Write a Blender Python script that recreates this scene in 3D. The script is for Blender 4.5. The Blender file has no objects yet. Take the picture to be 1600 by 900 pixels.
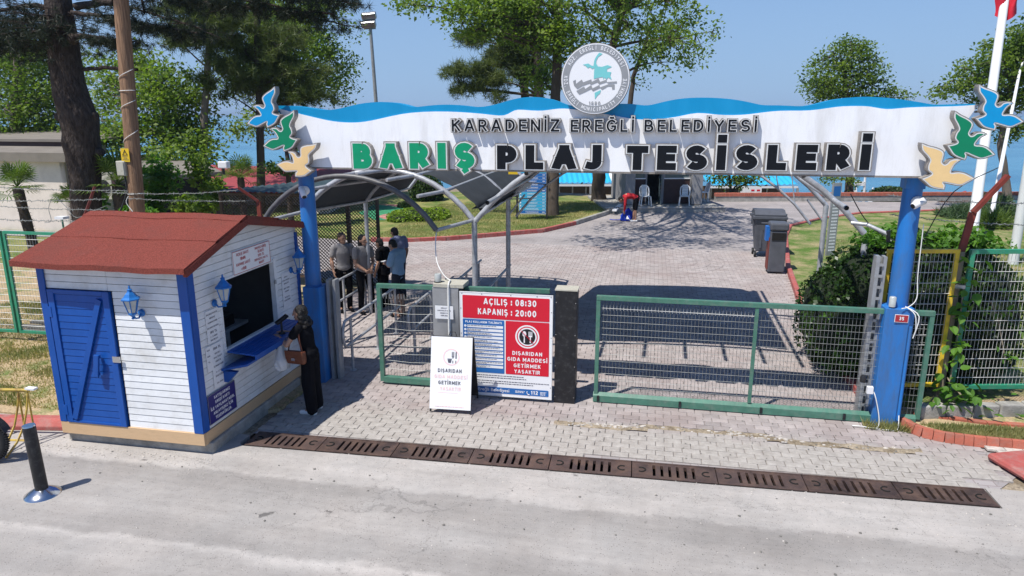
import bpy, bmesh, math, random
import numpy as np
from mathutils import Vector, Matrix
from mathutils.geometry import delaunay_2d_cdt
random.seed(7); RNG = np.random.default_rng(11)
SC = bpy.context.scene; COL = SC.collection
R = math.radians
# ---------------------------------------------------------------- camera, sky, sun, exposure
CAM_H = 4.33; PITCH = math.atan(272/1100); YAW = R(11)
cam = bpy.data.cameras.new('camera'); cam_o = bpy.data.objects.new('camera', cam); COL.objects.link(cam_o)
cam.sensor_width = 36; cam.lens = 1100/1600*36; cam.clip_start = .1; cam.clip_end = 30000
cam_o.location = (0, 0, CAM_H); cam_o.rotation_euler = (math.pi/2-PITCH, 0, YAW); SC.camera = cam_o
SUN_EL = R(62.2); TRAVEL = Vector((.33, .41, -1)).normalized()
W = bpy.data.worlds.new('World'); SC.world = W; W.use_nodes = True
wn = W.node_tree; bg = wn.nodes['Background']; sky = wn.nodes.new('ShaderNodeTexSky')
sky.sky_type = 'NISHITA'; sky.sun_disc = False; sky.sun_elevation = SUN_EL
sky.sun_rotation = math.atan2(-TRAVEL.x, -TRAVEL.y)
sky.air_density = 1.0; sky.dust_density = .3; sky.ozone_density = 4; sky.air_density = 1.0; sky.altitude = 0
tint = wn.nodes.new('ShaderNodeMix'); tint.data_type = 'RGBA'; tint.blend_type = 'MULTIPLY'; tint.inputs[0].default_value = 1; tint.inputs[7].default_value = (.82, .95, 1.15, 1)
wn.links.new(sky.outputs[0], tint.inputs[6]); tc = wn.nodes.new('ShaderNodeTexCoord'); sx = wn.nodes.new('ShaderNodeSeparateXYZ'); wn.links.new(tc.outputs['Generated'], sx.inputs[0])
hr = wn.nodes.new('ShaderNodeMapRange'); hr.interpolation_type = 'SMOOTHSTEP'; hr.inputs['From Min'].default_value = .0; hr.inputs['From Max'].default_value = .42; hr.inputs['To Min'].default_value = .85; hr.inputs['To Max'].default_value = 0; wn.links.new(sx.outputs['Z'], hr.inputs['Value'])
veil = wn.nodes.new('ShaderNodeMix'); veil.data_type = 'RGBA'; wn.links.new(hr.outputs[0], veil.inputs[0]); wn.links.new(tint.outputs[2], veil.inputs[6]); veil.inputs[7].default_value = (2.9, 4.5, 7.1, 1)   # pale summer haze all round the horizon
wn.links.new(veil.outputs[2], bg.inputs[0]); bg.inputs[1].default_value = .098
sl = bpy.data.lights.new('sun', 'SUN'); sl.energy = 5.0; sl.angle = R(.53); sl.color = (1, .96, .9)
so = bpy.data.objects.new('sun', sl); COL.objects.link(so); so.location = (-20, -20, 40)
so.rotation_euler = TRAVEL.to_track_quat('-Z', 'Y').to_euler()
SC.view_settings.view_transform = 'Standard'; SC.view_settings.look = 'None'
SC.view_settings.exposure = .13; SC.view_settings.gamma = 1
# ---------------------------------------------------------------- surveying helpers: photo pixel (1600x900) to a point of the site
_cp, _sp, _cy, _sy = math.cos(PITCH), math.sin(PITCH), math.cos(YAW), math.sin(YAW)
def ray(px, py):
    u = (px-800)/1100; v = (450-py)/1100
    X, Y, Z = u, _cp+v*_sp, -_sp+v*_cp
    return Vector((X*_cy-Y*_sy, X*_sy+Y*_cy, Z))
def G(px, py, z=0):
    r = ray(px, py); k = (z-CAM_H)/r.z; return Vector((r.x*k, r.y*k, z))
def T(px, py, t):
    r = ray(px, py); k = t/r.y; return Vector((r.x*k, t, CAM_H+r.z*k))
def S(px, py, s):
    r = ray(px, py); k = s/r.x; return Vector((s, r.y*k, CAM_H+r.z*k))
def D(px, py, d):      # at forward distance d from the viewpoint
    u = (px-800)/1100; v = (450-py)/1100; k = d/(_cp+v*_sp)
    r = ray(px, py); return Vector((r.x*k, r.y*k, CAM_H+r.z*k))
# ---------------------------------------------------------------- materials
def M(name, col, rough=.65, metal=0, var=.12, scale=6, bump=0, bscale=60, isl=0, objr=0, spec=.4, stretch=(1, 1, 1), dirt=None, dirt_amt=.5, dscale=2.5, coat=0, dthr=.55):
    m = bpy.data.materials.new(name); m.use_nodes = True; nt = m.node_tree; N = nt.nodes; L = nt.links
    b = N['Principled BSDF']; b.inputs['Roughness'].default_value = rough; b.inputs['Metallic'].default_value = metal
    b.inputs['Specular IOR Level'].default_value = spec
    if coat: b.inputs['Coat Weight'].default_value = coat; b.inputs['Coat Roughness'].default_value = .15
    geo = N.new('ShaderNodeNewGeometry'); mp = N.new('ShaderNodeMapping'); mp.inputs['Scale'].default_value = stretch
    L.new(geo.outputs['Position'], mp.inputs['Vector'])
    nz = N.new('ShaderNodeTexNoise'); nz.inputs['Scale'].default_value = scale; nz.inputs['Detail'].default_value = 6; nz.inputs['Roughness'].default_value = .62
    L.new(mp.outputs[0], nz.inputs['Vector'])
    mr = N.new('ShaderNodeMapRange'); mr.inputs['From Min'].default_value = .3; mr.inputs['From Max'].default_value = .7
    mr.inputs['To Min'].default_value = 1-var; mr.inputs['To Max'].default_value = 1+var
    L.new(nz.outputs['Fac'], mr.inputs['Value'])
    fac = mr.outputs[0]
    for on, sock, node in ((isl, 'Random Per Island', geo), (objr, 'Random', None)):
        if on:
            if node is None: node = N.new('ShaderNodeObjectInfo')
            r2 = N.new('ShaderNodeMapRange'); r2.inputs['To Min'].default_value = 1-on; r2.inputs['To Max'].default_value = 1+on
            L.new(node.outputs[sock], r2.inputs['Value'])
            mm = N.new('ShaderNodeMath'); mm.operation = 'MULTIPLY'; L.new(fac, mm.inputs[0]); L.new(r2.outputs[0], mm.inputs[1]); fac = mm.outputs[0]
    vm = N.new('ShaderNodeVectorMath'); vm.operation = 'SCALE'; vm.inputs[0].default_value = col[:3]; L.new(fac, vm.inputs['Scale'])
    out = vm.outputs[0]
    if dirt:
        n2 = N.new('ShaderNodeTexNoise'); n2.inputs['Scale'].default_value = dscale; n2.inputs['Detail'].default_value = 9; n2.inputs['Roughness'].default_value = .7
        L.new(mp.outputs[0], n2.inputs['Vector'])
        r3 = N.new('ShaderNodeMapRange'); r3.inputs['From Min'].default_value = dthr-.08; r3.inputs['From Max'].default_value = dthr+.12; r3.inputs['To Max'].default_value = dirt_amt
        L.new(n2.outputs['Fac'], r3.inputs['Value'])
        mx = N.new('ShaderNodeMix'); mx.data_type = 'RGBA'; L.new(r3.outputs[0], mx.inputs[0]); L.new(out, mx.inputs[6]); mx.inputs[7].default_value = (*dirt, 1); out = mx.outputs[2]
    L.new(out, b.inputs['Base Color'])
    if bump:
        n3 = N.new('ShaderNodeTexNoise'); n3.inputs['Scale'].default_value = bscale; n3.inputs['Detail'].default_value = 5
        L.new(mp.outputs[0], n3.inputs['Vector'])
        bp = N.new('ShaderNodeBump'); bp.inputs['Strength'].default_value = bump; bp.inputs['Distance'].default_value = .02
        L.new(n3.outputs['Fac'], bp.inputs['Height']); L.new(bp.outputs[0], b.inputs['Normal'])
    m['base_out'] = 0
    return m
def leafmat(name, c1, c2, trans=.35, rough=.5):
    m = bpy.data.materials.new(name); m.use_nodes = True; nt = m.node_tree; N = nt.nodes; L = nt.links
    b = N['Principled BSDF']; b.inputs['Roughness'].default_value = rough; b.inputs['Specular IOR Level'].default_value = .3
    geo = N.new('ShaderNodeNewGeometry'); cr = N.new('ShaderNodeValToRGB')
    cr.color_ramp.elements[0].color = (*c1, 1); cr.color_ramp.elements[1].color = (*c2, 1)
    nz = N.new('ShaderNodeTexNoise'); nz.inputs['Scale'].default_value = 1.1; L.new(geo.outputs['Position'], nz.inputs['Vector'])
    ad = N.new('ShaderNodeMath'); ad.operation = 'MULTIPLY_ADD'; ad.inputs[1].default_value = .55; L.new(geo.outputs['Random Per Island'], ad.inputs[0])
    mr = N.new('ShaderNodeMapRange'); mr.inputs['From Min'].default_value = .35; mr.inputs['From Max'].default_value = .65; mr.inputs['To Max'].default_value = .45
    L.new(nz.outputs['Fac'], mr.inputs['Value']); L.new(mr.outputs[0], ad.inputs[2]); L.new(ad.outputs[0], cr.inputs[0])
    L.new(cr.outputs[0], b.inputs['Base Color'])
    tr = N.new('ShaderNodeBsdfTranslucent'); vs = N.new('ShaderNodeVectorMath'); vs.operation = 'MULTIPLY'; vs.inputs[1].default_value = (1.5, 1.7, .6)
    L.new(cr.outputs[0], vs.inputs[0]); L.new(vs.outputs[0], tr.inputs[0])
    mx = N.new('ShaderNodeMixShader'); mx.inputs[0].default_value = trans
    L.new(b.outputs[0], mx.inputs[1]); L.new(tr.outputs[0], mx.inputs[2]); L.new(mx.outputs[0], N['Material Output'].inputs[0])
    return m
MT = {}
def mk(key, *a, **k): MT[key] = M(key, *a, **k); return MT[key]
# ---------------------------------------------------------------- object helpers
def tag(o, label=None, cat=None, group=None, kind=None):
    if label: o['label'] = label
    if cat: o['category'] = cat
    if group: o['group'] = group
    if kind: o['kind'] = kind
    return o
def thing(name, loc, label, cat, group=None, kind=None):
    o = bpy.data.objects.new(name, None); COL.objects.link(o); o.location = loc; o.empty_display_size = .1
    return tag(o, label, cat, group, kind)
def wloc(o):
    v = Vector((0, 0, 0))
    while o: v += o.location; o = o.parent
    return v
def link_mesh(name, me, parent=None, shift=True):
    o = bpy.data.objects.new(name, me); COL.objects.link(o)
    if parent:
        o.parent = parent
        if shift: me.transform(Matrix.Translation(-wloc(parent)))
    elif shift and len(me.vertices):
        n = len(me.vertices); a = np.empty(n*3, np.float32); me.vertices.foreach_get('co', a); a = a.reshape(-1, 3)
        c = Vector((float((a[:, 0].min()+a[:, 0].max())/2), float((a[:, 1].min()+a[:, 1].max())/2), float(a[:, 2].min())))
        me.transform(Matrix.Translation(-c)); o.location = c
    return o
def smooth(me, flag=True):
    me.polygons.foreach_set('use_smooth', [flag]*len(me.polygons))
class MB:
    def __init__(s): s.v = []; s.f = []; s.sm = []
    def add(s, vs, fs, sm=False):
        n = len(s.v); s.v += [tuple(v) for v in vs]; s.f += [tuple(i+n for i in f) for f in fs]; s.sm += [sm]*len(fs); return s
    def box(s, x0, x1, y0, y1, z0, z1, M4=None):
        vs = [(x, y, z) for z in (z0, z1) for y in (y0, y1) for x in (x0, x1)]
        if M4: vs = [M4 @ Vector(v) for v in vs]
        return s.add(vs, [(0, 2, 3, 1), (4, 5, 7, 6), (0, 1, 5, 4), (2, 6, 7, 3), (0, 4, 6, 2), (1, 3, 7, 5)])
    def bar(s, a, b, w, h=None, up=(0, 0, 1)):
        a, b = Vector(a), Vector(b); d = (b-a).normalized(); up = Vector(up)
        if abs(d.dot(up)) > .98: up = Vector((0, 1, 0))
        x = d.cross(up).normalized(); y = x.cross(d); h = h or w
        vs = [p+x*i*w/2+y*j*h/2 for p in (a, b) for i, j in ((-1, -1), (1, -1), (1, 1), (-1, 1))]
        return s.add(vs, [(0, 1, 2, 3)[::-1], (4, 5, 6, 7), (0, 1, 5, 4), (1, 2, 6, 5), (2, 3, 7, 6), (3, 0, 4, 7)])
    def tube(s, pts, r, n=8, cap=True, sm=True):
        pts = [Vector(p) for p in pts]; rr = r if isinstance(r, (list, tuple)) else [r]*len(pts)
        vs = []; prev = None
        for i, p in enumerate(pts):
            d = (pts[min(i+1, len(pts)-1)]-pts[max(i-1, 0)]); d = d.normalized() if d.length > 1e-9 else Vector((0, 0, 1))
            if prev is None:
                u = Vector((0, 0, 1)) if abs(d.z) < .9 else Vector((1, 0, 0)); x = d.cross(u).normalized()
            else: x = (prev-d*prev.dot(d)).normalized()
            prev = x; y = d.cross(x)
            vs += [p+(x*math.cos(2*math.pi*k/n)+y*math.sin(2*math.pi*k/n))*rr[i] for k in range(n)]
        m = len(pts)
        fs = [(i*n+k, i*n+(k+1) % n, (i+1)*n+(k+1) % n, (i+1)*n+k) for i in range(m-1) for k in range(n)]
        s.add(vs, fs, sm)
        if cap: s.add(vs[:n], [tuple(range(n))[::-1]]); s.add(vs[-n:], [tuple(range(n))])
        return s
    def lathe(s, c, prof, n=16, axis=None, sm=True):
        c = Vector(c); vs = []; q = Vector((0, 0, 1)).rotation_difference(Vector(axis)).to_matrix() if axis else Matrix.Identity(3)
        for r, z in prof: vs += [c+q @ Vector((r*math.cos(2*math.pi*k/n), r*math.sin(2*math.pi*k/n), z)) for k in range(n)]
        m = len(prof)
        s.add(vs, [(i*n+k, i*n+(k+1) % n, (i+1)*n+(k+1) % n, (i+1)*n+k) for i in range(m-1) for k in range(n)], sm)
        s.add(vs[:n], [tuple(range(n))[::-1]]); s.add(vs[-n:], [tuple(range(n))]); return s
    def prism(s, poly, o, u, v, w):   # convex/ngon outline in plane (u,v) at o, extruded by vector w
        o, u, v, w = map(Vector, (o, u, v, w)); n = len(poly)
        a = [o+u*x+v*y for x, y in poly]; b = [p+w for p in a]
        up = u.cross(v).dot(w) > 0
        ar = sum(poly[i][0]*poly[(i+1) % n][1]-poly[(i+1) % n][0]*poly[i][1] for i in range(n)) > 0
        fs = [tuple(range(n))[::-1], tuple(range(n, 2*n))]+[(i, (i+1) % n, n+(i+1) % n, n+i) for i in range(n)]
        if up != ar: fs = [f[::-1] for f in fs]
        return s.add(a+b, fs)
    def quad(s, a, b, c, d): return s.add([a, b, c, d], [(0, 1, 2, 3)])
    def build(s, name, mat, parent=None, bevel=0, shift=True):
        me = bpy.data.meshes.new(name); me.from_pydata(s.v, [], s.f)
        if any(s.sm): me.polygons.foreach_set('use_smooth', s.sm)
        mats = mat if isinstance(mat, (list, tuple)) else [mat]
        for m in mats: me.materials.append(MT[m] if isinstance(m, str) else m)
        me.update(); o = link_mesh(name, me, parent, shift)
        if name in ('lettering', 'small_print', 'screws', 'cutlery_mark', 'slashes', 'marks', 'spokes', 'tread', 'legs', 'truss_web'): o['kind'] = 'stuff'
        if bevel:
            md = o.modifiers.new('bevel', 'BEVEL'); md.width = bevel; md.segments = 2; md.limit_method = 'ANGLE'; md.angle_limit = R(40)
        return o
def copy_tree(o, parent=None):
    c = o.copy(); COL.objects.link(c)
    if parent: c.parent = parent
    for ch in list(o.children): copy_tree(ch, c)
    return c
def npmesh(name, verts, faces_n, nper, mat, parent=None, sm=False, shift=True):
    """verts (N,3) array; faces sequential with nper corners each"""
    me = bpy.data.meshes.new(name); nv = len(verts); nf = nv//nper
    me.vertices.add(nv); me.vertices.foreach_set('co', np.asarray(verts, np.float32).ravel())
    me.loops.add(nv); me.loops.foreach_set('vertex_index', np.arange(nv, dtype=np.int32))
    me.polygons.add(nf); me.polygons.foreach_set('loop_start', np.arange(0, nv, nper, dtype=np.int32)); me.polygons.foreach_set('loop_total', np.full(nf, nper, np.int32))
    me.materials.append(MT[mat] if isinstance(mat, str) else mat); me.update(); me.validate()
    if sm: smooth(me)
    return link_mesh(name, me, parent, shift)
# ---------------------------------------------------------------- stroke lettering (own outlines, unioned)
def arc(cx, cy, rx, ry, a0, a1, n=8):
    return [(cx+rx*math.cos(R(a0+(a1-a0)*i/n)), cy+ry*math.sin(R(a0+(a1-a0)*i/n))) for i in range(n+1)]
_C = arc(.36, .5, .36, .5, 48, 312, 14)
_S = arc(.3, .74, .28, .26, 40, 270, 10)+arc(.3, .25, .31, .25, 90, -140, 11)[1:]
_O = arc(.38, .5, .38, .5, 90, 450, 20)
_U = [(0, 1), (0, .34)]+arc(.3, .34, .3, .34, 180, 360, 10)+[(.6, 1)]
_G = arc(.37, .5, .37, .5, 48, 325, 14)+[(.68, .46), (.42, .46)]
_ced = [(.32, -.04), (.32, -.16), (.38, -.27), (.27, -.34)]
GL = {'A': (.72, [[(0, 0), (.33, 1)], [(.72, 0), (.39, 1)], [(.33, 1), (.39, 1)], [(.13, .3), (.59, .3)]]),
 'B': (.6, [[(0, 0), (0, 1)], [(0, 1), (.3, 1)]+arc(.3, .76, .22, .24, 90, -90, 7)+[(0, .52)], [(.3, .52)]+arc(.34, .26, .26, .26, 90, -90, 7)+[(0, 0)]]),
 'C': (.66, [_C]), 'Ç': (.66, [_C, _ced]), 'D': (.66, [[(0, 0), (0, 1), (.26, 1)]+arc(.26, .5, .4, .5, 90, -90, 12)+[(0, 0)]]),
 'E': (.5, [[(.5, 1), (0, 1), (0, 0), (.5, 0)], [(0, .52), (.44, .52)]]), 'F': (.5, [[(.5, 1), (0, 1), (0, 0)], [(0, .5), (.44, .5)]]),
 'G': (.7, [_G]), 'Ğ': (.7, [_G, arc(.37, 1.38, .16, .14, 200, 340, 5)]), 'H': (.62, [[(0, 0), (0, 1)], [(.62, 0), (.62, 1)], [(0, .5), (.62, .5)]]),
 'I': (.0, [[(0, 0), (0, 1)]]), 'İ': (.0, [[(0, 0), (0, 1)], [(0, 1.27), (0, 1.38)]]), 'J': (.36, [[(.36, 1), (.36, .26)]+arc(.12, .26, .24, .27, 0, -110, 7)]),
 'K': (.6, [[(0, 0), (0, 1)], [(.58, 1), (.0, .42)], [(.2, .6), (.6, 0)]]), 'L': (.46, [[(0, 1), (0, 0), (.46, 0)]]),
 'M': (.8, [[(0, 0), (0, 1), (.4, .25), (.8, 1), (.8, 0)]]), 'N': (.64, [[(0, 0), (0, 1), (.64, 0), (.64, 1)]]),
 'O': (.76, [_O]), 'Ö': (.76, [_O, [(.22, 1.27), (.22, 1.38)], [(.54, 1.27), (.54, 1.38)]]), 'P': (.56, [[(0, 0), (0, 1), (.3, 1)]+arc(.3, .7, .26, .3, 90, -90, 8)+[(0, .4)]]),
 'R': (.6, [[(0, 0), (0, 1), (.3, 1)]+arc(.3, .73, .25, .27, 90, -90, 8)+[(0, .46)], [(.28, .46), (.6, 0)]]),
 'S': (.6, [_S]), 'Ş': (.6, [_S, _ced]), 'T': (.62, [[(0, 1), (.62, 1)], [(.31, 1), (.31, 0)]]), 'U': (.6, [_U]), 'Ü': (.6, [_U, [(.16, 1.27), (.16, 1.38)], [(.44, 1.27), (.44, 1.38)]]),
 'V': (.66, [[(0, 1), (.33, 0), (.66, 1)]]), 'Y': (.64, [[(0, 1), (.32, .45), (.64, 1)], [(.32, .45), (.32, 0)]]), 'Z': (.58, [[(0, 1), (.58, 1), (0, 0), (.58, 0)]]),
 '0': (.54, [arc(.27, .5, .27, .5, 90, 450, 16)]), '1': (.24, [[(0, .8), (.24, 1), (.24, 0)]]), '2': (.52, [arc(.26, .73, .26, .27, 160, -40, 8)+[(0, 0), (.52, 0)]]),
 '3': (.52, [arc(.25, .75, .25, .25, 150, -90, 8), arc(.25, .26, .27, .26, 90, -150, 8)]), '5': (.52, [[(.48, 1), (.06, 1), (.03, .56)]+arc(.25, .32, .27, .32, 110, -140, 9)]),
 '6': (.52, [arc(.26, .3, .26, .3, 90, 450, 14), [(.02, .42), (.12, .78), (.38, 1)]]), '4': (.5, [[(.38, 0), (.38, 1), (0, .3), (.5, .3)]]), '7': (.5, [[(0, 1), (.5, 1), (.18, 0)]]), '9': (.52, [arc(.26, .7, .26, .3, 90, 450, 14), [(.5, .58), (.4, .2), (.14, 0)]]), '(': (.1, [arc(.3, .5, .3, .6, 130, 230, 5)]), ')': (.1, [arc(-.2, .5, .3, .6, -50, 50, 5)]),
 '8': (.52, [arc(.26, .76, .22, .24, 90, 450, 12), arc(.26, .26, .26, .26, 90, 450, 12)]), ':': (.0, [[(0, .06), (0, .2)], [(0, .6), (0, .74)]]), '.': (.0, [[(0, 0), (0, .1)]]), '-': (.3, [[(0, .45), (.3, .45)]]),
 '!': (.0, [[(0, .32), (0, 1)], [(0, 0), (0, .1)]]), '/': (.3, [[(0, 0), (.3, 1)]])}
def _strokes(polys, w, ext, out):
    for P in polys:
        n = len(P); P = [Vector(p) for p in P]; closed = (P[0]-P[-1]).length < 1e-6
        N = []
        for i in range(n-1):
            d = (P[i+1]-P[i]).normalized(); nn = Vector((-d.y, d.x))*w/2; a, b = P[i].copy(), P[i+1].copy()
            if i == 0 and not closed: a -= d*ext
            if i == n-2 and not closed: b += d*ext
            out.append([a+nn, a-nn, b-nn, b+nn]); N.append((d, nn))
        for i in list(range(1, n-1))+([0] if closed else []):
            d0, n0 = N[i-1] if i else N[-1]; d1, n1 = N[i]; cr = d0.x*d1.y-d0.y*d1.x
            if abs(cr) < 1e-4: continue
            sg = -1 if cr > 0 else 1; a, b = P[i]+n0*sg, P[i]+n1*sg; c = (n0+n1)*sg; den = 1+d0.dot(d1)
            if den > .5: out.append([P[i], a, P[i]+c/den, b])
            else: out.append([P[i], a, a+d0*w*.3, b-d1*w*.3, b])
_tc = {}
def glyph_tris(text, w=.16, sp=.16, grow=0.0, caplen=1.0, asp=1.0):
    """filled 2D union of the text; cap height 1; returns verts, tris, width, boundary edges"""
    key = (text, w, sp, grow, asp)
    if key in _tc: return _tc[key]
    x = 0; quads = []
    for ch in text:
        if ch == ' ': x += .42*asp; continue
        wd, pl = GL[ch]; h = 1-w
        pl2 = []
        for P in pl: pl2.append([(x+w/2+px*asp*h*1.0, (w/2+py*h) if py < 1.2 else 1.1+w/2+(py-1.27)*.3) for px, py in P])
        # butt ends reach the outer box: extend open ends by half the pen
        tmp = []
        for P2 in pl2: _strokes([P2], (w if min(q[1] for q in P2) > -.02 else w*.6)+2*grow, 0, tmp)
        for P2 in pl2:
            if (Vector(P2[0])-Vector(P2[-1])).length > 1e-6:
                for e, q in ((P2[0], P2[1]), (P2[-1], P2[-2])):
                    e, q = Vector(e), Vector(q); d = (e-q).normalized(); wq = w if min(q_[1] for q_ in P2) > -.02 else w*.6; nn = Vector((-d.y, d.x))*(wq/2+grow); L = grow
                    L += w/2 if (abs(d.y) > .95 or abs(d.x) > .95) else w*.18
                    tmp.append([e+nn-d*.001, e-nn-d*.001, e-nn+d*L, e+nn+d*L])
        if ch in 'AVMN':       # trim slanted strokes at the cap line and base line
            lo, hi = -grow, 1+grow; t2 = []
            for q in tmp:
                t2.append([Vector((p.x, min(max(p.y, lo), hi))) for p in q])
            tmp = t2
        quads += tmp; x += w+wd*asp*h+sp
    vs, fs = [], []
    for q in quads:
        q2 = []
        for p in q:
            if not q2 or (p-q2[-1]).length > 1e-5: q2.append(p)
        if len(q2) > 2 and (q2[0]-q2[-1]).length < 1e-5: q2.pop()
        if len(q2) < 3: continue
        ar = sum(q2[i].x*q2[(i+1) % len(q2)].y-q2[(i+1) % len(q2)].x*q2[i].y for i in range(len(q2)))
        if abs(ar) < 1e-7: continue
        if ar < 0: q2 = q2[::-1]
        n = len(vs); vs += [Vector(p) for p in q2]; fs.append(list(range(n, n+len(q2))))
    _r = delaunay_2d_cdt(vs, [], fs, 0, 1e-5); V = _r[0]; F = [f for f, of in zip(_r[2], _r[5]) if len(of)]
    cnt = {}
    for f in F:
        for i in range(len(f)):
            a, b = f[i], f[(i+1) % len(f)]; cnt[(a, b)] = 1
    bd = [(a, b) for (a, b) in cnt if (b, a) not in cnt]
    _tc[key] = ([(v.x, v.y) for v in V], [tuple(f) for f in F], x-sp, bd); return _tc[key]
def put_text(mb, text, o, u, v, height, width=None, w=.16, sp=.16, grow=0, off=.0, depth=0, asp=1.0, align='l'):
    """lettering in plane (u,v) from lower-left o; off = distance of the face in front; depth = side thickness behind the face"""
    o, u, v = Vector(o), Vector(u).normalized(), Vector(v).normalized(); n = u.cross(v)
    V, F, Wd, bd = glyph_tris(text, w, sp, grow, asp=asp)
    sx = height if width is None else width/Wd
    if align == 'c': o = o-u*(Wd*sx/2)
    vs = [o+u*(x*sx)+v*(y*height)+n*off for x, y in V]
    mb.add(vs, F)
    if depth:
        m = len(V); vs2 = vs+[p-n*depth for p in vs]
        mb.add(vs2, [(b, a, a+m, b+m) for a, b in bd])
    return Wd*sx
# ---------------------------------------------------------------- materials list
mk('grey_steel', (.36, .37, .38), .45, .3, .1, 5, dirt=(.2, .19, .17), dirt_amt=.5, dscale=6)
mk('tube_grey', (.5, .51, .53), .4, .35, .12, 9, dirt=(.16, .15, .14), dirt_amt=.5, dscale=8)
mk('gate_green', (.07, .19, .135), .42, 0, .15, 7, dirt=(.2, .24, .2), dirt_amt=.45, dscale=9, bump=.05)
mk('fence_green', (.03, .27, .15), .4, 0, .12, 7, dirt=(.2, .22, .17), dirt_amt=.4, dscale=9)
mk('fence_yellow', (.72, .5, .03), .45, 0, .12, 7, dirt=(.3, .2, .08), dirt_amt=.5, dscale=9)
mk('wire_grey', (.26, .27, .26), .5, .4, .2, 12)
mk('wire_pale', (.6, .6, .57), .5, .2, .2, 12)
mk('kiosk_blue', (.005, .075, .34), .38, 0, .12, 5, bump=.08, bscale=30, objr=.06, dirt=(.02, .08, .3), dirt_amt=.4, stretch=(1, 1, .5))
mk('post_blue', (.02, .18, .53), .4, 0, .12, 3, bump=.08, dirt=(.06, .13, .27), dirt_amt=.75, dscale=4, dthr=.53, stretch=(1, 1, .25))
mk('kiosk_white', (.78, .79, .79), .5, 0, .05, 4, bump=.1, bscale=25, objr=.05, dirt=(.5, .48, .43), dirt_amt=.55, dscale=2.6, dthr=.57)
mk('plank_tan', (.62, .42, .24), .6, 0, .12, 5, bump=.1, stretch=(1, 1, 4), dirt=(.4, .28, .17), dirt_amt=.5, dscale=5)
mk('roof_red', (.27, .07, .052), .92, 0, .45, 70, bump=.9, bscale=200, dirt=(.2, .075, .06), dirt_amt=.6, dscale=1.6, spec=.15)
mk('roof_red_far', (.3, .05, .055), .8, 0, .15, 2, bump=.2, bscale=20)
mk('roof_felt', (.21, .185, .155), .9, 0, .15, 1.5, bump=.2, bscale=30)
mk('concrete', (.4, .385, .35), .9, 0, .2, 4, bump=.5, bscale=50, dirt=(.2, .19, .17), dirt_amt=.7, dscale=3, dthr=.5)
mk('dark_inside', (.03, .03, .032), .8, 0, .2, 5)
mk('black_metal', (.018, .018, .02), .45, .1, .3, 6, dirt=(.12, .12, .12), dirt_amt=.4, dscale=12, dthr=.6)
mk('black_plastic', (.02, .02, .022), .4, 0, .2, 6)
mk('bin_grey', (.09, .095, .11), .5, 0, .15, 6)
mk('chrome', (.62, .63, .64), .18, 1, .05, 5)
mk('sheet_steel', (.42, .43, .44), .32, .6, .08, 5, dirt=(.24, .24, .23), dirt_amt=.5, dscale=4)
mk('cab_top', (.5, .48, .4), .6, 0, .15, 9, dirt=(.25, .22, .16), dirt_amt=.6, dscale=9)
mk('pvc_white', (.82, .83, .84), .42, 0, .03, 3, dirt=(.6, .59, .55), dirt_amt=.3, dscale=2.2, dthr=.58, stretch=(1, 1, .3))
mk('sign_white', (.9, .905, .915), .42, 0, .03, 2, dirt=(.55, .53, .49), dirt_amt=.45, dscale=1.8, dthr=.56, stretch=(1.4, 1, .28), bump=.25, bscale=3.2)
mk('sign_blue', (.0, .27, .54), .45, 0, .05, 2, dirt=(.02, .33, .62), dirt_amt=.3, dscale=2, stretch=(1.5, 1, .3))
mk('letter_side', (.3, .27, .24), .5, .2, .15, 12, dirt=(.14, .12, .1), dirt_amt=.6, dscale=14)
mk('letter_rim', (.72, .72, .7), .4, 0, .05, 12)
mk('letter_black', (.008, .009, .012), .4, 0, .1, 8, spec=.2)
mk('letter_grey', (.1, .1, .1), .45, .1, .15, 8)
mk('letter_green', (.0, .29, .13), .42, 0, .07, 8)
mk('bird_blue', (.0, .3, .62), .4, 0, .05, 8); mk('bird_green', (.0, .22, .1), .4, 0, .06, 8); mk('bird_sand', (.83, .58, .27), .42, 0, .06, 4)
mk('print_white', (.85, .85, .85), .35, 0, .015, 3); mk('print_red', (.66, .008, .03), .35, 0, .03, 3, coat=.15)
mk('print_blue', (.02, .14, .42), .35, 0, .03, 3); mk('print_navy', (.022, .018, .17), .35, 0, .05, 3); mk('print_black', (.015, .015, .018), .4, 0, .05, 3)
mk('print_ink', (.09, .09, .12), .5, 0, .05, 3); mk('print_pink', (.84, .6, .6), .5, 0, .03, 3); mk('print_cyan', (.04, .38, .62), .4, 0, .05, 3); mk('print_orange', (.72, .22, .03), .4, 0, .05, 3); mk('print_green', (.02, .3, .12), .4, 0, .05, 3)
mk('print_grey', (.3, .31, .32), .4, 0, .08, 3); mk('print_teal', (.2, .6, .6), .45, 0, .04, 3); mk('print_redink', (.5, .05, .05), .5, 0, .05, 3)
mk('paper', (.8, .8, .8), .6, 0, .03, 6, bump=.2, bscale=6); mk('lantern_blue', (.02, .16, .48), .35, .1, .15, 14)
mk('cast_iron', (.085, .058, .052), .55, .35, .3, 4, bump=.5, bscale=60, objr=.25, dirt=(.19, .12, .09), dirt_amt=.75, dscale=3.5, dthr=.5)
mk('drain_dark', (.012, .011, .01), .9, 0, .3, 6)
mk('brick_red', (.42, .12, .075), .8, 0, .14, 7, bump=.4, bscale=60, objr=.12, dirt=(.3, .17, .13), dirt_amt=.6, dscale=6)
mk('kerb_red', (.42, .1, .085), .7, 0, .12, 6, bump=.4, dirt=(.35, .27, .24), dirt_amt=.55, dscale=5)
mk('wood_pole', (.34, .2, .115), .8, 0, .4, 5, bump=1.2, bscale=14, stretch=(7, 7, .35), dirt=(.13, .07, .04), dirt_amt=.7, dscale=4)
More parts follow.
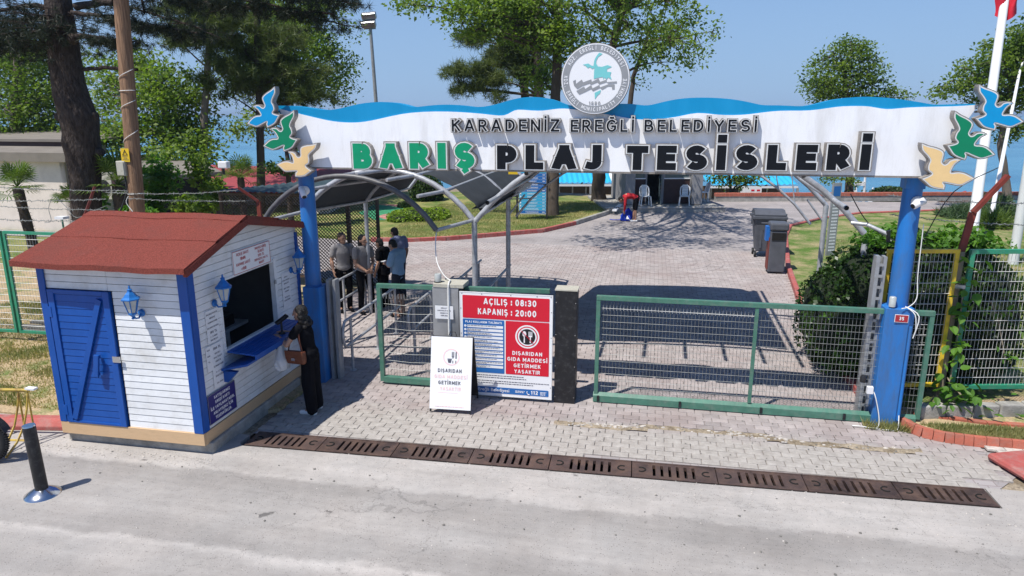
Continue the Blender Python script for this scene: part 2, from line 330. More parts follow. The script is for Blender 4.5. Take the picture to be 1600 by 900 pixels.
mk('bark_dark', (.06, .047, .04), .95, 0, .5, 9, bump=3.5, bscale=16, spec=.1, stretch=(1.3, 1.3, .5), dirt=(.12, .1, .09), dirt_amt=.55, dscale=7)
mk('bark_grey', (.16, .13, .105), .9, 0, .3, 4, bump=.8, bscale=10, stretch=(1, 1, .4)); mk('bark_brown', (.075, .058, .045), .95, 0, .3, 4, bump=1, bscale=9, stretch=(1, 1, .4))
mk('bark_vine', (.3, .25, .18), .9, 0, .25, 6, bump=.6, bscale=20, stretch=(1, 1, .4))
mk('lattice_shaded', (.012, .011, .01), .7, 0, .2, 6); mk('lattice_brown', (.11, .075, .05), .75, 0, .2, 6)
mk('rust_red', (.2, .035, .022), .6, 0, .2, 7, dirt=(.12, .05, .03), dirt_amt=.5); mk('rack_yellow', (.5, .36, .07), .5, .1, .15, 9, dirt=(.16, .07, .03), dirt_amt=.8, dscale=7, dthr=.53)
mk('white_paint', (.8, .8, .8), .4, 0, .03, 5); mk('plastic_white', (.8, .8, .78), .35, 0, .04, 6)
mk('wall_cream', (.76, .67, .59), .85, 0, .05, 2, bump=.15, bscale=30, dirt=(.5, .42, .35), dirt_amt=.3)
mk('booth_grey', (.27, .265, .27), .8, 0, .08, 3); mk('booth_brown', (.055, .03, .028), .6, 0, .15, 4); mk('glass_dark', (.1, .14, .16), .08, 0, .1, 2, spec=.8)
mk('flag_red', (.55, .01, .03), .7, 0, .08, 5); mk('roof_blue', (.03, .42, .72), .5, 0, .06, 1.5); mk('roof_pale', (.75, .76, .74), .6, 0, .05, 2)
mk('stone_pale', (.5, .46, .41), .9, 0, .25, 9, bump=.6, bscale=30, isl=.2)
mk('weathered', (.2, .19, .17), .9, 0, .25, 9, bump=.5, bscale=30, stretch=(1, 1, .4))
mk('rail_blue', (.02, .15, .5), .4); mk('cable_white', (.75, .75, .72), .5); mk('cable_black', (.02, .02, .02), .5)
mk('cone_yellow', (.75, .5, .02), .4); mk('glass_lamp', (.45, .47, .45), .15, 0, .1, 20, spec=.7); mk('rubber', (.015, .015, .016), .7, 0, .2, 20)
# cloth of the canopy: dark woven mesh that lets a little light through
m = MT['shade_cloth'] = M('shade_cloth', (.075, .085, .095), .85, 0, .12, 3, dirt=(.11, .12, .13), dirt_amt=.5)
_nt = m.node_tree; _b = _nt.nodes['Principled BSDF']; _tr = _nt.nodes.new('ShaderNodeBsdfTranslucent'); _tr.inputs[0].default_value = (.1, .115, .13, 1)
_mx = _nt.nodes.new('ShaderNodeMixShader'); _mx.inputs[0].default_value = .4; _nt.links.new(_b.outputs[0], _mx.inputs[1]); _nt.links.new(_tr.outputs[0], _mx.inputs[2]); _nt.links.new(_mx.outputs[0], _nt.nodes['Material Output'].inputs[0])
# translucent thin carrier bag
m = MT['bag_film'] = M('bag_film', (.75, .77, .8), .3, 0, .05, 9); _nt = m.node_tree; _b = _nt.nodes['Principled BSDF']; _t = _nt.nodes.new('ShaderNodeBsdfTransparent'); _mx = _nt.nodes.new('ShaderNodeMixShader'); _mx.inputs[0].default_value = .22
_nt.links.new(_b.outputs[0], _mx.inputs[1]); _nt.links.new(_t.outputs[0], _mx.inputs[2]); _nt.links.new(_mx.outputs[0], _nt.nodes['Material Output'].inputs[0])
# road: worn concrete laid in long strips, speckled with dark stone
def road_mat():
    m = bpy.data.materials.new('road_concrete'); m.use_nodes = True; nt = m.node_tree; N = nt.nodes; L = nt.links; b = N['Principled BSDF']; b.inputs['Roughness'].default_value = .88
    geo = N.new('ShaderNodeNewGeometry'); sep = N.new('ShaderNodeSeparateXYZ')
    def nz(sc, det=6, rough=.6, vec=None, stretch=None):
        n = N.new('ShaderNodeTexNoise'); n.inputs['Scale'].default_value = sc; n.inputs['Detail'].default_value = det; n.inputs['Roughness'].default_value = rough
        if stretch:
            mp = N.new('ShaderNodeMapping'); mp.inputs['Scale'].default_value = stretch; L.new(geo.outputs['Position'], mp.inputs[0]); L.new(mp.outputs[0], n.inputs['Vector'])
        else: L.new(geo.outputs['Position'], n.inputs['Vector'])
        return n.outputs['Fac']
    def math_(op, a, c, c2=None):
        n = N.new('ShaderNodeMath'); n.operation = op
        for i, q in enumerate((a, c, c2)):
            if q is None: continue
            if isinstance(q, (int, float)): n.inputs[i].default_value = q
            else: L.new(q, n.inputs[i])
        return n.outputs[0]
    L.new(geo.outputs['Position'], sep.inputs[0])
    wob = math_('MULTIPLY_ADD', nz(1.7, 8, .7), .5, math_('MULTIPLY_ADD', sep.outputs[0], -.004, sep.outputs[1]))   # wavering line across the road
    cr = N.new('ShaderNodeValToRGB'); mr = N.new('ShaderNodeMapRange'); mr.inputs['From Min'].default_value = 3; mr.inputs['From Max'].default_value = 9; L.new(wob, mr.inputs['Value']); L.new(mr.outputs[0], cr.inputs[0])
    e = cr.color_ramp.elements; stops = [(0, .40), (.46, .47), (.485, .58), (.50, .42), (.565, .43), (.59, .50), (.61, .47), (.68, .40), (.725, .38), (.738, .52), (.80, .56), (.9, .50)]
    e[0].position = 0; e[0].color = (.4, .4, .4, 1)
    for i, (p, c) in enumerate(stops):
        el = e[0] if i == 0 else (e[1] if i == 1 else e.new(p)); el.position = p; el.color = (c, c, c, 1)
    big = math_('MULTIPLY_ADD', nz(.55, 8, .7), .74, .38); mid = math_('MULTIPLY_ADD', nz(9, 6, .7), .36, .82); fine = math_('MULTIPLY_ADD', nz(70, 3, .7, ), .3, .85)
    streak = math_('MULTIPLY_ADD', nz(1.0, 7, .7, stretch=(.35, 4, 1)), .6, .7)
    v = math_('MULTIPLY', math_('MULTIPLY', big, mid), math_('MULTIPLY', fine, streak)); v = math_('MULTIPLY', v, cr.outputs[0])
    vo = N.new('ShaderNodeTexVoronoi'); vo.inputs['Scale'].default_value = 30; L.new(geo.outputs['Position'], vo.inputs['Vector'])
    sp = N.new('ShaderNodeMapRange'); sp.inputs['From Min'].default_value = .10; sp.inputs['From Max'].default_value = .19; sp.inputs['To Min'].default_value = .42; L.new(vo.outputs['Distance'], sp.inputs['Value'])
    v = math_('MULTIPLY', v, sp.outputs[0])
    # hairline cracks
    vc = N.new('ShaderNodeTexVoronoi'); vc.feature = 'DISTANCE_TO_EDGE'; vc.inputs['Scale'].default_value = .21
    mixv = N.new('ShaderNodeVectorMath'); mixv.operation = 'MULTIPLY_ADD'; nn = N.new('ShaderNodeTexNoise'); nn.inputs['Scale'].default_value = 1.3; nn.inputs['Detail'].default_value = 8; nn.inputs['Roughness'].default_value = .65; L.new(geo.outputs['Position'], nn.inputs['Vector'])
    L.new(nn.outputs['Color'], mixv.inputs[0]); mixv.inputs[1].default_value = (1.3, 1.3, 0); L.new(geo.outputs['Position'], mixv.inputs[2]); L.new(mixv.outputs[0], vc.inputs['Vector'])
    ck = N.new('ShaderNodeMapRange'); ck.inputs['From Min'].default_value = .0; ck.inputs['From Max'].default_value = .0022; ck.inputs['To Min'].default_value = .72; L.new(vc.outputs['Distance'], ck.inputs['Value'])
    v = math_('MULTIPLY', v, ck.outputs[0])
    # oil spots
    ro = N.new('ShaderNodeMapRange'); ro.inputs['From Min'].default_value = .70; ro.inputs['From Max'].default_value = .74; ro.inputs['To Min'].default_value = 1; ro.inputs['To Max'].default_value = .45; L.new(nz(3.1, 3, .5), ro.inputs['Value']); v = math_('MULTIPLY', v, ro.outputs[0])
    tint = N.new('ShaderNodeMix'); tint.data_type = 'RGBA'; tint.inputs[6].default_value = (1.0, .96, .91, 1); tint.inputs[7].default_value = (1.0, .90, .81, 1); L.new(nz(1.3, 5, .6), tint.inputs[0])
    sc = N.new('ShaderNodeVectorMath'); sc.operation = 'SCALE'; L.new(tint.outputs[2], sc.inputs[0]); L.new(v, sc.inputs['Scale']); L.new(sc.outputs[0], b.inputs['Base Color'])
    bp = N.new('ShaderNodeBump'); bp.inputs['Strength'].default_value = .5; bp.inputs['Distance'].default_value = .01; L.new(math_('ADD', nz(55, 4, .7), math_('MULTIPLY', sp.outputs[0], .4)), bp.inputs['Height']); L.new(bp.outputs[0], b.inputs['Normal'])
    return m
MT['road_concrete'] = road_mat()
def paver_mat():
    m = M('paver', (.345, .305, .29), .85, 0, .16, 5, bump=.45, bscale=70, isl=.13, objr=.13, dirt=(.28, .21, .19), dirt_amt=.5, dscale=.8, dthr=.52)
    nt = m.node_tree; N = nt.nodes; L = nt.links; b = N['Principled BSDF']; src = b.inputs['Base Color'].links[0].from_socket
    geo = N.new('ShaderNodeNewGeometry'); sep = N.new('ShaderNodeSeparateXYZ'); L.new(geo.outputs['Position'], sep.inputs[0])
    n = N.new('ShaderNodeTexNoise'); n.inputs['Scale'].default_value = 1.6; n.inputs['Detail'].default_value = 9; n.inputs['Roughness'].default_value = .75; L.new(geo.outputs['Position'], n.inputs['Vector'])
    # cement splashed over the strip by the drain
    ma = N.new('ShaderNodeMath'); ma.operation = 'MULTIPLY_ADD'; ma.inputs[1].default_value = 1.1; L.new(n.outputs['Fac'], ma.inputs[0]); L.new(sep.outputs[1], ma.inputs[2])
    mr = N.new('ShaderNodeMapRange'); mr.inputs['From Min'].default_value = 9.75; mr.inputs['From Max'].default_value = 10.15; mr.inputs['To Min'].default_value = .85; mr.inputs['To Max'].default_value = 0; L.new(ma.outputs[0], mr.inputs['Value'])
    mx = N.new('ShaderNodeMix'); mx.data_type = 'RGBA'; L.new(mr.outputs[0], mx.inputs[0]); L.new(src, mx.inputs[6])
    n2 = N.new('ShaderNodeTexNoise'); n2.inputs['Scale'].default_value = 7; n2.inputs['Detail'].default_value = 9; n2.inputs['Roughness'].default_value = .75; L.new(geo.outputs['Position'], n2.inputs['Vector'])
    c2 = N.new('ShaderNodeValToRGB'); c2.color_ramp.elements[0].color = (.27, .245, .215, 1); c2.color_ramp.elements[1].color = (.50, .47, .425, 1); c2.color_ramp.elements[0].position = .3; c2.color_ramp.elements[1].position = .68; L.new(n2.outputs['Fac'], c2.inputs[0]); L.new(c2.outputs[0], mx.inputs[7])
    # pale worn patches in the yard
    mr2 = N.new('ShaderNodeMapRange'); mr2.inputs['From Min'].default_value = .56; mr2.inputs['From Max'].default_value = .72; mr2.inputs['To Max'].default_value = .6
    n3 = N.new('ShaderNodeTexNoise'); n3.inputs['Scale'].default_value = .5; n3.inputs['Detail'].default_value = 7; L.new(geo.outputs['Position'], n3.inputs['Vector']); L.new(n3.outputs['Fac'], mr2.inputs['Value'])
    mx2 = N.new('ShaderNodeMix'); mx2.data_type = 'RGBA'; L.new(mr2.outputs[0], mx2.inputs[0]); L.new(mx.outputs[2], mx2.inputs[6]); mx2.inputs[7].default_value = (.43, .395, .375, 1)
    L.new(mx2.outputs[2], b.inputs['Base Color']); return m
MT['paver'] = paver_mat()
def far_paving():
    m = bpy.data.materials.new('far_paving'); m.use_nodes = True; nt = m.node_tree; N = nt.nodes; L = nt.links; b = N['Principled BSDF']; b.inputs['Roughness'].default_value = .85
    geo = N.new('ShaderNodeNewGeometry'); br = N.new('ShaderNodeTexBrick'); br.inputs['Scale'].default_value = 1; br.inputs['Brick Width'].default_value = .225; br.inputs['Row Height'].default_value = .125; br.inputs['Mortar Size'].default_value = .007
    br.inputs['Color1'].default_value = (.30, .274, .266, 1); br.inputs['Color2'].default_value = (.365, .332, .322, 1); br.inputs['Mortar'].default_value = (.24, .20, .19, 1); L.new(geo.outputs['Position'], br.inputs['Vector'])
    n = N.new('ShaderNodeTexNoise'); n.inputs['Scale'].default_value = .6; n.inputs['Detail'].default_value = 8; L.new(geo.outputs['Position'], n.inputs['Vector'])
    mr = N.new('ShaderNodeMapRange'); mr.inputs['From Min'].default_value = .3; mr.inputs['From Max'].default_value = .7; mr.inputs['To Min'].default_value = .82; mr.inputs['To Max'].default_value = 1.18; L.new(n.outputs['Fac'], mr.inputs['Value'])
    sc = N.new('ShaderNodeVectorMath'); sc.operation = 'SCALE'; L.new(br.outputs['Color'], sc.inputs[0]); L.new(mr.outputs[0], sc.inputs['Scale']); L.new(sc.outputs[0], b.inputs['Base Color']); return m
MT['far_paving'] = far_paving()
def two_tone(name, ca, cb, sc=2, lo=.42, hi=.58, det=8, bump=.5, bs=30, rough=.95):
    m = bpy.data.materials.new(name); m.use_nodes = True; nt = m.node_tree; N = nt.nodes; L = nt.links; b = N['Principled BSDF']; b.inputs['Roughness'].default_value = rough; b.inputs['Specular IOR Level'].default_value = .15
    geo = N.new('ShaderNodeNewGeometry'); n = N.new('ShaderNodeTexNoise'); n.inputs['Scale'].default_value = sc; n.inputs['Detail'].default_value = det; n.inputs['Roughness'].default_value = .72; L.new(geo.outputs['Position'], n.inputs['Vector'])
    cr = N.new('ShaderNodeValToRGB'); cr.color_ramp.elements[0].color = (*ca, 1); cr.color_ramp.elements[0].position = lo; cr.color_ramp.elements[1].color = (*cb, 1); cr.color_ramp.elements[1].position = hi; L.new(n.outputs['Fac'], cr.inputs[0])
    n2 = N.new('ShaderNodeTexNoise'); n2.inputs['Scale'].default_value = bs; n2.inputs['Detail'].default_value = 4; L.new(geo.outputs['Position'], n2.inputs['Vector'])
    mr = N.new('ShaderNodeMapRange'); mr.inputs['From Min'].default_value = .3; mr.inputs['From Max'].default_value = .7; mr.inputs['To Min'].default_value = .7; mr.inputs['To Max'].default_value = 1.3; L.new(n2.outputs['Fac'], mr.inputs['Value'])
    s2 = N.new('ShaderNodeVectorMath'); s2.operation = 'SCALE'; L.new(cr.outputs[0], s2.inputs[0]); L.new(mr.outputs[0], s2.inputs['Scale']); L.new(s2.outputs[0], b.inputs['Base Color'])
    bp = N.new('ShaderNodeBump'); bp.inputs['Strength'].default_value = bump; bp.inputs['Distance'].default_value = .03; L.new(n2.outputs['Fac'], bp.inputs['Height']); L.new(bp.outputs[0], b.inputs['Normal']); return m
MT['dry_ground'] = two_tone('dry_ground', (.13, .19, .05), (.44, .33, .2), 1.4, .36, .5)
MT['lawn'] = two_tone('lawn', (.10, .16, .035), (.36, .30, .13), .8, .40, .66, bs=22)
MT['lawn_green'] = two_tone('lawn_green', (.09, .16, .03), (.34, .28, .15), 1.1, .42, .64, bs=22)
MT['dirt'] = two_tone('dirt', (.2, .16, .11), (.36, .3, .22), 4)
MT['playfloor'] = two_tone('playfloor', (.05, .25, .12), (.42, .2, .17), .35, .49, .51, det=1, bump=0, bs=5)
MT['path_grey'] = two_tone('path_grey', (.28, .27, .26), (.38, .37, .35), 1.5)
m = MT['sea'] = bpy.data.materials.new('sea'); m.use_nodes = True; _nt = m.node_tree; _b = _nt.nodes['Principled BSDF']; _b.inputs['Roughness'].default_value = .22; _b.inputs['IOR'].default_value = 1.33
_g = _nt.nodes.new('ShaderNodeNewGeometry'); _mp = _nt.nodes.new('ShaderNodeMapping'); _mp.inputs['Scale'].default_value = (.35, 1, 1); _mp.inputs['Rotation'].default_value = (0, 0, R(-11)); _nt.links.new(_g.outputs['Position'], _mp.inputs[0])
_n = _nt.nodes.new('ShaderNodeTexNoise'); _n.inputs['Scale'].default_value = .9; _n.inputs['Detail'].default_value = 6; _nt.links.new(_mp.outputs[0], _n.inputs['Vector'])
_bp = _nt.nodes.new('ShaderNodeBump'); _bp.inputs['Strength'].default_value = .9; _bp.inputs['Distance'].default_value = .35; _nt.links.new(_n.outputs['Fac'], _bp.inputs['Height']); _nt.links.new(_bp.outputs[0], _b.inputs['Normal'])
_n2 = _nt.nodes.new('ShaderNodeTexNoise'); _n2.inputs['Scale'].default_value = .05; _n2.inputs['Detail'].default_value = 8; _nt.links.new(_mp.outputs[0], _n2.inputs['Vector'])
_cr = _nt.nodes.new('ShaderNodeValToRGB'); _cr.color_ramp.elements[0].color = (.04, .18, .30, 1); _cr.color_ramp.elements[1].color = (.08, .26, .38, 1); _cr.color_ramp.elements[0].position = .35; _cr.color_ramp.elements[1].position = .65; _nt.links.new(_n2.outputs['Fac'], _cr.inputs[0]); _nt.links.new(_cr.outputs[0], _b.inputs['Base Color'])
MT['leaf_plane'] = leafmat('leaf_plane', (.05, .105, .02), (.2, .27, .05), .42); MT['leaf_dark'] = leafmat('leaf_dark', (.018, .045, .012), (.06, .11, .022), .25)
MT['leaf_light'] = leafmat('leaf_light', (.055, .115, .022), (.24, .32, .06), .42); MT['leaf_pine'] = leafmat('leaf_pine', (.045, .075, .02), (.15, .18, .05), .25)
MT['leaf_cedar'] = leafmat('leaf_cedar', (.01, .016, .01), (.03, .045, .022), .08); MT['leaf_ivy'] = leafmat('leaf_ivy', (.012, .035, .009), (.05, .10, .02), .2, .35)
MT['leaf_hedge'] = leafmat('leaf_hedge', (.08, .16, .012), (.26, .36, .03), .3); MT['leaf_palm'] = leafmat('leaf_palm', (.05, .10, .02), (.17, .24, .05), .25)
MT['leaf_juniper'] = leafmat('leaf_juniper', (.03, .07, .03), (.11, .17, .07), .15); MT['leaf_vine'] = leafmat('leaf_vine', (.05, .14, .02), (.14, .28, .04), .35)
MT['grass_blade'] = leafmat('grass_blade', (.10, .16, .04), (.4, .34, .16), .3); MT['straw'] = leafmat('straw', (.16, .18, .06), (.55, .43, .24), .3)
# ================================================================ THE SETTING
def sheet(name, pts, mat, z=None, parent=None, kind='structure', thick=0):
    mb = MB(); P = [(p[0], p[1], p[2] if z is None else z) for p in pts]
    vs = [Vector((p[0], p[1])) for p in P]
    if sum(vs[i].x*vs[(i+1) % len(vs)].y-vs[(i+1) % len(vs)].x*vs[i].y for i in range(len(vs))) < 0: P = P[::-1]; vs = vs[::-1]
    V, E, F = delaunay_2d_cdt(vs, [], [list(range(len(vs)))], 1, 1e-5)[:3]
    zz = P[0][2]; mb.add([(v.x, v.y, zz) for v in V], F)
    if thick:
        n = len(P); mb.add([(p[0], p[1], zz) for p in P]+[(p[0], p[1], zz-thick) for p in P], [(i, n+i, n+(i+1) % n, (i+1) % n) for i in range(n)])
    o = mb.build(name, mat, parent)
    if kind: o['kind'] = kind
    return o
sheet('ground', [(-90, -60), (90, -60), (90, 37.6), (12, 37.6), (-30, 44), (-90, 44)], 'dirt', z=-.3, thick=6)
sheet('verge', [(4.1, 8.53), (60, 8.53), (60, 37.5), (12, 37.5), (-30, 43.9), (-60, 43.9), (-60, 8.0), (-5.3, 8.0), (-5.3, 8.4)], 'dirt', z=-.035)
sheet('sea', [(-16000, 20), (16000, 20), (16000, 20000), (-16000, 20000)], 'sea', z=-4)
sheet('beach', [(-90, 30), (90, 30), (90, 58), (-90, 62)], 'dirt', z=-3.4)
sheet('road', [(-60, -30), (60, -30), (60, 8.52), (4.09, 8.52), (4.09, 8.058), (-5.235, 7.84), (-5.3, 7.9), (-5.3, 8.15), (-60, 8.15)], 'road_concrete', z=0, thick=.2)
# paved yard: sand bed, every paver its own stone while it shows about ten pixels, then the sheet takes over
yard_poly = [(-5.3, 8.24), (4.2, 8.48), (5.2, 9.55), (3.6, 10.15), (3.45, 15.5), (4.03, 21), (4.9, 26.5), (5.5, 29), (7.2, 31.4), (9.2, 33.4), (13, 35.1), (40, 40), (40, 37.4), (40, 42), (-1.2, 37.4), (-1.2, 34.3), (-1.9, 31.2), (-2.9, 28.2), (-3.9, 26.1), (-5.8, 24.6), (-7, 23.7), (-8.2, 23.1), (-9.5, 23), (-16, 24), (-16, 17.2), (-7.2, 17.2), (-7.2, 10.4), (-5.3, 10.4)]
yard_poly = [p for p in yard_poly if p != (40, 37.4)]
yard = sheet('paved_yard', yard_poly, 'far_paving', z=-.022)
def inside(x, y, poly):
    c = False; n = len(poly)
    for i in range(n):
        x1, y1 = poly[i][:2]; x2, y2 = poly[(i+1) % n][:2]
        if (y1 > y) != (y2 > y) and x < (x2-x1)*(y-y1)/(y2-y1)+x1: c = not c
    return c
PW, PH, GAP = .222, .124, .009
def paver_geo(w, h, z=0):
    a = [(-w/2, -h/2), (w/2, -h/2), (w/2, h/2), (-w/2, h/2)]; b = [(x*(1-.008/w*2), y*(1-.008/h*2)) for x, y in a]
    vs = [(x, y, -.03) for x, y in a]+[(x, y, z-.005) for x, y in a]+[(x, y, z) for x, y in b]
    fs = [(i, (i+1) % 4, 4+(i+1) % 4, 4+i) for i in range(4)]+[(4+i, 4+(i+1) % 4, 8+(i+1) % 4, 8+i) for i in range(4)]+[(8, 9, 10, 11)]
    return vs, fs
cells = []
row = 0; y = 8.294
while y < 23.5:
    x = -9 + (PW+GAP)*(.5 if row % 2 else 0)
    while x < 5.6:
        if y < 10.3: ok = (y > 8.055+(x+5.22)*.0237+.205+.062) and x > -5.25 and inside(x, y, yard_poly) and (x < 4.0 or y > 9.25-.0 or y > 8.8) and x < 4.4
        else: ok = inside(x, y, yard_poly) and inside(x+.1, y, yard_poly) and inside(x-.1, y, yard_poly)
        if ok:
            # rubble-filled strip where the old edge broke up
            rb = 9.42 + .06*math.sin(x*1.7)+.03*math.sin(x*5.1)
            if not (abs(y-rb) < .065 and (-1.0 < x < 3.6)): cells.append((x, y))
        x += PW+GAP
    y += PH+GAP; row += 1
cells.sort(key=lambda c: c[0]**2+c[1]**2)
vs0, fs0 = paver_geo(PW, PH); pme = bpy.data.meshes.new('paver'); pme.from_pydata(vs0, [], fs0); pme.materials.append(MT['paver'])
for (x, y) in cells[:299]:
    o = bpy.data.objects.new('paver', pme); COL.objects.link(o); o.parent = yard; o.location = Vector((x, y, random.uniform(-.003, .001)))-yard.location
    o.rotation_euler = (random.gauss(0, .008), random.gauss(0, .005), random.gauss(0, .008))
mb = MB()
for (x, y) in cells[299:]:
    z = random.uniform(-.003, .001); tx = random.gauss(0, .006); ty = random.gauss(0, .01)
    mb.add([(x+a, y+b, z+c+(tx*a+ty*b if c > -.02 else 0)) for a, b, c in vs0], fs0)
o = mb.build('pavers', 'paver', yard); o['kind'] = 'stuff'
# mortar and rubble strip
mb = MB(); pts = []
for i in range(60):
    x = -1.2+i*.083; c = 9.42+.06*math.sin(x*1.7)+.03*math.sin(x*5.1); wd = .075+.03*math.sin(i*1.3)+.02*random.random(); pts.append((x, c, wd))
vs = []; 
for x, c, wd in pts: vs += [(x, c-wd, -.006), (x, c, .004+.004*random.random()), (x, c+wd, -.006)]
fs = []
for i in range(len(pts)-1):
    for k in range(2): a = i*3+k; fs.append((a, a+3, a+4, a+1))
mb.add(vs, fs); o = mb.build('mortar_strip', 'dirt', yard)
mb = MB()
for i in range(150):
    x = random.choice((random.uniform(-1, .1), random.uniform(1.2, 2.0), random.uniform(-1, 3.6))); c = 9.42+.06*math.sin(x*1.7)+random.gauss(0, .04); r = random.uniform(.008, .035)
    n = 6; a0 = random.random()*6; ring = [(x+r*math.cos(a0+k*1.047)*random.uniform(.7, 1.3), c+.6*r*math.sin(a0+k*1.047)*random.uniform(.7, 1.3)) for k in range(n)]
    mb.add([(p[0], p[1], -.004) for p in ring]+[(p[0]*.85+x*.15, p[1]*.85+c*.15, .004+r*.25) for p in ring], [(k, (k+1) % n, n+(k+1) % n, n+k) for k in range(n)]+[tuple(range(n, 2*n))])
o = mb.build('rubble', 'stone_pale', yard); o['kind'] = 'stuff'
# concentric paving rings set into the yard
mb = MB(); cc = G(1028, 406)
for r in (.35, .75, 1.15, 1.55, 1.95):
    n = 48; ring = [(cc.x+r*math.cos(2*math.pi*k/n), cc.y+r*math.sin(2*math.pi*k/n)) for k in range(n)]; ring2 = [(cc.x+(r+.012)*math.cos(2*math.pi*k/n), cc.y+(r+.012)*math.sin(2*math.pi*k/n)) for k in range(n)]
    mb.add([(p[0], p[1], .0055) for p in ring+ring2], [(k, n+k, n+(k+1) % n, (k+1) % n) for k in range(n)])
mk('joint_dark', (.3, .26, .25), .9); mb.build('ring_joint', 'joint_dark', yard)
# ground left of the entrance
sheet('dry_verge', [(-60, 8.1), (-8.35, 8.1), (-7.9, 7.9), (-7.6, 7.95), (-5.3, 9.0), (-5.3, 10.4), (-7.2, 10.4), (-7.2, 17.2), (-16, 17.2), (-60, 17)], 'dry_ground', z=.03, thick=.1)
sheet('left_lawn', [(-60, 17), (-16, 17.2), (-16, 24), (-16, 30), (-60, 30)], 'lawn', z=.0)
sheet('path', [(-60, 21.5), (-13.5, 21.5), (-13.5, 22.6), (-60, 22.6)], 'path_grey', z=.02)
# lawn behind the walkway, with kerb
lawn_edge = [(-9.5, 23), (-8.2, 23.1), (-7, 23.7), (-5.8, 24.6), (-3.9, 26.1), (-2.9, 28.2), (-1.9, 31.2), (-1.2, 34.3)]
sheet('lawn', lawn_edge+[(-1.2, 37.3), (-9, 39), (-24, 36), (-22, 29), (-16, 25), (-12, 23.5)], 'lawn', z=.06, thick=.12)
sheet('playground_floor', [G(588, 347), G(612, 346), G(640, 333), G(655, 322), G(585, 322), G(560, 335)], 'playfloor', z=.075)
r_edge = [(3.42, 10.9), (3.45, 15.5), (4.03, 21), (4.9, 26.5), (5.5, 29), (7.2, 31.4), (9.2, 33.4), (13, 35.1), (30, 38)]
sheet('right_lawn', r_edge+[(60, 40), (60, 10.6), (9, 11.9), (6, 11.4), (3.7, 10.95)], 'lawn_green', z=.05, thick=.12)
def kerb(name, edge, mat, w=.14, h=.12, seg=.5, side=1, base=0, piece=None, lim=300):
    """row of kerb stones following a line; returns the structure"""
    root = None; E = [Vector((p[0], p[1])) for p in edge]; stones = []
    d_left = 0
    for a, b in zip(E, E[1:]):
        L_ = (b-a).length; n = max(1, round(L_/seg)); d = (b-a).normalized(); nn = Vector((-d.y, d.x))*side
        for i in range(n):
            p, q = a.lerp(b, i/n)+d*.006, a.lerp(b, (i+1)/n)-d*.006; stones.append((p, q, nn))
    root = thing(name, (E[0].x, E[0].y, 0), None, None, kind='structure')
    for p, q, nn in stones[:lim]:
        c = .012; jz = random.uniform(-.004, .004); mb = MB()
        pr = [(-w/2, -.05), (w/2, -.05), (w/2, h-c+jz), (w/2-c, h+jz), (-w/2+c*2.2, h+jz), (-w/2, h-c*2.2+jz)]
        mb.prism(pr, (p.x, p.y, base), (nn.x, nn.y, 0), (0, 0, 1), (q.x-p.x, q.y-p.y, 0)); mb.build(piece or 'kerb_stone', mat, root)
    return root
kerb('lawn_kerb', lawn_edge[:6], 'kerb_red', .16, .13, .5, -1)
kerb('lawn_kerb', lawn_edge[5:], 'concrete', .16, .15, .6, -1)
kerb('yard_kerb', r_edge[:-1], 'kerb_red', .13, .12, .5, 1)
mb = MB(); a, b = G(956, 335), G(968, 325); mb.bar((a.x+.1, a.y, .17), (b.x+.05, b.y, .17), .2, .06); mb.build('painted_kerb', 'white_paint', None)['kind'] = 'structure'
# painted red kerb left, beside the kiosk, and the chunk on the right
mb = MB(); mb.prism([(-.1, 0), (.12, 0), (.12, .14), (-.02, .15), (-.1, .06)], (-9.9, 7.55, .0), (-.2, 1, 0), (0, 0, 1), (2.2, .35, 0)); mb.build('red_kerb', 'kerb_red', None, bevel=.01)['kind'] = 'structure'
mb = MB(); mb.prism([(4.42, 9.32), (4.62, 8.72), (6.5, 8.6), (6.5, 9.6), (4.9, 9.5)], (0, 0, 0), (1, 0, 0), (0, 1, 0), (0, 0, .10)); mb.build('red_kerb', 'kerb_red', None, bevel=.05)['kind'] = 'structure'
mb = MB()
side = thing('side_pavement', (5.4, 9.9, 0), None, None, kind='structure')
for i in range(9):
    for j in range(3):
        if i == 0 and j == 0: continue
        mb = MB(); x0 = 4.55+i*.225+(.1 if j % 2 else 0); y0 = 9.52-.02*i*.3+j*.125; mb.box(x0, x0+.215, y0-.2, y0-.085, 0.0, .028); mb.build('paver', 'stone_pale', side)
# brick planter border (row of pieces) right of the blue post
pl_line = [G(1399, 660), G(1415, 672), G(1440, 682), G(1475, 690), G(1520, 696), G(1560, 700), G(1600, 704), G(1680, 712)]
pl = thing('brick_border', (4.4, 9.9, 0), None, None, kind='structure')
acc = []
for a, b in zip(pl_line, pl_line[1:]):
    n = max(1, round((b-a).length/.135)); acc += [(a.lerp(b, i/n), a.lerp(b, (i+1)/n)) for i in range(n)]
for a, b in acc:
    d = (b-a).normalized(); nn = Vector((-d.y, d.x, 0)); L_ = (b-a).length-.008
    mb = MB(); mb.prism([(-.035, 0), (.13, 0), (.13, .10), (.05, .13), (.0, .125)], a+d*.004, nn, (0, 0, 1), d*L_); o = mb.build('brick', 'brick_red', pl)
back = [G(1425, 653), G(1480, 660), G(1540, 668), G(1600, 672), G(1700, 682)]
for a, b in zip(back, back[1:]):
    n = max(1, round((b-a).length/.3))
    for i in range(n):
        p, q = a.lerp(b, i/n), a.lerp(b, (i+1)/n); d = (q-p).normalized(); nn = Vector((-d.y, d.x, 0)); mb = MB(); mb.prism([(-.05, 0), (.05, 0), (.05, .09), (-.05, .09)], p+d*.005, nn, (0, 0, 1), d*((q-p).length-.01)); mb.build('brick', 'brick_red', pl)
sheet('planting_strip', [(p.x, p.y+.05) for p in pl_line]+[(9, 13), (5.2, 11.3), (3.75, 10.6)], 'dry_ground', z=.06)
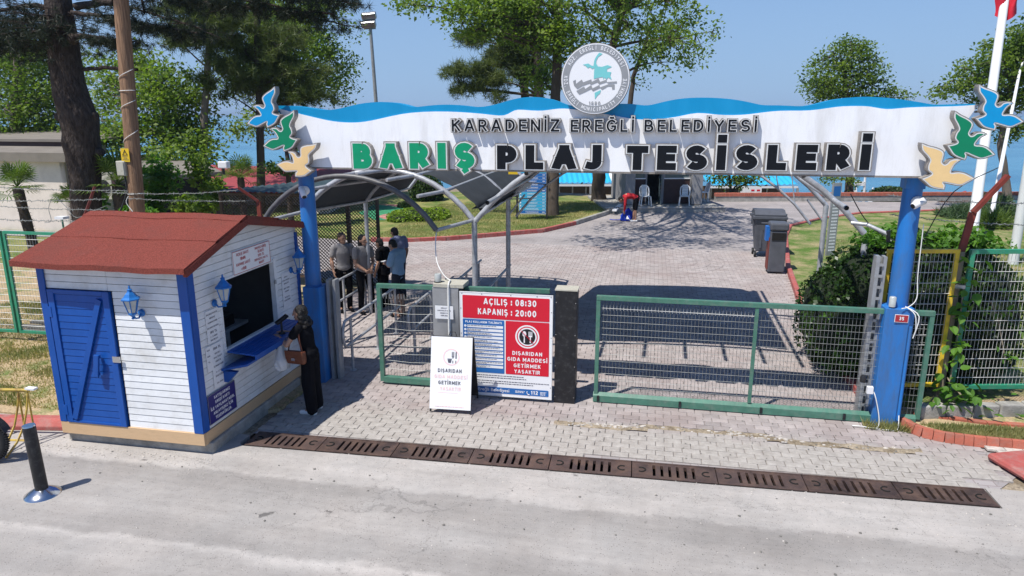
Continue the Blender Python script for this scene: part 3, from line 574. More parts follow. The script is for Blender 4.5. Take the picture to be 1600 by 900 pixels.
# boundary footing under the right fence: rough concrete blocks
ft = thing('fence_footing', (4.5, 10.5, 0), None, None, kind='structure')
fa, fb = Vector((3.95, 10.42, 0)), Vector((8.6, 11.6, 0))
for i in range(12):
    a, b = fa.lerp(fb, i/12), fa.lerp(fb, (i+1)/12); mb = MB(); mb.bar(a+Vector((.01, 0, .12)), b+Vector((-.01, 0, .12+random.uniform(-.02, .02))), .16, .26); mb.build('block', 'concrete', ft, bevel=.02)
# parapet of brick along the promenade
pw = thing('parapet_wall', (6, 37.2, 0), None, None, kind='structure')
pa, pb = Vector((3.3, 37.35, 0)), Vector((34, 44.5, 0)); d = (pb-pa).normalized(); nper = 290
mb = MB(); mb.bar(pa+Vector((0, 0, .12)), pb+Vector((0, 0, .12)), .24, .3); mb.build('wall_core', 'concrete', pw)
brm = bpy.data.meshes.new('brick'); q = MB(); q.bar(Vector((0, 0, 0)), d*.098, .3, .16); brm.from_pydata(q.v, [], q.f); brm.materials.append(MT['brick_red'])
for i in range(nper):
    p = pa+d*(i*.1085); o = bpy.data.objects.new('brick', brm); COL.objects.link(o); o.parent = pw; o.location = p+Vector((0, 0, .33+random.uniform(-.006, .006)))-pw.location
# ================================================================ DRAIN
DA, DB = Vector((-5.22, 8.055, 0)), Vector((4.07, 8.275, 0)); dd = (DB-DA)/9; du = dd.normalized(); dv = Vector((-du.y, du.x, 0)); gl = dd.length
mb = MB(); mb.add([DA-dv*.212+Vector((0, 0, -.12)), DB-dv*.212+Vector((0, 0, -.12)), DB+dv*.212+Vector((0, 0, -.12)), DA+dv*.212+Vector((0, 0, -.12))], [(0, 1, 2, 3)])
for s_ in (-1, 1):
    a = DA+dv*s_*.214; b = DB+dv*s_*.214; mb.bar(a+Vector((0, 0, -.065)), b+Vector((0, 0, -.065)), .02, .13)
ch = mb.build('drain_channel', 'drain_dark', None); ch['kind'] = 'structure'
glab = ['drain grate at the kiosk end, half in the kiosk shadow', 'second drain grate from the kiosk, rusty and half in sun', 'third drain grate from the kiosk, near the sandwich board',
 'fourth drain grate from the kiosk, reddish cast iron', 'middle drain grate of the row of nine', 'sixth drain grate from the kiosk, dark cast iron', 'seventh drain grate from the kiosk, in front of the long green gate',
 'eighth drain grate from the kiosk, second from the right end', 'rightmost drain grate of the row, rusty brown']
def groove_outline(cx, sgn):
    return [(cx+sgn*.055*math.cos(a), .055*math.sin(a)) for a in [R(60+i*30) for i in range(9)]]
for i in range(9):
    c = DA+dd*(i+.5); g = thing('drain_grate', c, glab[i], 'drain grate', 'cast iron drain grates across the entrance')
    mb = MB(); hx, hy, hz = gl/2-.006, .203, .0
    def bx(x0, x1, y0, y1, z0=-.045, z1=.004, m=None):
        m = m or mb; M4 = Matrix.Translation(c) @ Matrix(((du.x, dv.x, 0, 0), (du.y, dv.y, 0, 0), (0, 0, 1, 0), (0, 0, 0, 1))); m.box(x0, x1, y0, y1, z0, z1, M4)
    sl_ = [(-.24+k*.096) for k in range(6)]; sw = .018; sy = .135
    bx(-hx, hx, sy, hy); bx(-hx, hx, -hy, -sy)
    xs = [-hx]+[v for s_ in sl_ for v in (s_-sw, s_+sw)]+[hx]
    for k in range(0, len(xs), 2): bx(xs[k], xs[k+1], -sy, sy)
    for yy in (-hy+.012, hy-.012): bx(-hx, hx, yy-.012, yy+.012, .0041, .009)
    mb.build('grate_plate', 'cast_iron', g)
    for sg in (-1, 1):
        m2 = MB(); P = [c+du*x+dv*y+Vector((0, 0, .0055)) for x, y in groove_outline(sg*.40, sg)]
        m2.tube(P, .011, 5); m2.build('groove_shade', 'drain_dark', g)  # raised near-black C stands in for the shade of a groove
# ================================================================ KIOSK
KX0, KX1, KY0, KY1 = -7.62, -5.54, 7.50, 9.86
ks = thing('ticket_kiosk', (-6.58, 8.68, 0), 'white planked ticket kiosk with blue door and red felt roof', 'kiosk')
mb = MB(); mb.box(KX0-.03, KX1+.08, KY0+.05, KY1+.1, -.05, .15); mb.box(KX0+.05, KX1+.02, KY0+.1, KY1+.08, .15, .2); mb.build('plinth', 'concrete', ks, bevel=.02)
mb = MB(); mb.box(KX0-.03, KX1+.03, KY0-.035, KY0, .14, .31); mb.build('base_board', 'plank_tan', ks, bevel=.004)
mb = MB(); mb.box(KX1, KX1+.033, KY0+.002, KY1+.3, .14, .305); mb.build('base_board', 'plank_tan', ks, bevel=.004)
mb = MB(); mb.box(KX0-.035, KX0, KY0+.002, KY1+.3, .14, .305); mb.build('base_board', 'plank_tan', ks, bevel=.004)
KB = KY1+.42
# inner shell: floor, left, back walls and ceiling, dark inside
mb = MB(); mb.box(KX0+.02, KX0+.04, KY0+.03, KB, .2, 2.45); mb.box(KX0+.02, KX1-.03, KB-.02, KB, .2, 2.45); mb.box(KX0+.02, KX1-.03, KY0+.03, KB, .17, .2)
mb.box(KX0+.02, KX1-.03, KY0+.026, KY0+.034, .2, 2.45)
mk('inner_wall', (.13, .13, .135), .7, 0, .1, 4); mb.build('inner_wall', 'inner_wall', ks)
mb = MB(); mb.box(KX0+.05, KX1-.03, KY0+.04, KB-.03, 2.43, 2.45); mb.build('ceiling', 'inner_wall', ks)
PP = .0925
def clip_low(poly, f):   # keep z <= f(t)
    out = []
    for i in range(len(poly)):
        a, b = poly[i], poly[(i+1) % len(poly)]; fa, fb = a[1]-f(a[0]), b[1]-f(b[0])
        if fa <= 0: out.append(a)
        if (fa < 0) != (fb < 0) and fa != fb:
            k = fa/(fa-fb); out.append((a[0]+(b[0]-a[0])*k, a[1]+(b[1]-a[1])*k))
    return out
RY0, RYR, RY1 = 7.28, 8.66, 10.34
def rz(t): return 2.505+(t-RY0)*.42/(RYR-RY0) if t < RYR else 2.925-(t-RYR)*.31/(RY1-RYR)
def plank(parent, poly, o, u, w, mat='kiosk_white', nm='plank'):
    mb = MB(); mb.prism(poly, o, u, (0, 0, 1), w); return mb.build(nm, mat, parent)
k = 0; z = .312
while z < 2.95:      # front wall planks
    z1 = z+PP-.009
    if z < 2.46:
        segs = [(-6.60, KX1-.02)] if z < 2.14 else [(KX0+.02, -6.66), (-6.655, KX1-.02)]
        for a, b in segs:
            mb = MB(); mb.add([(a, KY0-.012, z), (b, KY0-.012, z), (b, KY0-.007, z1), (a, KY0-.007, z1), (a, KY0+.02, z), (b, KY0+.02, z), (b, KY0+.02, z1), (a, KY0+.02, z1)], [(0, 1, 2, 3), (3, 2, 6, 7), (1, 0, 4, 5), (1, 5, 6, 2), (0, 3, 7, 4)]); mb.build('plank', 'kiosk_white', ks)
    segs = [(KY0+.004, KB)] if not (1.235 < z < 2.13) else [(KY0+.004, 8.13), (9.56, KB)]
    for a, b in segs:      # side wall planks, cut to the gable
        ts = [a+(b-a)*i_/40 for i_ in range(41)]; ts = [q for q in ts if rz(q)-.02 > z+.004]
        if len(ts) < 2: continue
        if rz(a)-.02 >= z1 and rz(b)-.02 >= z1: ts = [a, b]
        poly = [(q, z) for q in ts]+[(q, min(z1, rz(q)-.02)) for q in ts[::-1]]
        if len(poly) < 3: continue
        n = len(poly); lx = lambda zz: KX1+.014-.006*(zz-z)/PP
        mb = MB(); mb.add([(lx(q[1]), q[0], q[1]) for q in poly]+[(KX1-.02, q[0], q[1]) for q in poly], [tuple(range(n))]+[(n+i, n+(i+1) % n, (i+1) % n, i) for i in range(n)]); mb.build('plank', 'kiosk_white', ks)
        mb = MB(); mb.add([(KX0-.016, q[0], q[1]) for q in poly]+[(KX0+.02, q[0], q[1]) for q in poly], [tuple(range(n))[::-1], tuple(range(n, 2*n))]+[(i, (i+1) % n, n+(i+1) % n, n+i) for i in range(n)])
        if k % 1 == 0: mb.build('plank', 'kiosk_white', ks)
    z += PP; k += 1
mb = MB(); mb.box(KX0, KX1, KB, KB+.02, .31, 2.6); mb.build('rear_wall', 'kiosk_white', ks)
# corner trims
for (x0, x1, y0, y1) in ((KX1-.1, KX1+.03, KY0-.04, KY0-.017), (KX0-.03, KX0+.07, KY0-.04, KY0-.017)):
    mb = MB(); mb.box(x0, x1, y0, y1, .312, 2.53); mb.build('corner_trim', 'kiosk_blue', ks, bevel=.004)
mb = MB(); mb.box(KX1+.017, KX1+.035, KY0-.015, KY0+.10, .312, 2.53); mb.build('corner_trim', 'kiosk_blue', ks, bevel=.004)
# door
dx0, dx1, dz0, dz1 = -7.53, -6.63, .315, 2.15
door = MB().box(dx0, dx1, KY0-.022, KY0+.01, dz0, dz1).build('door', 'kiosk_blue', ks)
z = dz0+.02
while z < dz1-.05:
    h = min(PP-.007, dz1-.03-z); mb = MB(); mb.add([(dx0+.09, KY0-.031, z), (dx1-.09, KY0-.031, z), (dx1-.09, KY0-.026, z+h), (dx0+.09, KY0-.026, z+h), (dx0+.09, KY0-.02, z), (dx1-.09, KY0-.02, z), (dx1-.09, KY0-.02, z+h), (dx0+.09, KY0-.02, z+h)], [(0, 1, 2, 3), (3, 2, 6, 7), (1, 0, 4, 5), (1, 5, 6, 2), (0, 3, 7, 4)]); mb.build('plank', 'kiosk_blue', door); z += PP
for x0, x1, z0, z1 in ((dx0, dx0+.09, dz0, dz1), (dx1-.09, dx1, dz0, dz1), (dx0+.091, dx1-.091, dz1-.05, dz1), (dx0+.091, dx1-.091, dz0, dz0+.03)):
    MB().box(x0, x1, KY0-.048, KY0-.023, z0, z1).build('door_frame', 'kiosk_blue', door, bevel=.003)
mb = MB(); mb.bar((dx0+.13, KY0-.05, dz0+.06), (dx1-.14, KY0-.05, dz1-.1), .075, .025, up=(0, 1, 0)); mb.build('brace', 'kiosk_blue', door, bevel=.003)
mb = MB(); mb.bar((-6.93, KY0-.10, 1.02), (-6.88, KY0-.10, 1.32), .07, .03, up=(0, 1, 0)); mb.bar((-6.925, KY0-.05, 1.05), (-6.925, KY0-.10, 1.05), .04); mb.bar((-6.885, KY0-.05, 1.29), (-6.885, KY0-.10, 1.29), .04); mb.build('handle', 'kiosk_blue', door, bevel=.004)
for z0 in (.42, 1.78): MB().box(dx0-.03, dx0+.03, KY0-.054, KY0-.045, z0, z0+.14).build('hinge', 'kiosk_blue', door)
MB().box(dx1-.06, dx1+.05, KY0-.058, KY0-.045, 1.22, 1.3).build('lock', 'chrome', door)
# roof: five felt sheets lapped on each other
def roof_strip(t0, t1, lift, name='roofing_sheet', th=.045, x0=-7.8, x1=-5.36):
    mb = MB(); n = 14; vs = []
    for j in range(2):
        t = (t0, t1)[j]
        for i in range(n+1):
            x = x0+(x1-x0)*i/n; wv = .008*math.sin(x*5+t*3)+random.uniform(-.004, .004); vs.append((x, t+(.01*math.sin(x*4) if j == 0 else 0), rz(t)+lift[j]+wv))
    top = vs; bot = [(a, b, c-th) for a, b, c in vs]; m = len(vs)
    fs = [(i, i+1, n+1+i+1, n+1+i) for i in range(n)]+[(m+i+1, m+i, m+n+1+i, m+n+1+i+1) for i in range(n)]
    fs += [(m+i, m+i+1, i+1, i) for i in range(n)]+[(n+1+i+1+0, m+n+1+i+1, m+n+1+i, n+1+i) for i in range(n)][:]
    fs += [(0, n+1, m+n+1, m), (n, m+n, m+2*n+1, 2*n+1)]
    mb.add(top+bot, fs); return mb.build(name, 'roof_red', ks)
roof_strip(7.24, 7.98, (.05, .05), th=.07); roof_strip(7.92, 8.54, (.062, .062)); roof_strip(8.5, 8.665, (.074, .074))
roof_strip(8.655, 9.5, (.074, .062)); roof_strip(9.45, 10.36, (.05, .05), th=.07)
for t0, t1 in ((7.26, 8.66), (8.66, 10.36)):
    mb = MB(); mb.bar((-5.375, t0, rz(t0)-.015), (-5.375, t1, rz(t1)-.015), .05, .09); mb.build('verge_trim', 'roof_red', ks)
# window: frame, counter leaves
wy0, wy1, wz0, wz1 = 8.15, 9.50, 1.235, 2.165
fr = MB(); fr.box(KX1-.03, KX1+.022, wy0-.03, wy0, wz0, wz1+.03); fr.box(KX1-.03, KX1+.022, wy0, wy1, wz1, wz1+.03); fr.box(KX1-.03, KX1+.03, wy0-.03, wy1+.05, wz0-.035, wz0)
win = fr.build('window_frame', 'kiosk_white', ks)
MB().box(KX1-.04, KX1+.035, wy1, wy1+.07, wz0, wz1+.05).build('shutter_post', 'kiosk_white', win)
MB().box(KX1+.036, KX1+.05, wy1-.03, wy1+.02, 1.83, 1.89).build('latch', 'sheet_steel', win)
ct = MB().add([(0, 0, 0)], []).build('counter', 'kiosk_blue', ks)
for i in range(5):
    x0 = KX1+.03+i*.088; MB().box(x0, x0+.084, 8.14, 9.72, 1.188-i*.006, 1.212-i*.006).build('board', 'kiosk_blue', ct, bevel=.003)
mb = MB(); mb.box(KX1+.45, KX1+.475, 8.12, 9.74, 1.125, 1.19); mb.build('front_lath', 'kiosk_blue', ct)
mb = MB(); mb.prism([(0, 0), (.40, .10), (.40, .13), (0, .03)], (KX1+.02, 7.98, .98), (1, 0, 0), (0, 0, 1), (0, 1.72, 0)); mb.build('lower_leaf', 'kiosk_blue', ct, bevel=.003)
for y0 in (8.02, 9.4):
    mb = MB(); mb.prism([(0, -.16), (.06, -.16), (.2, -.01), (0, -.0)], (KX1+.02, y0, .975), (1, 0, 0), (0, 0, 1), (0, .07, 0)); mb.build('bracket', 'kiosk_blue', ct)
# things inside
it = thing('desk', (-6.3, 9.2, .2), 'white work desk inside the kiosk behind the counter window', 'desk')
MB().box(-7.0, -6.42, 8.0, 10.15, .98, 1.03).build('desk_top', 'kiosk_white', it, bevel=.004); MB().box(-6.5, -6.43, 9.55, 9.62, .2, .975).build('leg', 'kiosk_white', it); MB().box(-6.5, -6.43, 8.02, 8.09, .2, .975).build('leg', 'kiosk_white', it)
MB().box(-6.44, -6.42, 8.1, 9.55, .86, .975).build('apron', 'kiosk_white', it); MB().box(-7.5, -6.6, 10.1, 10.2, 1.98, 2.02).build('shelf', 'kiosk_white', it)
mo = thing('monitor', (-6.7, 9.2, 1.03), 'black computer monitor seen through the kiosk window', 'monitor')
mk('screen_black', (.004, .004, .006), .25); MB().box(-6.72, -6.68, 8.75, 9.42, 1.32, 1.72).build('screen', 'black_plastic', mo, bevel=.006); MB().box(-6.679, -6.677, 8.77, 9.40, 1.34, 1.70).build('display', 'screen_black', mo); MB().box(-6.73, -6.7, 9.05, 9.13, 1.04, 1.34).build('stand', 'black_plastic', mo); MB().box(-6.8, -6.6, 8.96, 9.22, 1.03, 1.045).build('foot', 'black_plastic', mo)
pr = thing('receipt_printer', (-6.6, 9.75, 1.03), 'dark receipt printer on the desk inside the kiosk', 'printer')
MB().box(-6.75, -6.5, 9.6, 9.9, 1.032, 1.2).build('printer_body', 'black_plastic', pr, bevel=.02); MB().box(-6.7, -6.53, 9.64, 9.86, 1.202, 1.215).build('lid', 'bin_grey', pr)
kb_ = thing('keyboard', (-6.52, 9.0, 1.03), 'black keyboard on the desk inside the kiosk', 'keyboard'); MB().box(-6.6, -6.46, 8.8, 9.25, 1.032, 1.05).build('keys', 'black_plastic', kb_)
st_ = thing('stool', (-6.0, 8.6, .2), 'grey office chair back inside the kiosk below the window', 'office chair'); MB().box(-6.15, -5.75, 8.35, 8.8, .62, .68).build('seat', 'black_plastic', st_, bevel=.02); MB().box(-5.8, -5.74, 8.38, 8.78, .7, 1.1).build('backrest', 'bin_grey', st_, bevel=.02); MB().tube([(-5.95, 8.58, .2), (-5.95, 8.58, .62)], .03, 8).build('column', 'chrome', st_)
cr_ = thing('card_reader', S(439, 500, -5.2), 'black card reader on a short stand on the blue counter', 'card reader'); c = cr_.location; c.z = 1.2
m_ = MB().lathe((c.x, c.y, 1.2), [(.05, 0), (.05, .012), (.017, .03), (.015, .17)], 10); m_.build('stand', 'black_plastic', cr_)
m_ = MB(); m_.bar((c.x-.05, c.y-.06, 1.36), (c.x+.06, c.y+.08, 1.46), .085, .045); m_.build('reader', 'black_plastic', cr_, bevel=.01)
# lanterns
def lantern(x, y, z, outv, label=None):
    """carriage lantern whose arm reaches out from the wall along outv; z = lantern base"""
    o = Vector((x, y, z)); ov = Vector(outv); ax = o+ov*.16
    wl = MB(); wl.lathe(o+Vector((0, 0, -.05))+ov*.004, [(.05, 0), (.05, .012), (.03, .02)], 12, axis=ov); wp = wl.build('lantern', 'lantern_blue', ks)
    a = MB(); a.tube([o+ov*.01+Vector((0, 0, -.05)), o+ov*.06+Vector((0, 0, -.1)), o+ov*.12+Vector((0, 0, -.09)), ax+Vector((0, 0, -.03))], .012, 6); a.build('arm', 'lantern_blue', wp)
    m = MB(); m.lathe(ax, [(.012, -.09), (.022, -.075), (.012, -.06), (.03, -.04), (.052, -.02), (.05, 0)], 6, sm=False); m.build('lantern_base', 'lantern_blue', wp)
    m = MB(); m.lathe(ax, [(.046, .0), (.088, .165)], 6, sm=False); m.build('glass', 'glass_lamp', wp)
    m = MB()
    for kk in range(6):
        an = 2*math.pi*kk/6; m.bar(ax+Vector((math.cos(an)*.049, math.sin(an)*.049, 0)), ax+Vector((math.cos(an)*.092, math.sin(an)*.092, .165)), .01)
    m.build('frame', 'lantern_blue', wp)
    m = MB(); m.lathe(ax, [(.112, .163), (.116, .178), (.085, .2), (.06, .235), (.034, .262), (.026, .28), (.034, .29), (.012, .305), (.014, .32), (.004, .345)], 6, sm=False); m.build('cap', 'lantern_blue', wp)
lantern(-6.20, KY0-.018, 1.95, (0, -1, 0)); lantern(KX1+.02, 7.98, 1.98, (1, 0, 0)); lantern(KX1+.02, 10.02, 1.98, (1, 0, 0))
mb = MB(); mb.box(KX1-.01, KX1+.04, 10.22, 10.28, .3, 2.5); mb.build('corner_trim', 'kiosk_blue', ks, bevel=.004)
# notices
def flat_sign(name, label, cat, o, u, v, w, h, th=.006, mat='print_white', bw=0, bm=None):
    o, u, v = Vector(o), Vector(u), Vector(v); n = u.cross(v); t = thing(name, o, label, cat)
    m = MB(); m.prism([(0, 0), (w, 0), (w, h), (0, h)], o, u, v, n*th); m.build('panel', mat, t)
    if bw:
        m = MB()
        for a, b, c_, d_ in ((0, w, 0, bw), (0, w, h-bw, h), (0, bw, bw, h-bw), (w-bw, w, bw, h-bw)): m.prism([(a, c_), (b, c_), (b, d_), (a, d_)], o+n*(th+.0005), u, v, n*.002)
        m.build('border', bm, t)
    return t
def lines(t, o, u, v, n_off, rows, mat, cx=True, name='lettering'):
    """rows: (text, x, y, height, width or None, stroke)"""
    m = MB(); o, u, v = Vector(o), Vector(u), Vector(v)
    for tx, x, y, h, wd, sw in rows:
        put_text(m, tx, o+u*x+v*y, u, v, h, wd, w=sw, sp=.2, off=n_off, align='c' if cx else 'l')
    return m.build(name, mat, t)
U, V_ = Vector((0, 1, 0)), Vector((0, 0, 1))
o = (KX1+.02, 8.47, 2.19); t = flat_sign('hours_sign', 'white sign with red lettering above the kiosk window', 'sign', o, U, V_, .96, .315, .012, 'print_white', .006, 'print_redink')
lines(t, o, U, V_, .016, [('AÇILIŞ SAATİ', .24, .245, .04, .3, .2), ('10:00', .24, .175, .045, .13, .22), ('KAPANIŞ SAATİ', .24, .105, .04, .34, .2), ('-:00', .24, .03, .045, .13, .22),
 ('HAVUZ GİRİŞ', .71, .25, .036, .3, .2), ('ÜCRETİ', .71, .195, .036, .16, .2), ('250 TL', .71, .14, .036, .17, .2), ('DEPOZİTO 100 TL', .71, .085, .034, .36, .2), ('NAKİT', .71, .03, .036, .14, .2)], 'print_redink')
o = (KX1+.02, 7.62, .36); t = flat_sign('notice_board', 'navy blue notice with white lettering low on the kiosk corner', 'sign', o, U, V_, .62, .40, .01, 'print_navy', .005, 'print_grey')
lines(t, o, U, V_, .014, [('SATIŞLARIMIZ', .31, .32, .042, .36, .22), ('KREDİ KARTI', .31, .25, .042, .32, .22), ('İLE YAPILMAKTADIR.', .31, .18, .042, .54, .22), ('ANLAYIŞINIZ İÇİN', .31, .11, .042, .44, .22), ('TEŞEKKÜRLER.', .31, .04, .042, .37, .22)], 'print_white')
def sheet_of_paper(o, w, h, label, rows):
    t = flat_sign('paper_notice', label, 'notice', o, U, V_, w, h, .002, 'paper'); lines(t, o, U, V_, .0045, rows, 'print_ink'); return t
sheet_of_paper((KX1+.018, 7.77, 1.42), .27, .44, 'upper paper price list taped beside the left edge of the kiosk window', [('BALONLU HAVUTU', .135, .38, .022, .24, .2), ('GİRİŞTE', .135, .325, .022, .12, .2), ('ALINMAKTADIR', .135, .27, .022, .21, .2), ('BALONLU HAVUTU', .135, .2, .022, .24, .2), ('100 TL', .135, .13, .034, .15, .22), ('1 - 5 GRUP', .135, .075, .022, .15, .2), ('BALONLU 5', .135, .03, .022, .15, .2)])
sheet_of_paper((KX1+.019, 7.70, 1.06), .10, .34, 'narrow strip of paper taped left of the price list', [('100', .05, .28, .02, .06, .2), ('200', .05, .2, .02, .06, .2), ('TL', .05, .12, .02, .04, .2)])
sheet_of_paper((KX1+.021, 7.80, .80), .27, .60, 'lower paper price list taped above the navy notice', [('200 TL', .135, .52, .034, .16, .22), ('(7 GECELİ )', .135, .455, .022, .16, .2) if False else ('GECELİ', .135, .455, .022, .12, .2), ('ARAÇ ÜCRETİ', .135, .4, .022, .18, .2), ('GİRİŞTE', .135, .345, .022, .12, .2), ('ALINMAKTADIR', .135, .285, .022, .21, .2), ('0 - 6 YAŞ', .135, .2, .024, .13, .2), ('ÜCRETSİZDİR', .135, .145, .024, .17, .2), ('KDZ. EREĞLİ', .135, .05, .018, .14, .2)])
sheet_of_paper((KX1+.02, 9.72, 1.38), .26, .55, 'paper notice on the kiosk wall between window and right lantern', [('DİKKAT', .13, .47, .02, .1, .2), ('GÜVENLİK NEDENİYLE', .13, .42, .02, .22, .2), ('GİRİŞLERDE', .13, .37, .02, .15, .2), ('ÜCRET İADESİ', .13, .29, .022, .18, .2), ('YAPILMAZ', .13, .24, .022, .13, .2), ('06-08 YAŞ', .13, .15, .022, .14, .2), ('ÜCRETSİZDİR', .13, .1, .022, .18, .2)])
# ================================================================ ENTRANCE SIGN
FT = 10.06
sg = thing('entrance_sign', (-.8, 10.2, 3.5), 'wide white entrance sign with blue wave top, raised letters and six birds', 'sign')
wt = [(436, 170), (460, 176), (497, 185), (520, 190), (545, 192), (570, 191), (600, 184), (640, 175), (700, 173.5), (760, 178), (790, 183), (803, 170.5), (822, 172), (848, 174), (874, 168.5), (900, 171), (930, 176), (961, 180.5), (991, 187), (1022, 187), (1059, 183), (1090, 174.5), (1120, 180), (1158, 180), (1180, 177.5), (1218, 172), (1267, 174), (1308, 166), (1340, 165.5), (1361, 166), (1384, 172), (1414, 168), (1444, 167), (1501, 166), (1529, 163.5)]
bt = [(430, 165), (455, 165), (483, 169), (508, 173), (531, 170), (561, 161.5), (588, 159), (610, 159.4), (629, 163), (644, 168.5), (667, 165), (693, 163), (720, 164), (746, 168.5), (773, 164), (803, 154), (825, 151), (852, 152), (874, 158.6), (889, 167), (930, 163), (976, 161.6), (995, 163), (1012, 166), (1037, 158.6), (1067, 153), (1101, 152), (1142, 154), (1176, 160.5), (1191, 165), (1218, 164), (1255, 167), (1278, 162.4), (1304, 155), (1338, 151), (1369, 151), (1406, 154.6), (1444, 160.5), (1459, 164), (1482, 163), (1525, 162)]
def curve_panel(pts, zb, x_in, y0, y1, name, mat, parent, edge_mat=None):
    P = [T(x, y, FT) for x, y in pts]; P = [(p.x, p.z) for p in P]
    Q = [P[0]]            # resample smooth
    for a, b in zip(P, P[1:]):
        for k_ in (1, 2, 3): Q.append((a[0]+(b[0]-a[0])*k_/3, a[1]+(b[1]-a[1])*k_/3))
    for _ in range(3): Q = [Q[0]]+[((Q[i-1][0]+2*Q[i][0]+Q[i+1][0])/4, (Q[i-1][1]+2*Q[i][1]+Q[i+1][1])/4) for i in range(1, len(Q)-1)]+[Q[-1]]
    n = len(Q); top = Q; xl, xr = x_in; bot = [(xl+(xr-xl)*(q[0]-Q[0][0])/(Q[-1][0]-Q[0][0]), zb) for q in Q]
    mb = MB(); vs = [(x, y0, z) for x, z in top]+[(x, y0, z) for x, z in bot]+[(x, y1, z) for x, z in top]+[(x, y1, z) for x, z in bot]
    fs = []
    for i in range(n-1): fs += [(n+i, n+i+1, i+1, i), (2*n+i, 2*n+i+1, 3*n+i+1, 3*n+i), (i, i+1, 2*n+i+1, 2*n+i), (n+i+1, n+i, 3*n+i, 3*n+i+1)]
    fs += [(n, 0, 2*n, 3*n), (n-1, 2*n-1, 4*n-1, 3*n-1)]
    mb.add(vs, fs); return mb.build(name, mat, parent)
curve_panel(wt, 3.545, (-5.15, 3.52), FT, FT+.3, 'white_panel', 'sign_white', sg)
curve_panel(bt, 3.9, (-5.3, 3.8), FT+.012, FT+.29, 'wave_panel', 'sign_blue', sg)
MB().box(-5.15, 3.52, FT-.006, FT+.305, 3.52, 3.543).build('bottom_frame', 'letter_side', sg)
# lettering: side returns, pale rim, coloured face; every letter a part
def sign_word(word, x0, x1, yb, yt, face, w, parent, asp=1.0, small=False):
    a, b, c = T(x0, yb, FT), T(x1, yb, FT), T((x0+x1)/2, yt, FT); ht = c.z-(a.z+b.z)/2; wid = b.x-a.x
    sp = .3 if not small else .34
    Wd = glyph_tris(word, w, sp, 0, asp=asp)[2]; sx = wid/Wd; x = 0; g1, g2 = ((.075, .04) if not small else (.11, .065)); dep = .10 if not small else .085
    for ch in word:
        gw = glyph_tris(ch, w, sp, 0, asp=asp)[2]; k_ = x/Wd; o = Vector((a.x+x*sx, FT, a.z+(b.z-a.z)*k_))
        def layer(grow, off, depth, mat, nm, par, ww=w):
            mb = MB(); V, F, _, bd = glyph_tris(ch, ww, sp, grow, asp=asp)
            cx = (w-ww)/2
            vs = [Vector((o.x+(px+cx)*sx, FT-off, o.z+py*ht)) for px, py in V]; mb.add(vs, F)
            m_ = len(V); 
            if depth: mb.add(vs+[p+Vector((0, depth, 0)) for p in vs], [(q, p, p+m_, q+m_) for p, q in bd])
            return mb.build(nm, mat, par)
        L0 = layer(g1, dep, dep-.002, 'letter_side', 'letter', parent)
        layer(g2, dep+.003, 0, 'letter_rim', 'rim', L0)
        if small: layer(.012, dep+.006, 0, face, 'face', L0)
        else: layer(0, dep+.006, 0, face, 'face', L0)
        x += gw+sp
sign_word('BARIŞ', 557, 744, 262.5, 223, 'letter_green', .29, sg, asp=.92)
sign_word('PLAJ', 779, 940, 263.5, 226, 'letter_black', .29, sg, asp=.92)
sign_word('TESİSLERİ', 979, 1354, 264.5, 226, 'letter_black', .29, sg, asp=.92)
sign_word('KARADENİZ', 709, 875, 205, 186.5, 'letter_black', .13, sg, small=True)
sign_word('EREĞLİ', 893, 990, 205.5, 187, 'letter_black', .13, sg, small=True)
sign_word('BELEDİYESİ', 1007, 1180, 205.5, 187, 'letter_black', .13, sg, small=True)
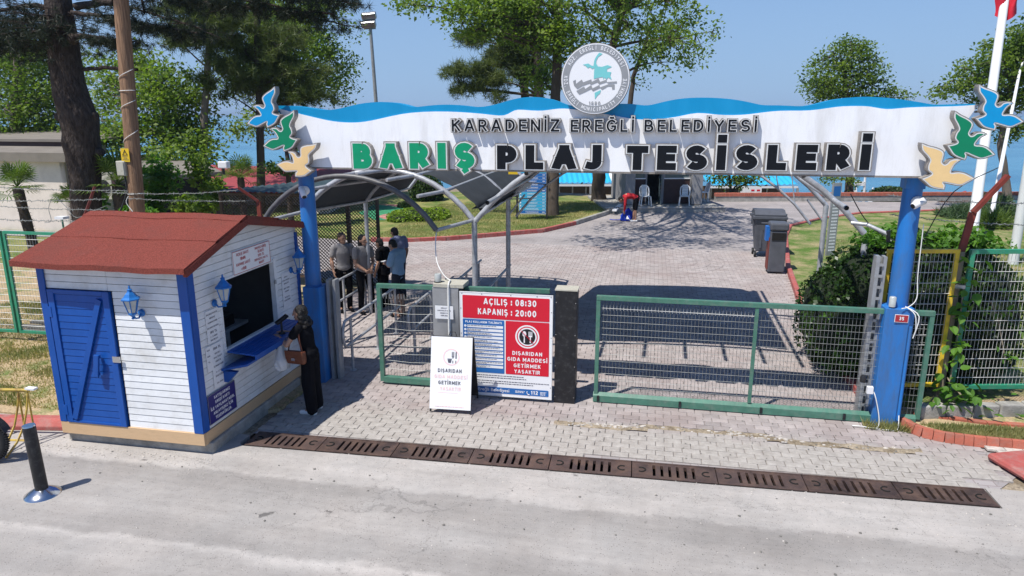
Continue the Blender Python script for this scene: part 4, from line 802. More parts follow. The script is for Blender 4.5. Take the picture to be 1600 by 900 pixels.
# birds
BIRD = [(120, 90), (200, 150), (300, 205), (370, 260), (388, 310), (366, 380), (350, 430), (380, 470), (420, 462), (460, 430), (530, 425), (598, 452), (520, 490), (470, 550), (450, 610), (550, 625), (640, 670), (740, 765), (640, 800), (550, 820), (430, 770), (330, 725), (345, 770), (330, 830), (230, 790), (160, 745), (110, 675), (60, 605), (150, 590), (203, 560), (160, 500), (172, 420), (202, 360), (170, 280), (120, 190)]
SHARP = {0, 11, 17, 23, 27}
def bird(tip, wing, mirror, face):
    """outline set by the upper wing tip and the far wing tip"""
    tz, wz_ = T(tip[0], tip[1], FT-.2), T(wing[0], wing[1], FT-.2); a = Vector((tz.x, tz.z)); b = Vector((wz_.x, wz_.z))
    raw = [Vector(((-x if mirror else x), -y)) for x, y in BIRD]; ra, rb = raw[0], raw[17]; k = complex(*(b-a))/complex(*(rb-ra))
    P = [a+Vector(((complex(*(p-ra))*k).real, (complex(*(p-ra))*k).imag)) for p in raw]
    if mirror: P = P[::-1]; shp = {len(P)-1-i for i in SHARP}
    else: shp = SHARP
    Q = []; n = len(P)
    for i in range(n):
        p0, p1, p2, p3 = P[i-1], P[i], P[(i+1) % n], P[(i+2) % n]
        if i in shp: p0 = p1
        if (i+1) % n in shp: p3 = p2
        for k_ in (0, .34, .67): Q.append(.5*((2*p1)+(-p0+p2)*k_+(2*p0-5*p1+4*p2-p3)*k_*k_+(-p0+3*p1-3*p2+p3)*k_**3))
    area = sum(Q[i].x*Q[(i+1) % len(Q)].y-Q[(i+1) % len(Q)].x*Q[i].y for i in range(len(Q)))
    if area < 0: Q = Q[::-1]
    m_ = len(Q); c = sum(Q, Vector((0, 0)))/m_
    def outl(gr):
        out = []
        for i in range(m_):
            d0 = Q[i]-Q[i-1]; d1 = Q[(i+1) % m_]-Q[i]; d = (d0.normalized()+d1.normalized()); d = d.normalized() if d.length > .05 else Vector((d1.y, -d1.x)).normalized(); n_ = Vector((d.y, -d.x))
            out.append(Q[i]+n_*gr)
        return out
    def lay(gr, y, depth, mat, nm, par):
        O = outl(gr); r_ = delaunay_2d_cdt(O, [], [list(range(m_))], 1, 1e-5); Vv, F_ = r_[0], r_[2]
        mb = MB(); mb.add([(v.x, y, v.y) for v in Vv], F_)
        if depth: mb.add([(v.x, y, v.y) for v in O]+[(v.x, y+depth, v.y) for v in O], [(i, m_+i, m_+(i+1) % m_, (i+1) % m_) for i in range(m_)])
        return mb.build(nm, mat, par)
    b0 = lay(.012, FT-.2, .11, 'letter_side', 'bird', sg); lay(.0, FT-.203, 0, 'letter_rim', 'rim', b0); lay(-.014, FT-.206, 0, face, 'face', b0)
    mb = MB(); mb.bar((c.x, FT-.092, c.y), (c.x+(-.1 if not mirror else .06), FT+.12, c.y-.02), .025); mb.build('bracket', 'letter_side', b0)
bird((1530, 133), (1599, 190), False, 'bird_blue'); bird((1492, 174), (1554, 241.5), False, 'bird_green'); bird((1440, 224), (1522, 279), False, 'bird_sand')
bird((429, 136), (387, 193), True, 'bird_blue'); bird((459, 173), (412, 228), True, 'bird_green'); bird((495, 224), (433, 257), True, 'bird_sand')
# emblem
ec = T(931, 124, FT); er = .465
em = MB().lathe((ec.x, FT-.02, ec.z), [(er, -.06), (er, .09)], 48, axis=(0, -1, 0), sm=False).build('emblem', 'letter_side', sg)
def disc(mb, c, r0, r1, y, n=56):
    vs = [(c.x+r*math.cos(2*math.pi*k/n), y, c.z+r*math.sin(2*math.pi*k/n)) for r in (r1, r0) for k in range(n)]
    if r0 > 0: mb.add(vs, [(k, n+k, n+(k+1) % n, (k+1) % n) for k in range(n)])
    else: mb.add(vs[:n], [tuple(range(n))[::-1]][:1])
    return mb
def fix_front(me_o): return me_o
y0 = FT-.113
disc(MB(), ec, .0, er*.985, y0).build('disc_face', 'print_white', em)
disc(MB(), ec, er*.765, er*.955, y0-.003).build('disc_ring', 'print_grey', em)
def ring_text(mb, text, c, r, a0, a1, h, y, flip=False, w=.17):
    n = len(text)
    for i, ch in enumerate(text):
        if ch == ' ': continue
        a = R(a0+(a1-a0)*i/(n-1)); u = Vector((math.sin(a), 0, -math.cos(a))) if not flip else Vector((-math.sin(a), 0, math.cos(a))); v = Vector((math.cos(a), 0, math.sin(a)))*(1 if not flip else -1)
        V, F, Wd, bd = glyph_tris(ch, w, .1, 0, asp=1.0); o = c+Vector((math.cos(a), 0, math.sin(a)))*r-u*(Wd*h*.42)-v*(h/2)
        mb.add([Vector((o.x+u.x*px*h*.85+v.x*py*h, y, o.z+u.z*px*h*.85+v.z*py*h)) for px, py in V], F)
mb = MB(); ring_text(mb, 'KDZ. EREĞLİ BELEDİYESİ', ec, er*.865, 150, 24, .052, y0-.006); ring_text(mb, 'KDZ. EREĞLİ MUNICIPALITY TÜRKİYE', ec, er*.858, 176, 358, .052, y0-.006, flip=True); mb.build('lettering', 'print_white', em)
def epoly(pts, mat, nm, y=None):
    P = [Vector((ec.x+(x-425)/360*er, ec.z-(yy-445)/360*er)) for x, yy in pts]
    if sum(P[i].x*P[(i+1) % len(P)].y-P[(i+1) % len(P)].x*P[i].y for i in range(len(P))) < 0: P = P[::-1]
    Vv, E_, F_ = delaunay_2d_cdt(P, [], [list(range(len(P)))], 1, 1e-6)[:3]; m = MB(); m.add([(v.x, y0-.004, v.y) for v in Vv], F_); return m.build(nm, mat, em)
epoly([(410, 445), (413, 330), (395, 345), (365, 325), (345, 335), (320, 310), (290, 300), (350, 290), (380, 310), (403, 315), (412, 255), (430, 220), (458, 184), (495, 195), (450, 225), (432, 260), (430, 290), (450, 320), (490, 325), (550, 308), (595, 325), (545, 345), (545, 375), (590, 378), (580, 410), (597, 455), (560, 430), (545, 450), (520, 430), (510, 455), (505, 425), (460, 432)], 'print_teal', 'mark')
epoly([(423, 585), (488, 555), (480, 590), (455, 610), (428, 650)], 'print_teal', 'mark')
epoly([(193, 465), (222, 450), (222, 495), (285, 450), (300, 478), (385, 448), (388, 475), (460, 440), (478, 475), (545, 452), (545, 478), (650, 470), (650, 490), (565, 492), (540, 478), (470, 500), (450, 478), (380, 505), (370, 488), (290, 515), (240, 545), (205, 510)], 'print_grey', 'wave_mark')
epoly([(230, 565), (310, 520), (325, 545), (385, 505), (400, 540), (470, 505), (480, 530), (560, 500), (628, 500), (630, 550), (605, 552), (600, 522), (560, 520), (500, 555), (480, 535), (405, 568), (385, 545), (330, 572), (262, 602)], 'print_grey', 'wave_mark')
mb = MB(); put_text(mb, '1880', (ec.x-.0, y0-.004, ec.z-.345), (1, 0, 0), (0, 0, 1), .052, None, w=.17, sp=.28, align='c', off=.002); mb.build('lettering', 'print_grey', em)
# posts of the gateway
def gate_post(px, label):
    c = T(px, 655, 10.33) if px > 1000 else Vector((-5.30, 10.33, 0)); x = 3.475 if px > 1000 else -5.32
    t = thing('gate_post', (x, 10.33, 0), label, 'post')
    MB().lathe((x, 10.36, 0), [(.135, .0), (.13, 1.6), (.12, 3.53)], 24).build('column', 'post_blue', t)
    MB().box(x-.12, x+.12, 10.26, 10.5, 3.36, 3.52).build('head_plate', 'post_blue', t)
    return t
gp = gate_post(1388, 'blue gateway post on the right with house number plate')
mb = MB(); mb.prism([(3.275, 10.16), (3.575, 10.12), (3.66, 10.19), (3.64, 10.5), (3.27, 10.5)], (0, 0, -.02), (1, 0, 0), (0, 1, 0), (0, 0, 1.75)); mb.build('casing', 'post_blue', gp, bevel=.008)
mb = MB(); mb.tube([(3.60, 10.10, .12), (3.60, 10.10, 1.5)], .022, 8); mb.build('conduit', 'post_blue', gp)
gl_ = gate_post(500, 'blue gateway post on the left beside the kiosk')
MB().box(-5.42, -5.13, 10.17, 10.5, -.02, 1.62).build('casing', 'post_blue', gl_, bevel=.008)
for x, lab in ((3.20, 'grey steel guide post behind the right gateway post'), (-5.02, 'grey steel guide post beside the left gateway post')):
    t = thing('guide_post', (x, 10.42, 0), lab, 'post'); hh = 2.42 if x > 0 else 1.72
    MB().box(x-.07, x-.02, 10.34, 10.5, 0, hh).build('channel', 'grey_steel', t); MB().box(x+.03, x+.075, 10.36, 10.52, 0, hh-.01).build('channel', 'grey_steel', t)
    MB().box(x-.068, x+.073, 10.44, 10.47, .02, hh-.03).build('web', 'grey_steel', t)
    if x > 0:
        m = MB()
        for kk in range(14): m.box(x-.02, x+.03, 10.335, 10.345, .2+kk*.16, .24+kk*.16)
        m.build('slot_plate', 'sheet_steel', t)['kind'] = 'stuff'
        MB().lathe((3.36, 10.2, 1.75), [(.045, 0), (.045, .13), (.035, .14)], 12).build('warning_light', 'glass_lamp', t)
o = (3.39, 10.13, 1.55); t = flat_sign('number_plate', 'small red house number plate 35 on the blue post', 'number plate', o, Vector((.996, -.08, 0)).normalized(), V_, .17, .11, .006, 'print_white')
m = MB(); m.prism([(.006, .006), (.164, .006), (.164, .104), (.006, .104)], Vector(o)+Vector((0, -.0065, 0)), Vector((.996, -.08, 0)).normalized(), V_, (0, -.001, 0)); mk('plate_red', (.4, .03, .04), .35); m.build('field', 'plate_red', t)
lines(t, o, Vector((.996, -.08, 0)).normalized(), V_, .010, [('35', .085, .032, .05, .06, .2)], 'print_white')
# cctv cameras
def cctv(p, dirn, label):
    p = Vector(p); dn = Vector(dirn).normalized(); t = thing('security_camera', p, label, 'security camera')
    MB().lathe(p, [(.07, 0), (.075, .03), (.05, .06)], 16, axis=(0, -1, 0)).build('mount', 'white_paint', t)
    q = p+Vector((0, -.1, -.01)); b = MB(); b.tube([q+dn*-.09, q+dn*-.08, q+dn*.1, q+dn*.11], [.03, .048, .046, .036], 14); b.build('camera_body', 'white_paint', t)
    MB().tube([q+dn*.108, q+dn*.116], .033, 14).build('lens', 'black_plastic', t)
    MB().tube([p, p+Vector((0, -.05, .02)), q], .02, 8).build('arm', 'white_paint', t); return t
cctv((3.50, 10.23, 3.2), (-.8, -.45, -.35), 'white security camera high on the right blue post'); cctv((-5.27, 10.22, 3.17), (.45, -.5, -.6), 'white security camera on the left blue post under the birds')
t = thing('loose_cable', (3.5, 10.1, .0), 'loose white cables at the blue post', 'cable')
def cab(pts, r, mat, par, nm='cable', sub=4):
    P = [Vector(p) for p in pts]; Q = []
    for i in range(len(P)-1):
        p0, p1, p2, p3 = P[max(i-1, 0)], P[i], P[i+1], P[min(i+2, len(P)-1)]
        for k_ in range(sub):
            k = k_/sub; Q.append(.5*((2*p1)+(-p0+p2)*k+(2*p0-5*p1+4*p2-p3)*k*k+(-p0+3*p1-3*p2+p3)*k**3))
    Q.append(P[-1]); return MB().tube(Q, r, 5).build(nm, mat, par)
cab([(3.62, 10.22, 2.9), (3.63, 10.2, 2.2), (3.64, 10.15, 1.9), (3.55, 10.12, 1.78), (3.45, 10.1, 1.75)], .007, 'cable_white', t); cab([(3.5, 10.12, 1.78), (3.62, 10.07, 1.68), (3.66, 10.08, 1.45)], .008, 'cable_white', t); cab([(3.52, 10.12, 1.77), (3.67, 10.06, 1.66), (3.63, 10.06, 1.35)], .008, 'cable_white', t)
cab([(3.22, 10.1, .55), (3.26, 10.05, .45), (3.33, 10.02, .15), (3.3, 10.0, .02), (3.1, 10.0, .03), (2.99, 10.02, .02)], .008, 'cable_white', t); cab([(3.6, 10.08, .2), (3.58, 10.0, .04), (3.5, 9.98, .01), (3.15, 10.02, .01)], .008, 'cable_white', t)
MB().box(3.14, 3.22, 10.06, 10.12, .5, .6).build('junction_box', 'white_paint', t); MB().lathe((3.08, 10.1, .66), [(.04, 0), (.045, .06), (.03, .1)], 10).build('sensor', 'black_plastic', t)
# ================================================================ GATE LEAVES
def mesh_panel(parent, x0, x1, z0, z1, y, dx, dz, r=.0022, mat='wire_grey', top_curl=True, wav=.0):
    mb = MB(); n = int((x1-x0)/dx)
    for i in range(1, n+1):
        x = x0+i*(x1-x0)/(n+1); mb.tube([(x, y, z0), (x, y, z1)], r, 4, cap=False, sm=False)
    m_ = int((z1-z0)/dz)
    for j in range(1, m_+1):
        z = z0+j*(z1-z0)/(m_+1); mb.tube([(x0, y-.004, z), ((x0+x1)/2, y-.004, z-wav), (x1, y-.004, z)], r, 4, cap=False, sm=False)
    o = mb.build('wire_mesh', mat, parent); o['kind'] = 'stuff'; return o
lg = thing('sliding_gate', (1.5, 10.25, 0), 'long green sliding gate with wire mesh across the entrance', 'gate')
gx0, gx1 = -.70, 3.93
for (a, b, w_, nm) in (((gx0, 10.25, 1.665), (gx1, 10.25, 1.665), .07, 'top_rail'), ((gx0+.03, 10.25, .1), (gx0+.03, 10.25, 1.63), .06, 'stile'), ((gx1-.03, 10.25, .1), (gx1-.03, 10.25, 1.63), .06, 'stile'), ((1.60, 10.25, .16), (1.60, 10.25, 1.63), .05, 'stile')):
    mb = MB(); mb.bar(a, b, w_); mb.build(nm, 'gate_green', lg, bevel=.004)
mb = MB(); mb.prism([(-.05, 0), (.04, 0), (.04, .13), (.0, .145), (-.05, .1)], (gx0-.01, 10.25, .015), (0, 1, 0), (0, 0, 1), (gx1-.05-gx0, 0, 0)); mb.build('bottom_rail', 'gate_green', lg)
for x in (-.65, .58, 1.75, 2.9): MB().box(x, x+.035, 10.185, 10.20, .03, .12).build('guide_clip', 'black_metal', lg)
mesh_panel(lg, gx0+.06, 1.575, .15, 1.6, 10.27, .052, .105, .0028, 'wire_grey'); mesh_panel(lg, 1.625, gx1-.06, .15, 1.63, 10.27, .052, .105, .0028, 'wire_grey')
mb = MB()
for i in range(44): x = gx0+.1+i*.051; mb.tube([(x, 10.265, 1.47), (x, 10.262, 1.555)], .004, 4)
mb.tube([(gx0+.07, 10.262, 1.5), (1.57, 10.262, 1.49)], .004, 4); o = mb.build('mesh_ends', 'wire_pale', lg); o['kind'] = 'stuff'
sgt = thing('pedestrian_gate', (-3.2, 10.35, 0), 'short green mesh gate leaf in front of the walkway rails', 'gate')
sx0, sx1 = -4.22, -1.42
for (a, b, w_, nm) in (((sx0, 10.35, 1.66), (sx1, 10.35, 1.70), .07, 'top_rail'), ((sx0+.035, 10.35, .04), (sx0+.035, 10.35, 1.63), .07, 'stile'), ((sx0+.07, 10.35, .08), (sx1, 10.35, .08), .1, 'bottom_rail')):
    mb = MB(); mb.bar(a, b, w_); mb.build(nm, 'gate_green', sgt, bevel=.004)
mesh_panel(sgt, sx0+.08, -3.25, .13, 1.5, 10.365, .05, .14, .0025, 'wire_grey', wav=.02)
mb = MB()
for i in range(22): x = sx0+.1+i*.05; mb.tube([(x, 10.36, 1.45), (x, 10.355, 1.53)], .004, 4)
o = mb.build('mesh_ends', 'wire_pale', sgt); o['kind'] = 'stuff'
# cabinet
cbt = thing('gate_cabinet', (-3.0, 10.2, 0), 'grey steel control cabinet with a lamp on top beside the red board', 'cabinet')
MB().box(-3.22, -2.80, 10.10, 10.42, .0, 1.74).build('cabinet_body', 'sheet_steel', cbt, bevel=.006); MB().box(-3.2, -2.72, 10.09, 10.44, 1.742, 1.80).build('top_plate', 'cab_top', cbt, bevel=.004)
MB().lathe((-3.15, 10.2, 1.80), [(.05, 0), (.055, .015), (.055, .12), (.045, .135)], 14).build('warning_light', 'glass_lamp', cbt); MB().lathe((-3.15, 10.2, 1.795), [(.062, 0), (.062, .02)], 14).build('lamp_base', 'black_plastic', cbt)
MB().box(-2.97, -2.93, 10.075, 10.098, .05, 1.74).build('cable_duct', 'cable_white', cbt)
MB().box(-2.795, -2.76, 10.12, 10.4, .05, 1.74).build('side_rail', 'black_metal', cbt)
o = (-3.17, 10.073, 1.25); t = flat_sign('paper_notice', 'small paper notice taped to the grey gate cabinet', 'notice', o, Vector((1, 0, 0)), V_, .29, .21, .002, 'paper')
lines(t, o, Vector((1, 0, 0)), V_, .0045, [('DİKKAT', .145, .165, .018, .1, .22), ('KONTROLLÜ GEÇİŞ', .145, .125, .018, .21, .22), ('SERBESTÇE', .145, .085, .018, .13, .22), ('GİRİLMEZ', .145, .045, .018, .11, .22)], 'print_ink')
# black post
bp_ = thing('gate_housing', (-1.1, 10.2, 0), 'black steel gate housing post between red board and long gate', 'housing')
MB().box(-1.30, -.98, 10.08, 10.36, .0, 1.78).build('housing_body', 'black_metal', bp_, bevel=.006); MB().box(-1.31, -.97, 10.075, 10.365, 1.782, 1.80).build('top_plate', 'cab_top', bp_)
m = MB()
for x in (-1.285, -.995):
    for z in (.1, .6, 1.1, 1.6): m.lathe((x, 10.078, z), [(.009, 0), (.007, .005)], 6, axis=(0, -1, 0))
m.build('screws', 'chrome', bp_)
# ================================================================ RULES BOARD
X_ = Vector((1, 0, 0))
bo = Vector((-2.77, 10.06, .05)); bw, bh = 1.44, 1.66
t = flat_sign('rules_board', 'large white, red and blue board with opening hours and beach rules', 'sign board', bo, X_, V_, bw, bh, .02, 'print_white', .012, 'letter_rim')
def fld(t, x0, z0, x1, z1, mat, nm, off=.022, r=.012, o=bo, u=X_):
    P = arc(x1-r, z1-r, r, r, 0, 90, 3)+arc(x0+r, z1-r, r, r, 90, 180, 3)+arc(x0+r, z0+r, r, r, 180, 270, 3)+arc(x1-r, z0+r, r, r, 270, 360, 3)
    m = MB(); m.prism(P, Vector(o)+u.cross(V_)*off, u, V_, u.cross(V_)*.0015); return m.build(nm, mat, t)
fld(t, .05, 1.25, 1.39, 1.61, 'print_red', 'hours_field'); fld(t, .05, .38, .70, 1.235, 'print_blue', 'rules_field'); fld(t, .72, .38, 1.39, 1.235, 'print_red', 'warning_field'); fld(t, .05, .05, 1.39, .15, 'print_blue', 'footer_field')
lines(t, bo, X_, V_, .0255, [('AÇILIŞ :', .60, 1.475, .1, .44, .2), ('08:30', 1.03, 1.475, .1, .32, .2), ('KAPANIŞ :', .555, 1.315, .1, .53, .2), ('20:00', 1.03, 1.315, .1, .32, .2),
 ('PLAJ KULLANIM TALİMATI', .375, 1.175, .036, .57, .22), ('DIŞARIDAN', 1.055, .70, .062, .46, .2), ('GIDA MADDESİ', 1.055, .60, .062, .62, .2), ('GETİRMEK', 1.055, .50, .062, .42, .2), ('YASAKTIR', 1.055, .405, .062, .40, .2), ('112', 1.17, .072, .06, .11, .22)], 'print_white')
m = MB()
for k in range(12):
    z0 = 1.105-k*.0585; m.prism([(.12, z0), (.68, z0), (.68, z0+.04), (.12, z0+.04)], bo+Vector((0, -.0245, 0)), X_, V_, (0, -.001, 0))
    m.lathe(bo+Vector((.088, -.0245, z0+.02)), [(.02, 0), (.02, .001)], 10, axis=(0, -1, 0))
m.build('rule_rows', 'print_white', t)
m = MB(); rr = random.Random(5)
def scribble(m, x0, x1, z, h, rr, o, off, u=X_, v=V_):
    x = x0; n = u.cross(v)
    while x < x1:
        w_ = rr.uniform(.012, .05); w_ = min(w_, x1-x); m.prism([(x, z), (x+w_, z), (x+w_, z+h), (x, z+h)], Vector(o)+n*off, u, v, n*.0005); x += w_+.008
for k in range(12):
    z0 = 1.105-k*.0585; scribble(m, .125, .125+rr.uniform(.3, .54), z0+.024, .009, rr, bo, .0262)
    if k % 3: scribble(m, .125, .125+rr.uniform(.15, .5), z0+.008, .008, rr, bo, .0262)
for k, z0 in enumerate((.335, .30, .245, .21)): scribble(m, .08 if k % 2 == 0 else .1, 1.0+.3*(k % 3 > 1)+(.05*k), z0, .011, rr, bo, .0225)
m.build('small_print', 'print_ink', t)
m = MB(); scribble(m, .87, 1.02, .105, .011, rr, bo, .0245); scribble(m, .87, 1.0, .085, .011, rr, bo, .0245); scribble(m, 1.26, 1.36, .11, .01, rr, bo, .0245); scribble(m, 1.26, 1.34, .09, .01, rr, bo, .0245); scribble(m, 1.26, 1.34, .07, .01, rr, bo, .0245); m.build('small_print', 'print_white', t)
# handset mark
m = MB(); P = [bo+Vector((1.065+.03*math.cos(R(a))-.0+.02, -.0262, .1+.034*math.sin(R(a)))) for a in range(150, 291, 20)]; m.tube(P, .007, 4); m.build('phone_mark', 'print_white', t)
# lower-case footer from the built-in face
def font_text(par, body, o, u, v, size, mat, off=.003, name='lettering', bold=0.012):
    cu = bpy.data.curves.new('lettering', 'FONT'); cu.body = body; cu.size = size; cu.resolution_u = 3; cu.offset = bold*size
    ob = bpy.data.objects.new('lettering', cu); COL.objects.link(ob); dg = bpy.context.evaluated_depsgraph_get(); me = bpy.data.meshes.new_from_object(ob.evaluated_get(dg)); bpy.data.objects.remove(ob); bpy.data.curves.remove(cu)
    me.materials.clear(); me.materials.append(MT[mat]); u, v = Vector(u), Vector(v); n = u.cross(v); o = Vector(o)+n*off
    me.transform(Matrix(((u.x, v.x, n.x, o.x), (u.y, v.y, n.y, o.y), (u.z, v.z, n.z, o.z), (0, 0, 0, 1)))); o_ = link_mesh(name, me, par); o_['kind'] = 'stuff'; return o_
font_text(t, '. Ereğli Belediyesi', bo+Vector((.24, 0, .08)), X_, V_, .075, 'print_white', .0262)
def nofood(t, c, r, y, red, mat_in, glyph_c, n=X_, tilt=V_):
    u, v = n, tilt; nn = u.cross(v)
    def ring(r0, r1, off, mat, nm):
        m = MB(); N_ = 32; vs = [Vector(c)+u*(q*math.cos(2*math.pi*k/N_))+v*(q*math.sin(2*math.pi*k/N_))+nn*off for q in (r1, r0) for k in range(N_)]
        m.add(vs, [(k, (k+1) % N_, N_+(k+1) % N_, N_+k) for k in range(N_)]) if r0 > 0 else m.add(vs[:N_], [tuple(range(N_))]); return m.build(nm, mat, t)
    return ring
c = bo+Vector((1.055, 0, 1.0)); rg = nofood(t, c, .2, 0, None, None, None)
rg(.162, .185, .0250, 'print_white', 'ring'); rg(.118, .162, .0252, 'print_red', 'ring'); rg(.10, .145, .0254, 'print_white', 'ring'); rg(0, .124, .0262, 'print_black', 'disc')
def cutlery(t, c, s, off, mat, u=X_, v=V_):
    nn = u.cross(v); m = MB(); c = Vector(c)+nn*off
    sp_ = [(-.045+.03*math.cos(a), .045+.045*math.sin(a)) for a in [2*math.pi*k/14 for k in range(14)]]; m.prism([(x*s, y*s) for x, y in sp_], c, u, v, nn*.001)
    m.prism([(x*s, y*s) for x, y in [(-.052, .005), (-.055, -.095), (-.035, -.095), (-.038, .005)]], c, u, v, nn*.001)
    for dx in (.02, .036, .052, .068): m.prism([(x*s, y*s) for x, y in [(dx, .02), (dx+.009, .02), (dx+.009, .085), (dx, .085)]], c, u, v, nn*.001)
    m.prism([(x*s, y*s) for x, y in [(.02, .0), (.077, .0), (.077, .02), (.02, .02)]], c, u, v, nn*.0012); m.prism([(x*s, y*s) for x, y in [(.038, -.095), (.058, -.095), (.056, .002), (.04, .002)]], c, u, v, nn*.0014)
    return m.build('cutlery_mark', mat, t)
cutlery(t, c, 1.0, .0275, 'print_white')
m = MB(); m.bar(c+Vector((-.095, -.0305, .095)), c+Vector((.095, -.0305, -.095)), .002, .028, up=(0, 1, 0)); m.v = [tuple(v) for v in m.v]; m.build('slash', 'print_red', t)
m = MB()
for x in (.04, .35, .8, 1.2, 1.41):
    m.lathe(bo+Vector((x, -.02, 1.635)), [(.01, 0), (.008, .004)], 8, axis=(0, -1, 0))
for z in (.2, .6, 1.0, 1.4):
    for x in (.02, 1.42): m.lathe(bo+Vector((x, -.02, z)), [(.009, 0), (.007, .004)], 8, axis=(0, -1, 0))
m.build('screws', 'grey_steel', t)
# ================================================================ SANDWICH BOARD
A0 = G(671, 645); A1 = G(735, 649); u = (A1-A0); aw = u.length; u.normalize(); bk = Vector((-u.y, u.x, 0)); hA = 1.12; tl = (Vector((0, 0, hA))+bk*.24).normalized()
t = thing('sandwich_board', (A0+A1)/2, 'white folding sandwich board on black frame in front of the gate', 'sandwich board')
Lh = 1.13; o = A0+Vector((0, 0, .02))
m = MB(); m.prism([(0, .05), (aw, .05), (aw, Lh), (0, Lh)], o, u, tl, u.cross(tl)*-.006); pnl = m.build('front_panel', 'print_white', t)
m = MB()
for x in (.012, aw-.012): m.bar(o+u*x+bk*.02, o+u*x+tl*(Lh-.0)+bk*.02, .025)
for zz in (.06, Lh-.01): m.bar(o+u*.01+tl*zz+bk*.02, o+u*(aw-.01)+tl*zz+bk*.02, .025)
m.build('front_frame', 'black_metal', t)
m = MB(); tb = (Vector((0, 0, hA))-bk*.3).normalized(); ob = o+bk*.62
for x in (.012, aw-.012): m.bar(ob+u*x, ob+u*x+tb*1.12, .025)
m.bar(ob+u*.01+tb*.06, ob+u*(aw-.01)+tb*.06, .02); m.build('rear_frame', 'black_metal', t)
m = MB(); m.prism([(0, .05), (aw, .05), (aw, Lh-.03), (0, Lh-.03)], ob-bk*.01, u, tb, u.cross(tb)*-.005); m.build('rear_panel', 'black_metal', t)
MB().tube([o+u*(aw/2-.06)+tl*Lh+bk*.05, o+u*(aw/2-.04)+tl*(Lh+.06)+bk*.05, o+u*(aw/2+.04)+tl*(Lh+.06)+bk*.05, o+u*(aw/2+.06)+tl*Lh+bk*.05], .006, 6).build('handle', 'black_metal', t)
def L2(rows, mat): return lines(t, o, u, tl, .003, rows, mat)
L2([('DIŞARIDAN', aw*.47, .60, .055, .36, .2), ('GETİRMEK', aw*.47, .42, .055, .34, .2)], 'print_ink'); L2([('GIDA MADDESİ', aw*.5, .51, .055, .5, .2), ('YASAKTIR', aw*.5, .33, .055, .32, .2)], 'print_pink')
m = MB(); m.prism([(.12, .295), (.42, .295), (.42, .302), (.12, .302)], o, u, tl, u.cross(tl)*.002); m.build('underline', 'print_pink', t)
c = o+u*(aw*.5)+tl*.83; nn = u.cross(tl); N_ = 32; m = MB()
vs = [c+u*(q*math.cos(2*math.pi*k/N_))+tl*(q*math.sin(2*math.pi*k/N_))+nn*.002 for q in (.125, .108) for k in range(N_)]; m.add(vs, [(k, (k+1) % N_, N_+(k+1) % N_, N_+k) for k in range(N_)]); m.build('ring', 'print_pink', t)
m = MB()
for P in ([(-.055, -.04), (-.045, -.085), (-.005, -.085), (.005, -.04)], [(-.058, -.035), (.008, -.035), (.008, -.022), (-.058, -.022)], [(.02, .01), (.028, .01), (.028, .08), (.02, .08)], [(.034, .01), (.042, .01), (.042, .08), (.034, .08)], [(.006, .01), (.014, .01), (.014, .08), (.006, .08)], [(.006, -.0), (.042, -.0), (.042, .012), (.006, .012)], [(.018, -.02), (.03, -.02), (.03, .0), (.018, .0)], [(.062, -.02), (.08, -.02), (.08, .08), (.07, .085), (.062, .07)], [(.018, -.09), (.03, -.09), (.03, -.05), (.018, -.05)], [(.063, -.09), (.075, -.09), (.075, -.05), (.063, -.05)]): m.prism(P, c+nn*.002, u, tl, nn*.001)
m.build('cutlery_mark', 'print_ink', t)
m = MB(); scribble(m, .08, .52, .085, .012, rr, o, .003, u, tl); m.build('small_print', 'print_pink', t)
# ================================================================ YARD CANOPY AND WALKWAY CANOPY
def arch_pts(xl, zl, xr, zr, rise, t, n=18, t2=None):
    out = []; w2 = (xr-xl)/2; cx = (xl+xr)/2
    c = (w2*w2-rise*rise)/(2*rise); Rr = c+rise
    for i in range(n+1):
        k = i/n; x = xl+(xr-xl)*k; h = math.sqrt(max(Rr*Rr-(x-cx)**2, 0))-c
        out.append((x, t if t2 is None else t+(t2-t)*k, zl+(zr-zl)*k+h))
    return out
YA, YB = 11.72, 14.3
cy = thing('yard_canopy', (.2, 13, 0), 'arched tube canopy with dark shade cloth spanning the yard behind the sign', 'canopy')
XL, XR, ZS = -2.94, 3.32, 2.52
F1 = arch_pts(XL, ZS, XR, ZS, 1.5, YA); F2 = arch_pts(XL+.08, ZS+.1, XR, ZS+.12, 1.42, YB)
MB().tube(F1, .048, 10).build('arch_tube', 'tube_grey', cy); MB().tube(F2, .045, 10).build('arch_tube', 'tube_grey', cy)
F3 = arch_pts(XL+.25, ZS-.25, XR-.25, ZS-.25, 1.45, YB-.02); MB().tube(F3, .025, 8).build('truss_tube', 'tube_grey', cy)
def on_arch(k, t): # surface point at share k across, depth t
    n = len(F1)-1; i = min(int(k*n), n-1); f = k*n-i; a = Vector(F1[i]).lerp(Vector(F1[i+1]), f); b = Vector(F2[i]).lerp(Vector(F2[i+1]), f); g = (t-YA)/(YB-YA); return a.lerp(b, g)
for k in (.07, .17, .28, .39, .5, .61, .72, .82, .92):
    a, b = on_arch(k, 10.92), on_arch(k, 16.5 if .25 < k < .75 else 14.6)
    q = MB().tube([a+Vector((0, 0, -.0)), b], .036, 10, cap=False); q.build('purlin', 'tube_grey', cy)
    MB().tube([a+(b-a)*.0006, a+(b-a)*.001], .03, 10).build('pipe_bore', 'drain_dark', cy)
for (x, t, z) in ((XL, YA, ZS), (XL+.08, YB, ZS+.1), (XR, YB, ZS+.12), (XR+.1, YA+.25, ZS-.2)):
    MB().tube([(x, t, 0), (x, t, z)], .05, 12).build('post', 'tube_grey', cy)
    if t == YB:
        a = 1 if x < 0 else -1; MB().tube([(x, t, z-.35), (x+a*.35, t, z+.1)], .02, 6).build('strut', 'tube_grey', cy)
